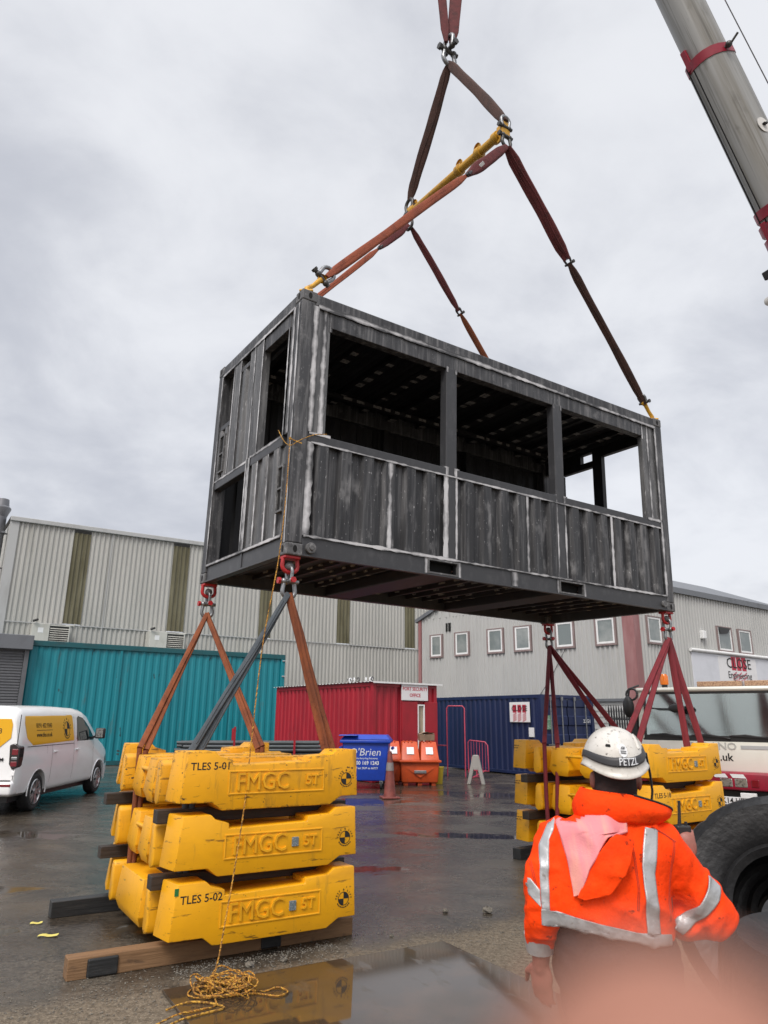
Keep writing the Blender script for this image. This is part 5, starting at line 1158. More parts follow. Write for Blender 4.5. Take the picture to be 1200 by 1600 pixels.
for x in (0, 3.5):
    car_wheel(vn, x, -.86, .345, .23, .3 if x else .0); car_wheel(vn, x, .86, .345, .23, .1)

# ------------------------------------------------------------------ yard clutter
# stack of steel tubes on a stillage
stl = thing('tube_stillage', 'low steel stillage with rusty red uprights holding the stack of tubes', 'stillage', (-3.35, 19.2, 0), R(14))
mb = MB()
for x in (-.45, 1.05): mb.box(x-.05, x+.05, -.5, .5, .0, .5); mb.box(x-.04, x+.04, -.5, .5, .5, .58)
mb.split('base_frame', m['tube_steel'], stl)
for x, y, h in ((-.45, -.5, 1.55), (1.05, -.5, 1.45), (-.45, .5, 1.5), (1.05, .5, 1.4)): MB().box(x-.025, x+.025, y-.025, y+.025, 0, h).build('upright', m['red_panel'], stl)
tb = None; cnt = 0
for lay in range(7):
    for q in range(7):
        if lay == 6 and q in (0, 3, 5): continue
        if tb is None:
            tb = MB().tube([(-1.75, 0, 0), (1.75, 0, 0)], .042, 12).build('steel_tube', m['tube_steel'], smooth=40); o = tb
        else: o = tb.copy(); COL.objects.link(o)
        o.matrix_world = frame((-3.35, 19.2, 0), R(14))@Matrix.Translation((random.uniform(-.18, .22), -.40+q*.128+(.05 if lay % 2 else 0), .63+lay*.088))@Matrix.Rotation(R(random.uniform(-.6, .6)), 4, 'Z')
        tag(o, 'dull grey steel tube in the stack behind the left weights', 'tube', 'steel tubes in the stack')
# blue wheeled bin
bb = thing('wheeled_bin', 'blue four wheeled commercial waste bin with white lettering beside the red cabin', 'bin', (-.40, 20.35, 0), R(-4))
def frust(mb, x0, x1, y0, y1, z0, X0, X1, Y0, Y1, z1, mi=0):
    mb.add([(x0, y0, z0), (x1, y0, z0), (x1, y1, z0), (x0, y1, z0), (X0, Y0, z1), (X1, Y0, z1), (X1, Y1, z1), (X0, Y1, z1)], [(3, 2, 1, 0), (4, 5, 6, 7), (0, 1, 5, 4), (1, 2, 6, 5), (2, 3, 7, 6), (3, 0, 4, 7)], mi); return mb
frust(MB(), -.52, .52, -.38, .38, .2, -.62, .62, -.48, .48, 1.18).build('bin_body', m['bin_blue'], bb, bevel=.04, seg=3, smooth=40)
mb = MB(); mb.box(-.68, .68, -.55, .55, 1.15, 1.24); mb.build('bin_rim', m['bin_blue'], bb, bevel=.03, smooth=40)
mb = MB(); frust(mb, -.66, .66, -.54, .54, 1.245, -.55, .55, -.38, .45, 1.36); mb.box(-.7, -.2, -.62, -.1, 1.33, 1.36); lid = mb.build('bin_lid', m['bin_blue'], bb, bevel=.03, seg=3, smooth=40)
mb = MB()
for x in (-.70, .70): mb.tube([(x, -.2, 1.02), (x, .2, 1.02)], .04, 8)
mb.build('trunnion', m['bin_blue'], bb)
for x in (-.42, .42):
    for y in (-.33, .33):
        w = MB().disc((x-.03, y, .1), (1, 0, 0), .10, .06, 20); w = w.build('caster', m['rubber'], bb, bevel=.012); MB().box(x-.045, x+.045, y-.04, y+.04, .14, .22).build('caster_fork', m['galv'], w)
fn = plane_fn((0, -.435, .72), (1, 0, 0), (0, -.102, 1)); mb = MB()
mb.text("O'Brien", .27, lambda a, b, c: fn(a+.18*b, b+.20, c), .004, bold=-.004); mb.text('Waste Recycling Solutions', .062, lambda a, b, c: fn(a, b+.05, c), .003, bold=.008); mb.text('0800 169 1243', .135, lambda a, b, c: fn(a, b-.07, c), .003, bold=.02, sx=.9); mb.text('or Text SKIP to 66777', .072, lambda a, b, c: fn(a, b-.20, c), .003, bold=.01); mb.build('bin_lettering', m['white_ink'], bb)
# orange bins
def orange_bin(x, y, rz, w, label, nlid, handle):
    t = thing('orange_bin', label, 'bin', (x, y, 0), rz, 'orange lidded bins')
    frust(MB(), 0.04, w-.04, -.36, .36, .08, 0, w, -.44, .44, .62).build('bin_body', m['bin_orange'], t, bevel=.035, seg=3, smooth=40)
    MB().box(-.05, w+.05, -.52, .48, .62, .68).build('bin_rim', m['bin_orange'], t, bevel=.02, smooth=40)
    for k in range(nlid):
        a, b = w*k/nlid+.01, w*(k+1)/nlid-.01
        mb = MB(); frust(mb, a, b, -.48, .46, .683, a+.05, b-.05, -.16, .42, 1.16)
        for j in range(3): mb.box(a+.09+(b-a-.2)*j/3, a+.12+(b-a-.2)*j/3, -.2, .3, 1.14, 1.185)
        l_ = mb.build('lid', m['bin_orange'], t, bevel=.03, seg=3, smooth=40)
        f = plane_fn(((a+b)/2, -.335, .92), (1, 0, 0), (0, .32, .477)); mb = MB(); mb.add([f(*q, .012) for q in [(-.10, -.11), (.10, -.11), (.10, .11), (-.10, .11)]], [(0, 1, 2, 3)]); mb.add([f(*q, .006) for q in [(-.10, -.11), (.10, -.11), (.10, .11), (-.10, .11)]], [(3, 2, 1, 0)]); mb.build('lid_label', m['pale_label'], l_)
    mb = MB()
    for x_ in (.15, w/2, w-.15): mb.box(x_-.06, x_+.06, -.3, .3, 0, .1)
    mb.build('foot', m['bin_orange'], t, bevel=.01)
    if handle: MB().box(w/2-.17, w/2+.17, -.47, -.40, .33, .41).build('handle_plate', m['galv'], t, bevel=.012); 
    mb = MB(); mb.prism([(.1, .5), (w/2, .56), (w-.1, .5), (w/2, .22)], lambda a, b: Vector((a, -.425+(.6-b)*.0, b)), (0, .05, 0)); mb.build('moulded_panel', m['bin_orange'], t)
    return t
orange_bin(.52, 21.45, R(3), 1.08, 'large orange bin with two labelled lids to the right of the blue bin', 2, True)
orange_bin(.10, 21.75, R(3), .45, 'narrow orange bin half hidden behind the traffic cone', 1, False)
t = thing('cardboard_box', 'crumpled brown cardboard box resting on the orange bin lid', 'box', (1.28, 21.5, 1.19), R(8))
frust(MB(), -.21, .21, -.15, .15, 0, -.23, .22, -.16, .16, .17).build('carton', m['card'], t, bevel=.008); mb = MB(); mb.add([(-.23, -.16, .172), (0, -.17, .25), (.22, -.16, .174), (.22, .0, .20), (-.23, .0, .21)], [(0, 1, 2, 3, 4)]); mb.add([(-.23, .16, .172), (.22, .16, .174), (.25, .0, .22), (-.2, .0, .23)], [(0, 1, 2, 3)]); mb.build('flap', m['card'], t)
t = thing('yellow_tub', 'small yellow plastic tub on the ground beside the orange bin', 'tub', (1.62, 21.95, 0)); mb = MB(); mb.lathe([(0, 0), (.15, 0), (.19, .42), (.2, .42), (.2, .46), (0, .46)], n=20); mb.build('tub_body', m['olive_lid'], t, smooth=40); MB().tube(arc_pts((0, -.02, .4), (1, 0, 0), (0, -.3, -1), .2, 0, 3.14, 10), .008, 6).build('bail_handle', m['galv'], t)
# cone
cn = thing('traffic_cone', 'tall grubby faded orange traffic cone in front of the orange bins', 'cone', (.20, 17.75, 0), R(12))
MB().box(-.21, .21, -.21, .21, 0, .045).build('cone_base', m['cone'], cn, bevel=.02)
MB().lathe([(.155, .045), (.14, .09), (.05, .98), (.036, 1.04), (.0, 1.04)], n=28).build('cone_body', m['cone'], cn, smooth=40)
MB().lathe([(.096, .61), (.077, .79), (.069, .79), (.088, .61)], n=28, closed=True).build('reflective_sleeve', m['cone_sleeve'], cn, smooth=40)
# barriers
br = thing('hoop_gate', 'tall faded pink steel hoop standing in front of the navy container', 'barrier', (2.18, 24.9, 0), R(-25))
MB().tube([(0, 0, 0), (0, 0, 2.15), (.05, 0, 2.22), (.55, 0, 2.22), (.62, 0, 2.15), (.62, 0, 0)], .022, 10).build('hoop', m['pink_rail'], br, smooth=40)
MB().tube([(-.02, 0, .95), (-.55, .1, .95), (-.6, .1, .9), (-.6, .1, 0)], .02, 8).build('side_rail', m['pink_rail'], br, smooth=40)
br2 = thing('pedestrian_barrier', 'faded pink crowd barrier with thin vertical bars beside the navy container', 'barrier', (2.82, 24.4, 0), R(-38))
MB().tube([(0, 0, .15), (0, 0, 1.08), (.06, 0, 1.14), (.62, 0, 1.10), (.72, 0, 1.0), (.74, 0, .22), (.0, 0, .22)], .02, 10).build('barrier_frame', m['pink_rail'], br2, smooth=40)
mb = MB()
for k in range(1, 7): mb.tube([(.105*k, 0, .22), (.105*k, 0, 1.11)], .009, 6)
mb.build('barrier_bar', m['pink_rail'], br2); mb = MB(); mb.beam((.3, -.3, .03), (.3, .3, .03), .04, .03); mb.beam((.3, 0, .03), (.3, 0, .22), .03, .03); mb.beam((.3, -.25, .03), (.62, 0, .24), .03, .03); mb.build('barrier_foot', m['pink_rail'], br2)
# trestle leg
tr = thing('barrier_block', 'grey A shaped plastic barrier leg standing on the wet yard', 'barrier leg', (2.72, 21.75, 0), R(-15))
mb = MB(); mb.prism([(-.26, 0), (-.16, 0), (-.055, .42), (.055, .42), (.16, 0), (.26, 0), (.10, .74), (.075, .80), (-.075, .80), (-.10, .74)], lambda a, b: Vector((a, -.07, b)), (0, .14, 0)); mb.build('leg_frame', m['trestle'], tr, bevel=.018)
MB().box(-.09, .09, -.075, .075, .40, .50).build('cross_web', m['trestle'], tr, bevel=.01)
# paper scraps
for (x, y, rz, w, l, lb) in ((-3.02, 7.03, .3, .05, .10, 'crumpled yellow paper scrap on the ground nearest the black timber end'), (-2.75, 6.66, .1, .05, .16, 'flat yellow paper scrap on the ground left of the left weight stack')):
    mb = MB(); n_ = 6
    for i in range(n_+1):
        z = .006+.004*math.sin(i*1.3)+.004*random.random(); mb.v += [Vector((l*(i/n_-.5), -w/2, z)), Vector((l*(i/n_-.5), w/2, z+.006*random.random()))]
    for i in range(n_): mb.f.append([2*i, 2*i+2, 2*i+3, 2*i+1]); mb.mi.append(0)
    o = mb.build('paper_scrap', m['paper']); o.matrix_world = frame((x, y, 0), rz); tag(o, lb, 'litter', 'paper scraps')
# road plate
pr0 = thing('road_plate', 'wet rusty steel road plate lying in the foreground and mirroring the yellow weights', 'steel plate', (-1.44, 5.42, 0), R(30.4))
MB().box(0, 2.27, -2.45, 0, .004, .022).build('plate_sheet', m['plate'], pr0, bevel=.004)
# loose stones: grit near the plate and bearers
mb = MB()
for k in range(2600):
    u = random.uniform(-2.2, 3.2); v = random.gauss(-.32, .22); p = sw_((-1.44, 5.42), R(30.4), u, v+.42, 0)
    if random.random() < .22: p = sw_(SL, RL, random.uniform(.1, 1.4), random.gauss(.02, .07), 0)
    r = random.uniform(.003, .0085); c = [Vector((p.x+r*math.cos(a)*random.uniform(.7, 1.2), p.y+r*math.sin(a)*random.uniform(.7, 1.2), .003)) for a in (0, 1.3, 2.5, 3.8, 5.1)]
    mb.add(c+[Vector((p.x, p.y, .003+r*.9))], [(i, (i+1) % 5, 5) for i in range(5)])
o = mb.build('loose_grit', m['brick_rubble'], recalc=False); o['kind'] = 'stuff'; o['label'] = 'loose grit scattered along the steel plate and the front timber'; o['category'] = 'grit'
for x, y, r in ((1.02, 7.55, .05), (.62, 7.55, .03), (-.95, 5.95, .035), (-.72, 6.08, .03), (.1, 6.75, .02)):
    mb = MB(); mb.ellipsoid((0, 0, r*.5), (r, r*.7, r*.6), nu=9, nv=6)
    for v in mb.v: v += Vector((random.uniform(-1, 1), random.uniform(-1, 1), random.uniform(-.5, .5)))*r*.22
    o = mb.build('loose_stone', m['brick_rubble']); o.location = (x, y, 0); tag(o, 'small dark loose stone lying on the wet yard', 'stone', 'loose stones on the yard')

# ------------------------------------------------------------------ crane cab
CR = frame((4.60, 13.36, 0), R(-36.9))
cr = thing('mobile_crane', 'cream mobile crane carrier with wide windscreen and crimson striped bumper behind the right weights', 'crane', mat=CR)
mb = MB(); mb.box(0, 2.55, 0.02, 1.95, .95, 1.50); mb.build('cab_front', m['crane_white'], cr, bevel=.05, seg=3, smooth=40)
mb = MB()
mb.box(-.02, 2.57, .03, 2.0, 2.27, 2.355); mb.build('cab_roof', m['crane_white'], cr, bevel=.05, seg=3, smooth=40)
mb = MB(); mb.beam((.05, .06, 1.48), (.09, .10, 2.28), .09, .10, up=(0, 1, 0)); mb.beam((2.50, .06, 1.48), (2.46, .10, 2.28), .10, .10, up=(0, 1, 0)); mb.box(0, 2.55, 1.85, 1.95, 1.5, 2.32); mb.box(0, .06, 1.0, 1.9, 1.5, 2.32); mb.box(2.49, 2.55, 1.0, 1.9, 1.5, 2.32); mb.split('cab_pillar', m['crane_white'], cr, bevel=.01)
mb = MB(); mb.beam((.08, .05, 1.50), (2.48, .05, 1.50), .06, .09); mb.beam((.10, .075, 2.27), (2.46, .075, 2.27), .05, .06); mb.beam((.10, .05, 1.5), (.135, .075, 2.27), .04, .05, up=(0, 1, 0)); mb.beam((2.45, .05, 1.5), (2.42, .075, 2.27), .04, .05, up=(0, 1, 0)); mb.build('windscreen_seal', m['plastic_black'], cr)
MB().box(.115, 2.44, 0, .008, 0, .79, mat=Matrix.Translation((0, .065, 1.53))@Matrix.Rotation(R(-1.5), 4, 'X')).build('windscreen', m['screen_glass'], cr)
mb = MB(); mb.box(.12, 2.44, 1.80, 1.845, 1.5, 2.3); mb.box(.25, .8, .9, 1.3, 1.3, 1.95); mb.box(1.6, 2.2, .9, 1.3, 1.3, 1.85); mb.box(.1, 2.45, .3, .7, 1.45, 1.62); mb.build('cab_interior', m['cab_inside'], cr, bevel=.03)
mb = MB(); mb.tube([(1.27, 1.0, 1.5), (1.27, 1.0, 2.3)], .02, 8); mb.tube([(1.34, 1.0, 1.5), (1.34, 1.0, 2.3)], .02, 8); mb.build('grab_pole', m['white_frame'], cr)
MB().tube(arc_pts((.55, .62, 1.78), (1, 0, 0), (0, .5, .86), .2, 0, 6.283, 20), .016, 8).build('steering_wheel', m['plastic_black'], cr)
for x0, x1 in ((.35, .82), (1.05, 1.52), (1.65, 2.25)):
    mb = MB(); mb.tube([(x0-.15, .02, 1.545), (x0+.1, .03, 1.565), (x1, .0, 1.50)], .014, 6); mb.beam((x0-.1, .015, 1.55), (x1, .01, 1.52), .03, .02); mb.build('wiper', m['plastic_black'], cr)
t_ = MB(); t_.ellipsoid((-.12, -.05, 2.02), (.10, .09, .19), nu=16, nv=10); w = t_.build('mirror', m['plastic_black'], cr, smooth=60); MB().tube([(.05, .1, 2.4), (-.1, -.0, 2.34), (-.13, -.03, 2.1)], .018, 8).tube(arc_pts((-.06, .0, 2.24), (1, 0, 0), (0, .2, 1), .1, 0, 6.2, 14), .02, 6).build('mirror_bracket', m['plastic_black'], w)
t_ = MB(); t_.ellipsoid((.78, -.28, 1.99), (.14, .035, .075), nu=18, nv=10); w = t_.build('mirror', m['plastic_black'], cr, smooth=60); MB().tube([(.08, .05, 2.05), (.3, -.2, 1.99), (.66, -.27, 1.98)], .012, 6).build('mirror_bracket', m['plastic_black'], w)
MB().box(-.12, -.02, .05, .2, 1.1, 1.9).build('air_duct', m['plastic_black'], cr, bevel=.02)
w = MB().tube([(.42, .42, 2.34), (.42, .42, 2.42)], .05, 16).build('beacon', m['plastic_black'], cr, smooth=40); MB().lathe([(.07, 2.42), (.075, 2.48), (.072, 2.57), (.05, 2.61), (0, 2.615)], mat=Matrix.Translation((.42, .42, 0)), n=20).build('beacon_lens', m['amber'], w, smooth=50)
mb = MB(); mb.box(.98, 1.72, .42, .60, 2.372, 2.465); mb.box(1.76, 2.56, .42, .60, 2.372, 2.465); mb.build('lightbar', m['lightbar'], cr, bevel=.012); MB().box(.95, 2.58, .46, .56, 2.35, 2.374).build('lightbar_mount', m['plastic_black'], cr)
mb = MB(); mb.box(-.08, 2.62, -.26, .15, .72, .99); mb.build('bumper', m['crane_red'], cr, bevel=.03, seg=3, smooth=40)
fn = plane_fn((0, -.262, 0), (1, 0, 0), (0, 0, 1)); mb = MB()
for a in ((.98, .93), (1.13, .96), (1.40, .975), (.5, .93), (.1, .93)):
    x, z = a; q = [(x, z), (x+.09, z), (x+.22, .77), (x+.13, .77)] if a[1] == .93 else [(x+.1, .965), (x+.30, .965), (x+.34, .905), (x+.14, .905)]
    mb.add([fn(*p, .004) for p in q], [(0, 1, 2, 3)])
mb.build('white_stripe', m['white_frame'], cr)
for x in (1.34, 1.56): MB().box(x, x+.19, -.27, -.2, .765, .895).build('headlight', m['lens'], cr, bevel=.015)
MB().box(1.80, 1.92, -.27, -.2, .77, .89).build('side_lamp', m['tail_red'], cr, bevel=.012)
np_ = MB().box(1.20, 1.74, -.24, -.215, .495, .615).build('number_plate', m['white_sign'], cr, bevel=.006)
fn = plane_fn((1.47, -.241, .555), (1, 0, 0), (0, 0, 1)); mb = MB(); mb.text('NK14 HJL', .118, fn, .003, bold=.012, sx=.90); mb.build('plate_lettering', m['black'], np_)
MB().box(1.62, 1.86, -.26, -.2, .60, .685).build('step_lamp', m['white_frame'], cr, bevel=.01)
mb = MB(); mb.box(0.1, 2.4, -.15, 7.5, .42, .72); mb.build('chassis', m['plastic_black'], cr, bevel=.02)
mb = MB(); mb.box(.05, 2.5, 2.1, 8.2, .95, 1.30); mb.box(.4, 2.1, 2.4, 3.6, 1.30, 1.75); mb.build('carrier_deck', m['crane_white'], cr, bevel=.03)
for y in (1.0, 2.75, 5.6, 7.2):
    for x in (.15, 2.40):
        w = bpy.data.objects.new('wheel', None); COL.objects.link(w); w.parent = cr; w.matrix_local = Matrix.Translation((x, y, .52))@Matrix.Rotation(R(90 if x > 1 else -90), 4, 'Y')
        MB().lathe([(.30, -.15), (.42, -.17), (.50, -.13), (.52, -.1), (.52, .1), (.50, .13), (.42, .17), (.30, .15)], n=32, closed=True).build('tyre', m['rubber'], w, smooth=45); MB().lathe([(0, .04), (.12, .06), (.14, .02), (.28, .06), (.31, .13), (.31, -.1)], n=24).build('rim', m['crane_white'], w, smooth=40)
fn = plane_fn((0, .018, 0), (1, 0, 0), (0, 0, 1)); mb = MB(); mb.text('co.uk', .17, lambda a, b, c: fn(a+1.52, b+1.205, c), .003, ax='RIGHT', bold=.015); mb.build('cab_lettering', m['black'], cr)
mb = MB(); mb.text('TADANO', .16, lambda a, b, c: fn(a+1.60, b+1.38, c), .008, ax='RIGHT', bold=.01, sx=1.15); mb.build('raised_badge', M('pale_grey_badge', (.46, .46, .43), .4), cr)
mb = MB(); mb.box(1.66, 2.50, .012, .03, 1.345, 1.40); mb.box(2.10, 2.112, .008, .03, .97, 1.48); mb.build('panel_groove', m['shed_trim'], cr)
tp = MB(); tp.ellipsoid((0, 0, 0), (.42, .25, .14), nu=20, nv=12)
for v in tp.v: v += Vector((1, 1, 1))*0+v*.22*noise.noise(v*7)
tp = tp.build('tarpaulin_bundle', m['tarp_red'], smooth=70); tp.matrix_world = CR@Matrix.Translation((2.48, .95, 2.47)); tag(tp, 'crimson bundled tarpaulin lying on the crane cab roof', 'tarpaulin')

# ------------------------------------------------------------------ crane boom
BA = Vector((11.85, 14.0, 3.0)); BB_ = Vector((1.12, 9.35, 28.7)); bdir = (BB_-BA).normalized(); BL = (BB_-BA).length
upn_ = (Vector((0, 0, 1))-bdir*bdir.z).normalized()
bm = thing('crane_boom', 'grey telescopic crane boom with crimson collars crossing the upper right corner', 'crane boom', mat=Matrix.Translation(BA)@Matrix((upn_.cross(bdir), upn_, bdir)).transposed().to_4x4())
bdir, upn, hx = Vector((0, 0, 1)), Vector((0, 1, 0)), Vector((1, 0, 0))
def bprof(r): return [(r*a, r*b) for a, b in ((-.62, 1.0), (.62, 1.0), (.86, .90), (.98, .68), (1.0, .2), (.94, -.25), (.78, -.66), (.5, -.93), (.2, -1.03), (-.2, -1.03), (-.5, -.93), (-.78, -.66), (-.94, -.25), (-1.0, .2), (-.98, .68), (-.86, .90))]
def bsec(s0, s1, r, name, mt):
    return MB().sweep([bdir*(BL*s0), bdir*(BL*s1)], bprof(r), up=upn).build(name, m[mt], bm, smooth=38)
bsec(0, .326, .47, 'boom_base_section', 'boom_white'); bsec(.326, .476, .42, 'boom_section', 'boom'); bsec(.476, .66, .37, 'boom_section', 'boom'); bsec(.66, .82, .33, 'boom_section', 'boom'); bsec(.82, 1.0, .29, 'boom_section', 'boom')
for s0, r in ((.3235, .485), (.3345, .475), (.3455, .455), (.470, .435), (.655, .40), (.815, .35)):
    c = bsec(s0, s0+.0072, r, 'boom_collar', 'collar')
for s0, r in ((.3325, .46), (.4765, .42)):
    MB().beam(bdir*(BL*(s0-.005))-upn*(r*.97)-hx*r*.34, bdir*(BL*(s0+.011))-upn*(r*.97)-hx*r*.34, .12, .07, up=upn).build('collar_block', m['collar'], bm, bevel=.01)
mb = MB()
for k, off in ((0, -.34), (1, -.14)):
    mb.tube([bdir*(BL*(.33))-upn*(.425)+hx*off*.42*1.5, bdir*(BL*.475)-upn*(.425)+hx*off*.42*1.5], .016, 6)
mb.build('weld_line', m['hole'], bm)
mb = MB(); mb.tube([bdir*(BL*.473)+hx*.40, bdir*(BL*.473)+hx*.56+upn*.05, bdir*(BL*.476)+hx*.70+upn*.12], .025, 8); mb.ellipsoid(bdir*(BL*.473)+hx*.50+upn*.03, (.07, .07, .07), nu=12, nv=8); mb.build('cable_guide', m['darkgalv'], bm)
MB().tube([bdir*(BL*.25)+hx*.80+upn*.3, bdir*(BL*.40)+hx*.72+upn*.3, bdir*(BL*.62)+hx*.6+upn*.3, bdir*(BL*1.0)+hx*.35+upn*.3], .011, 6).build('boom_cable', m['cable'], bm)
for s_ in (.385, .408):
    MB().disc(bdir*(BL*s_)+hx*.412+upn*.05, hx, .17, .012, 20).build('access_cover', m['boom_white'], bm); MB().box(-.05, .05, -.05, .05, -.02, .02, mat=Matrix.Translation(bdir*(BL*s_)+hx*.43+upn*.05)).build('cover_latch', m['hole'], bm)
lp = lambda s_, a, b: bdir*(BL*s_)+hx*a+upn*b
mb = MB(); mb.beam(lp(.309, -.62, -.35), lp(.309, -.44, -.35), .18, .2, up=upn); mb.build('work_lamp', m['plastic_black'], bm, bevel=.02)
mb = MB(); mb.tube([lp(.292, -.78, -.3), lp(.292, -.3, -.3)], .10, 14); mb.ellipsoid(lp(.292, -.8, -.3), (.10, .10, .10), nu=14, nv=8); mb.build('ram_pin', m['boom_white'], bm, smooth=50)
mb = MB(); mb.beam(lp(.268, -.95, -.3), lp(.268, -.3, -.3), .05, .20, up=upn); mb.build('side_flap', m['shed_trim'], bm, bevel=.01)
mb = MB(); mb.tube([lp(1.0, -.35, -.25), lp(1.0, .35, -.25)], .38, 24); mb.build('head_sheave', m['darkgalv'], bm, smooth=40)
hk = thing('crane_hook', 'yellow hook block on steel ropes above the top edge of the scene', 'hook', HK); mb = MB(); mb.box(-.25, .25, -.15, .15, .35, .95); mb.build('hook_block', m['yellow_steel'], hk, bevel=.04); MB().tube([(0, 0, .4), (0, 0, .12)]+arc_pts((0, 0, -.03), (0, 1, 0), (0, 0, 1), .16, 1.57, -2.6, 14), .055, 10).build('hook_body', m['darkgalv'], hk, smooth=50)
mb = MB(); tpn = BB_-HK-Vector((0, 0, .3)); 
for q in (-.15, .15): mb.tube([(q, 0, .9), tuple(tpn+Vector((q, 0, 0)))], .012, 6)
mb.build('hoist_rope', m['cable'], hk)

# ------------------------------------------------------------------ scrap tyres
def big_tyre(label, mat, Ro=.53, Ri=.285, w=.30, seed=1):
    rnd = random.Random(seed)
    pr_ = [(Ri, -w*.36), (Ri+.035, -w*.43), (Ri+.06, -w*.36), (Ri+.10, -w*.46), (Ro-.10, -w*.52), (Ro-.075, -w*.54), (Ro-.06, -w*.50), (Ro-.018, -w*.42), (Ro, -w*.30), (Ro+.002, 0), (Ro, w*.30), (Ro-.018, w*.42), (Ro-.06, w*.50), (Ro-.075, w*.54), (Ro-.10, w*.52), (Ri+.10, w*.46), (Ri+.06, w*.36), (Ri+.035, w*.43), (Ri, w*.36), (Ri+.02, w*.30), (Ri+.12, w*.38), (Ro-.05, w*.3), (Ro-.03, 0), (Ro-.05, -w*.3), (Ri+.12, -w*.38), (Ri+.02, -w*.30)]
    mb = MB().lathe(pr_, n=96, closed=True)
    for v in mb.v:
        a = math.atan2(v.y, v.x); r = math.hypot(v.x, v.y)
        k = 1+.012*noise.noise(Vector((math.cos(a)*2+seed, math.sin(a)*2, seed)))
        if r > Ro-.02: k += -.012*max(0, noise.noise(Vector((math.cos(a)*9, math.sin(a)*9, v.z*12+seed))))-(.012 if math.sin(a*26+v.z*9) > .78 and abs(v.z) > w*.2 else 0)
        v.x *= k; v.y *= k
    o = mb.build('scrap_tyre', m['rubber_big'], smooth=50); o.matrix_world = mat; return tag(o, label, 'tyre', 'scrap tyres beside the worker')
def axis_mat(c, ax, roll=0): return Matrix.Translation(Vector(c))@Vector(ax).to_track_quat('Z', 'Y').to_matrix().to_4x4()@Matrix.Rotation(roll, 4, 'Z')
TC = Vector((2.07, 3.40, 0))
big_tyre('worn black tyre lying flat at the bottom of the pile on the right', axis_mat(TC+Vector((.02, .05, .21)), (.02, 0, 1)), Ro=.60, Ri=.31, w=.38, seed=1)
big_tyre('cracked black tyre lying flat with its tread towards the worker elbow', axis_mat(TC+Vector((.0, .0, .63)), (.04, -.06, 1), 2), Ro=.60, Ri=.31, w=.38, seed=3)
big_tyre('big slick black tyre standing upright behind the pile with a dark open centre', axis_mat((2.34, 4.50, .70), (-.50, -.95, .40), .6), Ro=.63, Ri=.30, w=.42, seed=4)
big_tyre('unseen black tyre added flat behind the upright tyre to darken its open centre', axis_mat((3.15, 5.9, .20), (0, .02, 1), 1.), Ro=.62, Ri=.3, w=.38, seed=8)  # out of sight, added to darken the view through the upright tyre
big_tyre('black tyre added right behind the upright one to keep its open centre dark', axis_mat((2.55, 4.89, .58), (-.50, -.95, .40), 2.), Ro=.55, Ri=.2, w=.40, seed=9)  # added behind the hole to block the bright ground beyond
wv = MB(); wv.tube([(1.60, 2.98, .93), (1.66, 3.02, 1.02), (1.78, 3.06, 1.04), (1.84, 3.1, .95)], .006, 6); wv.tube([(1.55, 2.96, .70), (1.58, 2.95, .86), (1.68, 2.97, .95), (1.9, 3.0, .96)], .007, 6); o = wv.build('wire_strand', m['darkgalv'], smooth=60); tag(o, 'thin bent wire strands looping over the tyre beside the elbow', 'wire')

# ------------------------------------------------------------------ tag line rope
rp = []
tie = wl(-.03, .02, 1.18)
pts = [wl(.36, -.03, 1.30), wl(.2, -.05, 1.25), wl(.05, -.04, 1.16), wl(-.03, .0, 1.10), wl(-.05, .12, 1.18), wl(-.05, .27, 1.34)]
down = [tie, wl(-.05, -.02, .6), Vector((-.985, 6.56, 3.213)), Vector((-1.06, 6.40, 2.42)), Vector((-1.075, 6.2, 1.66)), Vector((-1.07, 6.02, 1.135)), Vector((-1.085, 5.8, .63)), Vector((-1.10, 5.58, .23)), Vector((-1.09, 5.47, .05))]
def cat(p, n=6):
    p = [Vector(q) for q in p]; out = []
    for i in range(len(p)-1):
        a, b, c, d = p[max(i-1, 0)], p[i], p[i+1], p[min(i+2, len(p)-1)]
        for k in range(n):
            t = k/n; out.append(.5*((2*b)+(c-a)*t+(2*a-5*b+4*c-d)*t*t+(3*b-a-3*c+d)*t**3))
    return out+[p[-1]]
rnd = random.Random(5); coil = []; cc = Vector((-1.02, 5.40, 0)); a = 0
for k in range(150):
    a += .42+.12*rnd.random(); rr_ = .11+.06*math.sin(k*.31)+.045*math.sin(k*.83+1)
    coil.append(cc+Vector((.09*math.sin(k*.17)+rr_*1.25*math.cos(a), .05*math.sin(k*.23+2)+rr_*.95*math.sin(a), .035+.028*(k/150)+.022*math.sin(k*1.7)+.03*rnd.random())))
loop = [cc+Vector(q) for q in ((.22, -.02, .03), (.34, .05, .032), (.42, -.02, .03), (.36, -.1, .03), (.2, -.06, .03), (-.05, -.16, .035), (-.2, -.12, .03), (-.22, .0, .03), (-.12, .05, .04), (-.06, -.1, .04), (.0, -.26, .03), (-.08, -.34, .03), (-.2, -.42, .03), (-.3, -.55, .015))]
allp = down+coil+loop
tail = [cc+Vector(q) for q in ((-.3, -.30, .012), (-.18, -.22, .03), (-.02, -.24, .03), (.06, -.31, .03), (-.05, -.40, .03), (-.16, -.5, .03), (-.22, -.62, .03))]
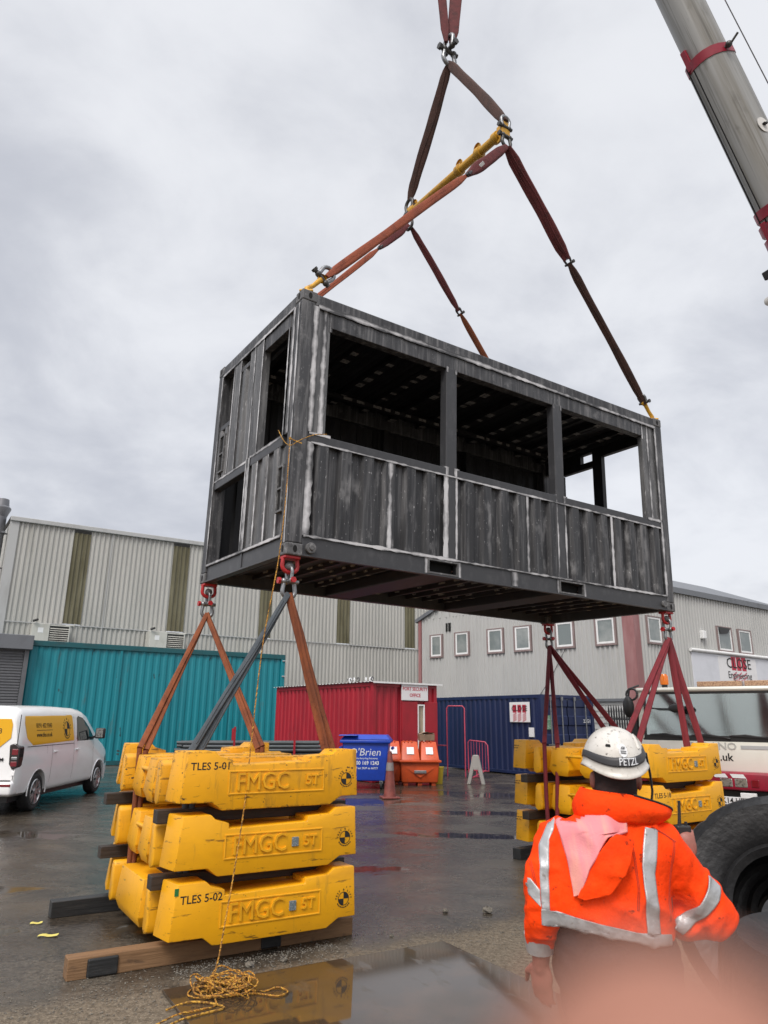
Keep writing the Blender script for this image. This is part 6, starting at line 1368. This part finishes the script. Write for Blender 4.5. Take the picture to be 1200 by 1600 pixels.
# the laid rope: two strands of slightly different colour twisted together
path = cat(allp, 7)
dense = []; acc = 0.; L_r = [0.]
for i in range(1, len(path)): L_r.append(L_r[-1]+(path[i]-path[i-1]).length)
tot = L_r[-1]; stp = .012; j = 0; s = 0.
while s < tot:
    while L_r[j+1] < s: j += 1
    t = (s-L_r[j])/(L_r[j+1]-L_r[j]+1e-9); dense.append(path[j].lerp(path[j+1], t)); s += stp
rope = thing('tag_line', 'orange and black twisted tag line hanging from the near corner and coiled on the ground', 'rope', cc)
for q in (0, 1):
    pp = []
    for i, p in enumerate(dense):
        d = (dense[min(i+1, len(dense)-1)]-dense[max(i-1, 0)]).normalized(); e1 = d.orthogonal().normalized() if abs(d.z) > .99 else d.cross(Vector((0, 0, 1))).normalized(); e2 = d.cross(e1); an = i*stp/.048*6.283+q*math.pi
        pp.append(p-cc+(e1*math.cos(an)+e2*math.sin(an))*.0030)
    MB().tube(pp, .0038, 5).build('rope_strand', m['rope'] if q else M('dark_fleck_rope_fibre', (.40, .17, .02), .8, 0, [((.03, .02, .012), (22, 22, 22), .48, .56, .8)]), rope, smooth=60)
mb = MB(); mb.tube([p-cc for p in cat(pts, 5)], .0045, 6); mb.tube([p-cc for p in cat(tail, 6)], .006, 6); mb.ellipsoid(tie-cc, (.014, .014, .02), nu=10, nv=8); mb.tube([tie-cc, wl(.06, -.07, 1.12)-cc], .006, 5); mb.split('rope_tie', m['rope'], rope, smooth=60)

# ------------------------------------------------------------------ the worker
PO = Vector((.88, 2.8, 0))
def remeshed(mb, vox, name, mt, parent, smooth_it=4, disp=None):
    o = mb.build(name, mt); r = o.modifiers.new('r', 'REMESH'); r.mode = 'VOXEL'; r.voxel_size = vox
    s = o.modifiers.new('s', 'SMOOTH'); s.iterations = smooth_it; s.factor = .5
    bpy.context.view_layer.update(); me = evaluated(o); o.modifiers.clear(); me.name = name; o.data = me
    if disp:
        ns = [v.normal.copy() for v in me.vertices]
        for v, n_ in zip(me.vertices, ns): v.co += n_*disp(v.co)
        b = bmesh.new(); b.from_mesh(me)
        for _ in range(3): bmesh.ops.smooth_vert(b, verts=b.verts, factor=.5, use_axis_x=True, use_axis_y=True, use_axis_z=True)
        b.to_mesh(me); b.free()
    me.materials.clear(); me.materials.append(mt)
    me.shade_smooth(); me.update(); o.parent = parent
    return o
def loft(mb, secs, n=32, pw=.85):
    """secs: (cx, cy, cz, rx, ry[, zslope])"""
    vs = []
    for s_ in secs:
        zs = s_[5] if len(s_) > 5 else 0
        for i in range(n):
            a = 6.28318*i/n; c, q = math.cos(a), math.sin(a)
            x = s_[3]*math.copysign(abs(c)**pw, c); y = s_[4]*math.copysign(abs(q)**pw, q); vs.append(Vector((s_[0]+x, s_[1]+y, s_[2]+zs*x)))
    fs = [(j*n+i, j*n+(i+1) % n, (j+1)*n+(i+1) % n, (j+1)*n+i) for j in range(len(secs)-1) for i in range(n)]
    fs += [tuple(reversed(range(n))), tuple(range((len(secs)-1)*n, len(secs)*n))]
    mb.add(vs, fs); return mb
def chain(mb, pts, rs, n=14):
    for a, b, r0, r1 in zip(pts, pts[1:], rs, rs[1:]): mb.capsule(a, b, r0, r1, n)
def hand(mb, wr, fdir, pdir, curl, side_, s=1.):
    """five-fingered hand: wrist, finger direction, palm-facing direction, curl amount"""
    wr, f, p = Vector(wr), Vector(fdir).normalized(), Vector(pdir); p = (p-f*p.dot(f)).normalized(); l = f.cross(p)*side_
    c = wr+f*.05*s; Mx = Matrix((l, p, f)).transposed()
    mb.ellipsoid(c, (.042*s, .017*s, .055*s), mat=Mx, nu=16, nv=10); mb.capsule(wr-f*.03, wr+f*.02, .028*s, .027*s)
    for k, (off, ln, r) in enumerate(((-.030, .066, .0075), (-.010, .078, .0085), (.011, .074, .0085), (.031, .060, .008))):
        b = wr+f*(.088-.25*abs(off))*s+l*off*s; d = f; pts = [b-f*.012]; 
        for j, q in enumerate((.44, .31, .25)):
            an = curl*(.5+.35*j)*(1+.06*k); d2 = (f*math.cos(an*(j+1)*.8)+p*math.sin(an*(j+1)*.8)); pts.append(pts[-1]+d2*ln*q*s*1.25)
        chain(mb, pts, [r*1.08*s, r*s, r*.92*s, r*.78*s], 10)
    b = wr+f*.022*s+l*.032*s; d = (f*.62+l*.72+p*.35).normalized(); d2 = (f*.8+l*.3+p*.55).normalized()
    chain(mb, [b, b+d*.036*s, b+d*.036*s+d2*.03*s, b+d*.036*s+d2*.054*s], [.013*s, .0105*s, .0095*s, .008*s], 10)
pe = thing('person', 'worker seen from behind in an orange hi-vis jacket and scuffed white helmet', 'person', PO)
HC_ = Vector((-.005, .035, 1.575))       # head centre
fdir = Vector((.10, .98, -.05)).normalized(); sdir_ = fdir.cross(Vector((0, 0, 1))).normalized(); udir = sdir_.cross(fdir)
HM = Matrix((sdir_, fdir, udir)).transposed()
hp = lambda x, y, z: HC_+HM@Vector((x, y, z))
mb = MB()
mb.ellipsoid(HC_, (.074, .096, .112), mat=HM); mb.ellipsoid(hp(0, .035, -.065), (.055, .06, .055), mat=HM)      # skull and jaw
mb.capsule(hp(0, .092, .0), hp(0, .113, -.028), .009, .014); mb.ellipsoid(hp(0, .092, -.062), (.024, .010, .009), mat=HM)   # nose, lips
for s_ in (-1, 1):
    mb.ellipsoid(hp(s_*.083, -.004, -.035), (.012, .022, .034), mat=HM); mb.ellipsoid(hp(s_*.03, .086, .012), (.014, .010, .008), mat=HM); mb.capsule(hp(s_*.015, .092, .026), hp(s_*.045, .082, .024), .006, .005)
mb.capsule((-.01, .02, 1.38), hp(0, -.01, -.06), .062, .056)
loft(mb, [(-.03, .02, .80, .16, .11), (-.03, .02, 1.0, .17, .11), (-.03, .02, 1.2, .19, .115), (-.03, .02, 1.34, .19, .10), (-.02, .02, 1.42, .09, .07)], 24)
LA = [(-.225, .02, 1.335), (-.311, -.01, 1.12), (-.315, .035, .945)]; RA = [(.14, .02, 1.325), (.30, .02, 1.095), (.305, .235, 1.215)]
chain(mb, LA, [.055, .042, .03]); chain(mb, RA, [.055, .045, .032])
hand(mb, LA[2], (.02, .06, -1), (.5, .75, 0), .35, -1); hand(mb, (.312, .235, 1.235), (.05, .10, 1), (.3, .95, 0), .95, 1)
for s_ in (-1, 1): chain(mb, [(-.03+s_*.095, .02, .86), (-.03+s_*.115, .03, .48), (-.03+s_*.12, .01, .09)], [.085, .06, .045])
remeshed(mb, .0065, 'body', m['skin'], pe, 3)
# trousers and dark underlayer
mb = MB(); loft(mb, [(-.03, .02, .76, .20, .14), (-.05, .02, .9, .215, .15), (-.06, .02, 1.02, .215, .145), (-.07, .02, 1.12, .205, .135)], 28)
for s_ in (-1, 1): loft(mb, [(-.03+s_*.12, .0, .09, .085, .095), (-.03+s_*.118, .02, .3, .085, .09), (-.03+s_*.115, .03, .5, .092, .10), (-.03+s_*.10, .02, .8, .11, .13)], 24)
remeshed(mb, .011, 'trousers', m['trouser'], pe, 4, lambda c: .010*noise.noise(Vector((c.x*9, c.y*9, c.z*16)))+.010*max(0, 1-2.4*abs(noise.noise(Vector(((c.x+c.z*.4)*9, c.y*4, c.z*12)))))**2)
for s_ in (-1, 1):
    mb = MB(); x = -.03+s_*.122; loft(mb, [(x, .055, .0, .055, .135), (x, .055, .03, .056, .136), (x, .05, .075, .052, .12), (x, .0, .11, .05, .065), (x, -.01, .2, .052, .06)], 20); mb.build('boot', m['rubber'], pe, smooth=50)
# jacket
mb = MB()
loft(mb, [(-.080, .02, 1.052, .224, .157, -.16), (-.080, .018, 1.10, .226, .160, -.14), (-.072, .015, 1.21, .232, .158, -.1), (-.060, .015, 1.30, .228, .145, -.05), (-.045, .02, 1.375, .200, .118, -.04), (-.025, .02, 1.425, .145, .10), (-.01, .025, 1.455, .10, .085)], 40, .8)
chain(mb, [(-.235, .02, 1.328), (-.297, .0, 1.22), (-.311, -.015, 1.10), (-.315, .03, 1.02)], [.087, .074, .068, .054], 18)
chain(mb, [(.130, .015, 1.322), (.205, .015, 1.215), (.298, .02, 1.105), (.296, .04, 1.095)], [.094, .086, .084, .082], 18)
chain(mb, [(.298, .04, 1.095), (.30, .14, 1.14), (.285, .225, 1.20)], [.082, .072, .06], 18); mb.capsule((.285, .05, 1.085), (.205, .04, 1.075), .075, .072)
def rdg(p): return 1-abs(noise.noise(p))*2.4
def wr_(c):
    k = .009*noise.noise(Vector((c.x*6+3, c.y*6, c.z*8)))+.004*noise.noise(Vector((c.x*17, c.y*17+5, c.z*11)))
    # creases: sharp ridges that run slanting over the back and ring the sleeves
    arm = max(0., min(1., (abs(c.x+.075)-.17)/.06))
    k += (.0075*(1-arm)+.004)*max(0, rdg(Vector(((c.x+c.z*.55)*7, c.y*3, (c.z-c.x*.5)*4.2))))**2.2
    k += .003*max(0, rdg(Vector(((c.x-c.z*.35)*13+7, c.y*5, (c.z+c.x*.3)*8))))**2.5
    if c.x > .15: u = (c.x*.75-(c.z-1.1)*.8); k += .011*max(0, rdg(Vector((u*15, c.y*4+2, (c.x+c.z)*3))))**2*min(1, (c.x-.15)/.06)
    if c.x < -.26: k += .009*max(0, rdg(Vector((c.x*5, c.y*5, c.z*17))))**2
    return k-.009
jk = remeshed(mb, .0062, 'jacket', m['orange_hivis'], pe, 7, wr_)
jb = bvh_of(jk.data); bk_ = lambda a, b: Vector((a, -1.0, b)); DY = (0, 1, 0)
def PXZ(zx, zy):
    d = fw*1113+rt*(180+zx/2.857)+upv*(-320-zy/2.857); t = 2.69/d.y; return (d.x*t-.88, 1.75+d.z*t)
# tapes
def tape(polys, name='reflective_tape'):
    mb = MB()
    for p, nu, nv in polys: drape(mb, jb, p, bk_, DY, .0042, nu, nv)
    o = mb.build(name, m['reflect'], pe, smooth=70); sl = o.modifiers.new('s', 'SOLIDIFY'); sl.thickness = .004; sl.offset = -1; return o
tape([([PXZ(665, 500), PXZ(728, 512), PXZ(712, 600), PXZ(692, 700), PXZ(700, 800), PXZ(716, 968), PXZ(648, 958), PXZ(636, 760), PXZ(634, 660), PXZ(645, 590)], 8, 50)])
tape([([PXZ(236, 505), PXZ(285, 470), PXZ(262, 520), PXZ(240, 560), PXZ(232, 700), PXZ(234, 880), PXZ(198, 872), PXZ(192, 720), PXZ(198, 590)], 6, 44)])
tape([([PXZ(196, 868), PXZ(300, 882), PXZ(430, 912), PXZ(600, 952), PXZ(776, 976), PXZ(790, 1052), PXZ(600, 1022), PXZ(430, 980), PXZ(300, 950), PXZ(200, 940)], 40, 60)])
tape([([PXZ(132, 712), PXZ(192, 785), PXZ(194, 858), PXZ(110, 775)], 8, 12)])
tape([([PXZ(972, 728), PXZ(1005, 752), PXZ(1036, 786), PXZ(1015, 838), PXZ(960, 905), PXZ(905, 960), PXZ(868, 1004), PXZ(835, 985), PXZ(800, 958), PXZ(870, 915), PXZ(920, 855), PXZ(955, 790)], 10, 30)])
# cuff
mb = MB(); mb.tube([(-.315, .03, 1.03), (-.315, .036, 1.0), (-.314, .04, .975)], [.056, .053, .048], 20); mb.build('cuff', m['reflect'], pe, smooth=50)
mb = MB()
for pl_ in (((800, 560), (790, 640), (778, 740), (772, 840), (770, 930)), ((592, 552), (600, 650), (606, 760), (604, 870)), ((152, 600), (160, 700), (180, 800), (196, 866)), ((700, 500), (760, 535), (815, 575))):
    for dx in (0, 7):
        pp = [];
        for (x0, y0), (x1, y1) in zip(pl_, pl_[1:]):
            for k in range(8):
                a, b = PXZ(x0+(x1-x0)*k/8+dx, y0+(y1-y0)*k/8); h = jb.ray_cast(Vector((a, -1, b)), Vector((0, 1, 0)))
                if h[0] is not None: pp.append(h[0]-Vector((0, .001, 0)))
        if len(pp) > 2: mb.tube(pp, .0016, 5)
mb.split('jacket_seam', M('seam_thread', (.42, .03, .006), .8), pe)
# hood
hb = lambda a, b: .012+.030*max(0, 1-((a+.14)/.10)**2)*max(0, min(1, (1.47-b)/.08))+.006*noise.noise(Vector((a*22, b*14, 2)))
mb = MB(); drape(mb, jb, [PXZ(*p) for p in ((278, 482), (330, 440), (372, 418), (400, 414), (450, 414), (520, 418), (575, 424), (580, 525), (520, 515), (480, 532), (430, 590), (385, 670), (345, 792), (326, 795), (312, 680), (300, 600))], bk_, DY, hb, 26, 34)
o = mb.build('hood_lining', m['pink_cloth'], pe, smooth=70); sl = o.modifiers.new('s', 'SOLIDIFY'); sl.thickness = .012; sl.offset = -1
hb2 = lambda a, b: .030+.028*max(0, 1-((a+.07)/.09)**2)*max(0, min(1, (b-1.20)/.06))+.008*noise.noise(Vector((a*18, b*18, 7)))
mb = MB(); drape(mb, jb, [PXZ(*p) for p in ((508, 514), (545, 524), (592, 548), (575, 590), (540, 680), (480, 775), (420, 792), (368, 806), (336, 797), (380, 690), (428, 594), (480, 532))], bk_, DY, hb2, 22, 30)
o = mb.build('hood_flap', m['orange_hivis'], pe, smooth=70); sl = o.modifiers.new('s', 'SOLIDIFY'); sl.thickness = .02; sl.offset = -1
# collar
mb = MB(); n_ = 40; rows = 7; vs = []
for i in range(n_+1):
    u = i/n_; a = R(140+262*u)               # from the front left round the back to the front right
    ca, sa = math.cos(a), math.sin(a); fl_ = max(0, (u-.52)/.48); 
    for j in range(rows+1):
        t = j/rows; bt = Vector((-.012+.150*ca, .03+.118*sa, 1.405-.02*fl_)); tp_ = Vector((-.012+.128*ca+.11*fl_**1.3*max(0, ca), .02+.105*sa-.035*fl_, 1.505-.012*math.cos(a*1.0)-.075*fl_**1.2))
        p = bt.lerp(tp_, t); p += Vector((ca, sa, 0))*(.020*math.sin(t*math.pi)+.005*noise.noise(Vector((a*3, t*3, 0)))); vs.append(p)
mb.add(vs, [(i*(rows+1)+j, (i+1)*(rows+1)+j, (i+1)*(rows+1)+j+1, i*(rows+1)+j+1) for i in range(n_) for j in range(rows)])
o = mb.build('collar', m['orange_hivis'], pe, smooth=70); sl = o.modifiers.new('s', 'SOLIDIFY'); sl.thickness = .008
mb = MB(); mb.tube([vs[i*(rows+1)+rows]+Vector((0, 0, .002)) for i in range(22, n_+1)], .004, 6); mb.build('collar_piping', m['black'], pe, smooth=60)
# snood
mb = MB(); loft(mb, [(-.01, .02, 1.39, .098, .085), (-.012, .02, 1.45, .088, .085), (-.014, .014, 1.50, .078, .084), (-.016, .008, 1.545, .074, .086), (-.014, .008, 1.60, .070, .088)], 30, .95)
for v in mb.v: v += Vector((v.x, v.y, 0)).normalized()*(.004*math.sin(v.z*150+3*noise.noise(v*11)))
mb.build('neck_snood', m['snood'], pe, smooth=70)
# helmet
hm = bpy.data.objects.new('helmet', None); COL.objects.link(hm); hm.parent = pe
def hs(th, t, off=0.):
    """helmet surface: th round the head (0 = right, 90 = front), t 0 rim .. 1 crown"""
    c, s_ = math.cos(th), math.sin(th); back = max(0, -s_)**2; rim = -.008-.036*back*(1 if True else 0)+.014*abs(c)**3; fl_ = (1-min(1, t/.14))**2
    z = rim+(.142-rim)*t; q = max(0, 1-max(0, (z+.0))**2.25/(.142**2.25))**.5 if z > 0 else 1.
    rx, ry = .114*q+.009*fl_+off, .138*q+.012*fl_+off
    ridge = .0045*math.exp(-(c/.16)**2)*min(1, t*2)*(1 if t < .93 else 0)
    return hp(0, -.004, .018)+HM@Vector((c*(rx+ridge), s_*(ry+ridge), z+off*.5*t+ridge))
nth, ntt = 72, 26; vs = []
for j in range(ntt+1):
    t = (j/ntt)**.9 if j else 0
    for i in range(nth): vs.append(hs(6.28318*i/nth, min(t, .9995)))
mb = MB(); mb.add(vs, [(j*nth+i, j*nth+(i+1) % nth, (j+1)*nth+(i+1) % nth, (j+1)*nth+i) for j in range(ntt) for i in range(nth)]); mb.add([hs(0, .9998)]+[hs(6.28318*i/nth, .9995) for i in range(nth)], [(0, 1+i, 1+(i+1) % nth) for i in range(nth)])
o = mb.build('helmet_shell', m['helmet'], hm, smooth=60); sl = o.modifiers.new('s', 'SOLIDIFY'); sl.thickness = .004; sl.offset = -1
vs = []; nb = 72
for i in range(nb+1):
    th = 6.28318*i/nb; s_ = math.sin(th); c = math.cos(th); sw = .07*max(0, c)**2*(1 if s_ > -.6 else .3)
    for t in (.20+sw, .235+sw, .31+sw*1.5, .375+sw*1.8): vs.append(hs(th, t, .004))
mb = MB(); mb.add(vs, [(i*4+j, (i+1)*4+j, (i+1)*4+j+1, i*4+j+1) for i in range(nb) for j in range(3)]); o = mb.build('helmet_band', m['helmet_band'], hm, smooth=60); sl = o.modifiers.new('s', 'SOLIDIFY'); sl.thickness = .005; sl.offset = -1
def hfn(th0, t0, off): return lambda a, b, c: hs(th0+a/.135, t0+b/.155, off+c)
mb = MB(); mb.text('PETZL', .030, hfn(R(-78), .29, .0045), .001, bold=.004); mb.build('band_lettering', m['white_ink'], hm)
mb = MB(); f = hfn(R(-86), .50, .0025); k = 24; mb.add([f(.019*math.cos(6.283*i/k), .019*math.sin(6.283*i/k), 0) for i in range(k)], [tuple(range(k))]); mb.build('helmet_sticker', m['pale_label'], hm, recalc=False)
f = hfn(R(-86), .50, .0035); mb = MB(); mb.text('ABP', .011, lambda a, b, c: f(a, b+.006, c), .0006, bold=.01); 
for q in (-.004, -.009): mb.add([f(x, z, .0003) for x, z in ((-.012, q), (.012, q), (.012, q+.002), (-.012, q+.002))], [(0, 1, 2, 3)])
mb.build('sticker_lettering', m['black'], hm)
f = hfn(R(-113), .60, .002); mb = MB(); mb.add([f(x, z, 0) for x, z in ((-.012, -.002), (-.009, -.005), (.010, -.005), (.013, -.002), (.010, .003), (-.009, .003))], [(0, 1, 2, 3, 4, 5)]); mb.build('vent_slot', m['hole'], hm, recalc=False)
mb = MB()
for rr_ in (.30, .36): mb.tube([hs(R(-28)+rr_*math.cos(q)*1.0, .50+.24*rr_/.3*math.sin(q), .001) for q in [math.pi*k/14 for k in range(15)]], .0035, 6)
mb.build('helmet_rib', m['helmet'], hm, smooth=60)
mb = MB(); mb.sweep([hs(R(-8), .30, .006), hp(.128, .0, -.01), hp(.126, -.015, -.07), hp(.115, -.02, -.12), hp(.112, -.018, -.15)], [(.009*math.cos(q), .004*math.sin(q)) for q in [.785*k for k in range(8)]]); mb.tube([hp(.088, .03, .0), hp(.082, .045, -.07), hp(.05, .06, -.115)], .005, 6); mb.build('chin_strap', m['plastic_black'], hm, smooth=60)
# radio held in the right hand
rd = thing('handheld_radio', 'black two way radio with a stub aerial held at the chest of the worker', 'radio', PO+Vector((.318, .262, 1.295)))
MB().box(-.028, .028, -.018, .018, -.05, .065).build('radio_body', m['plastic_black'], rd, bevel=.006); MB().tube([(-.012, .0, .06), (-.010, .0, .085), (-.004, .0, .155)], [.008, .0065, .0055], 10).build('aerial', m['plastic_black'], rd, smooth=50); mb = MB(); mb.tube([(.014, 0, .06), (.014, 0, .078)], .006, 10); mb.build('knob', m['plastic_black'], rd)

# ------------------------------------------------------------------ the fingertip that strays over the lens, far out of focus
ft = Vector((0, 0, 1.75))+fw*.0262+rt*(.0262*.43)-upv*(.0262*.935)
mb = MB(); dn = (-upv*.80+rt*.16+fw*.35).normalized(); chain(mb, [ft, ft+dn*.012, ft+dn*.026, ft+dn*.05], [.0076, .0082, .0086, .0090], 24)
o = mb.build('fingertip_mesh', m['skin_finger']); r = o.modifiers.new('r', 'REMESH'); r.mode = 'VOXEL'; r.voxel_size = .0007; bpy.context.view_layer.update(); me = evaluated(o); o.modifiers.clear(); o.data = me; me.shade_smooth(); o.name = 'fingertip'; me.name = 'fingertip'
nl_ = MB().ellipsoid(ft+fw*.0052-upv*.0045, (.0045, .0014, .005), mat=Matrix((rt, fw, upv)).transposed(), nu=16, nv=10).build('fingernail', M('fingernail', (.66, .40, .36), .3), smooth=60); nl_.parent = o
tag(o, 'blurred pink fingertip straying over the bottom right of the view', 'finger')
cam.dof.use_dof = True; cam.dof.focus_distance = 7.0; cam.dof.aperture_fstop = 25.04/4.4
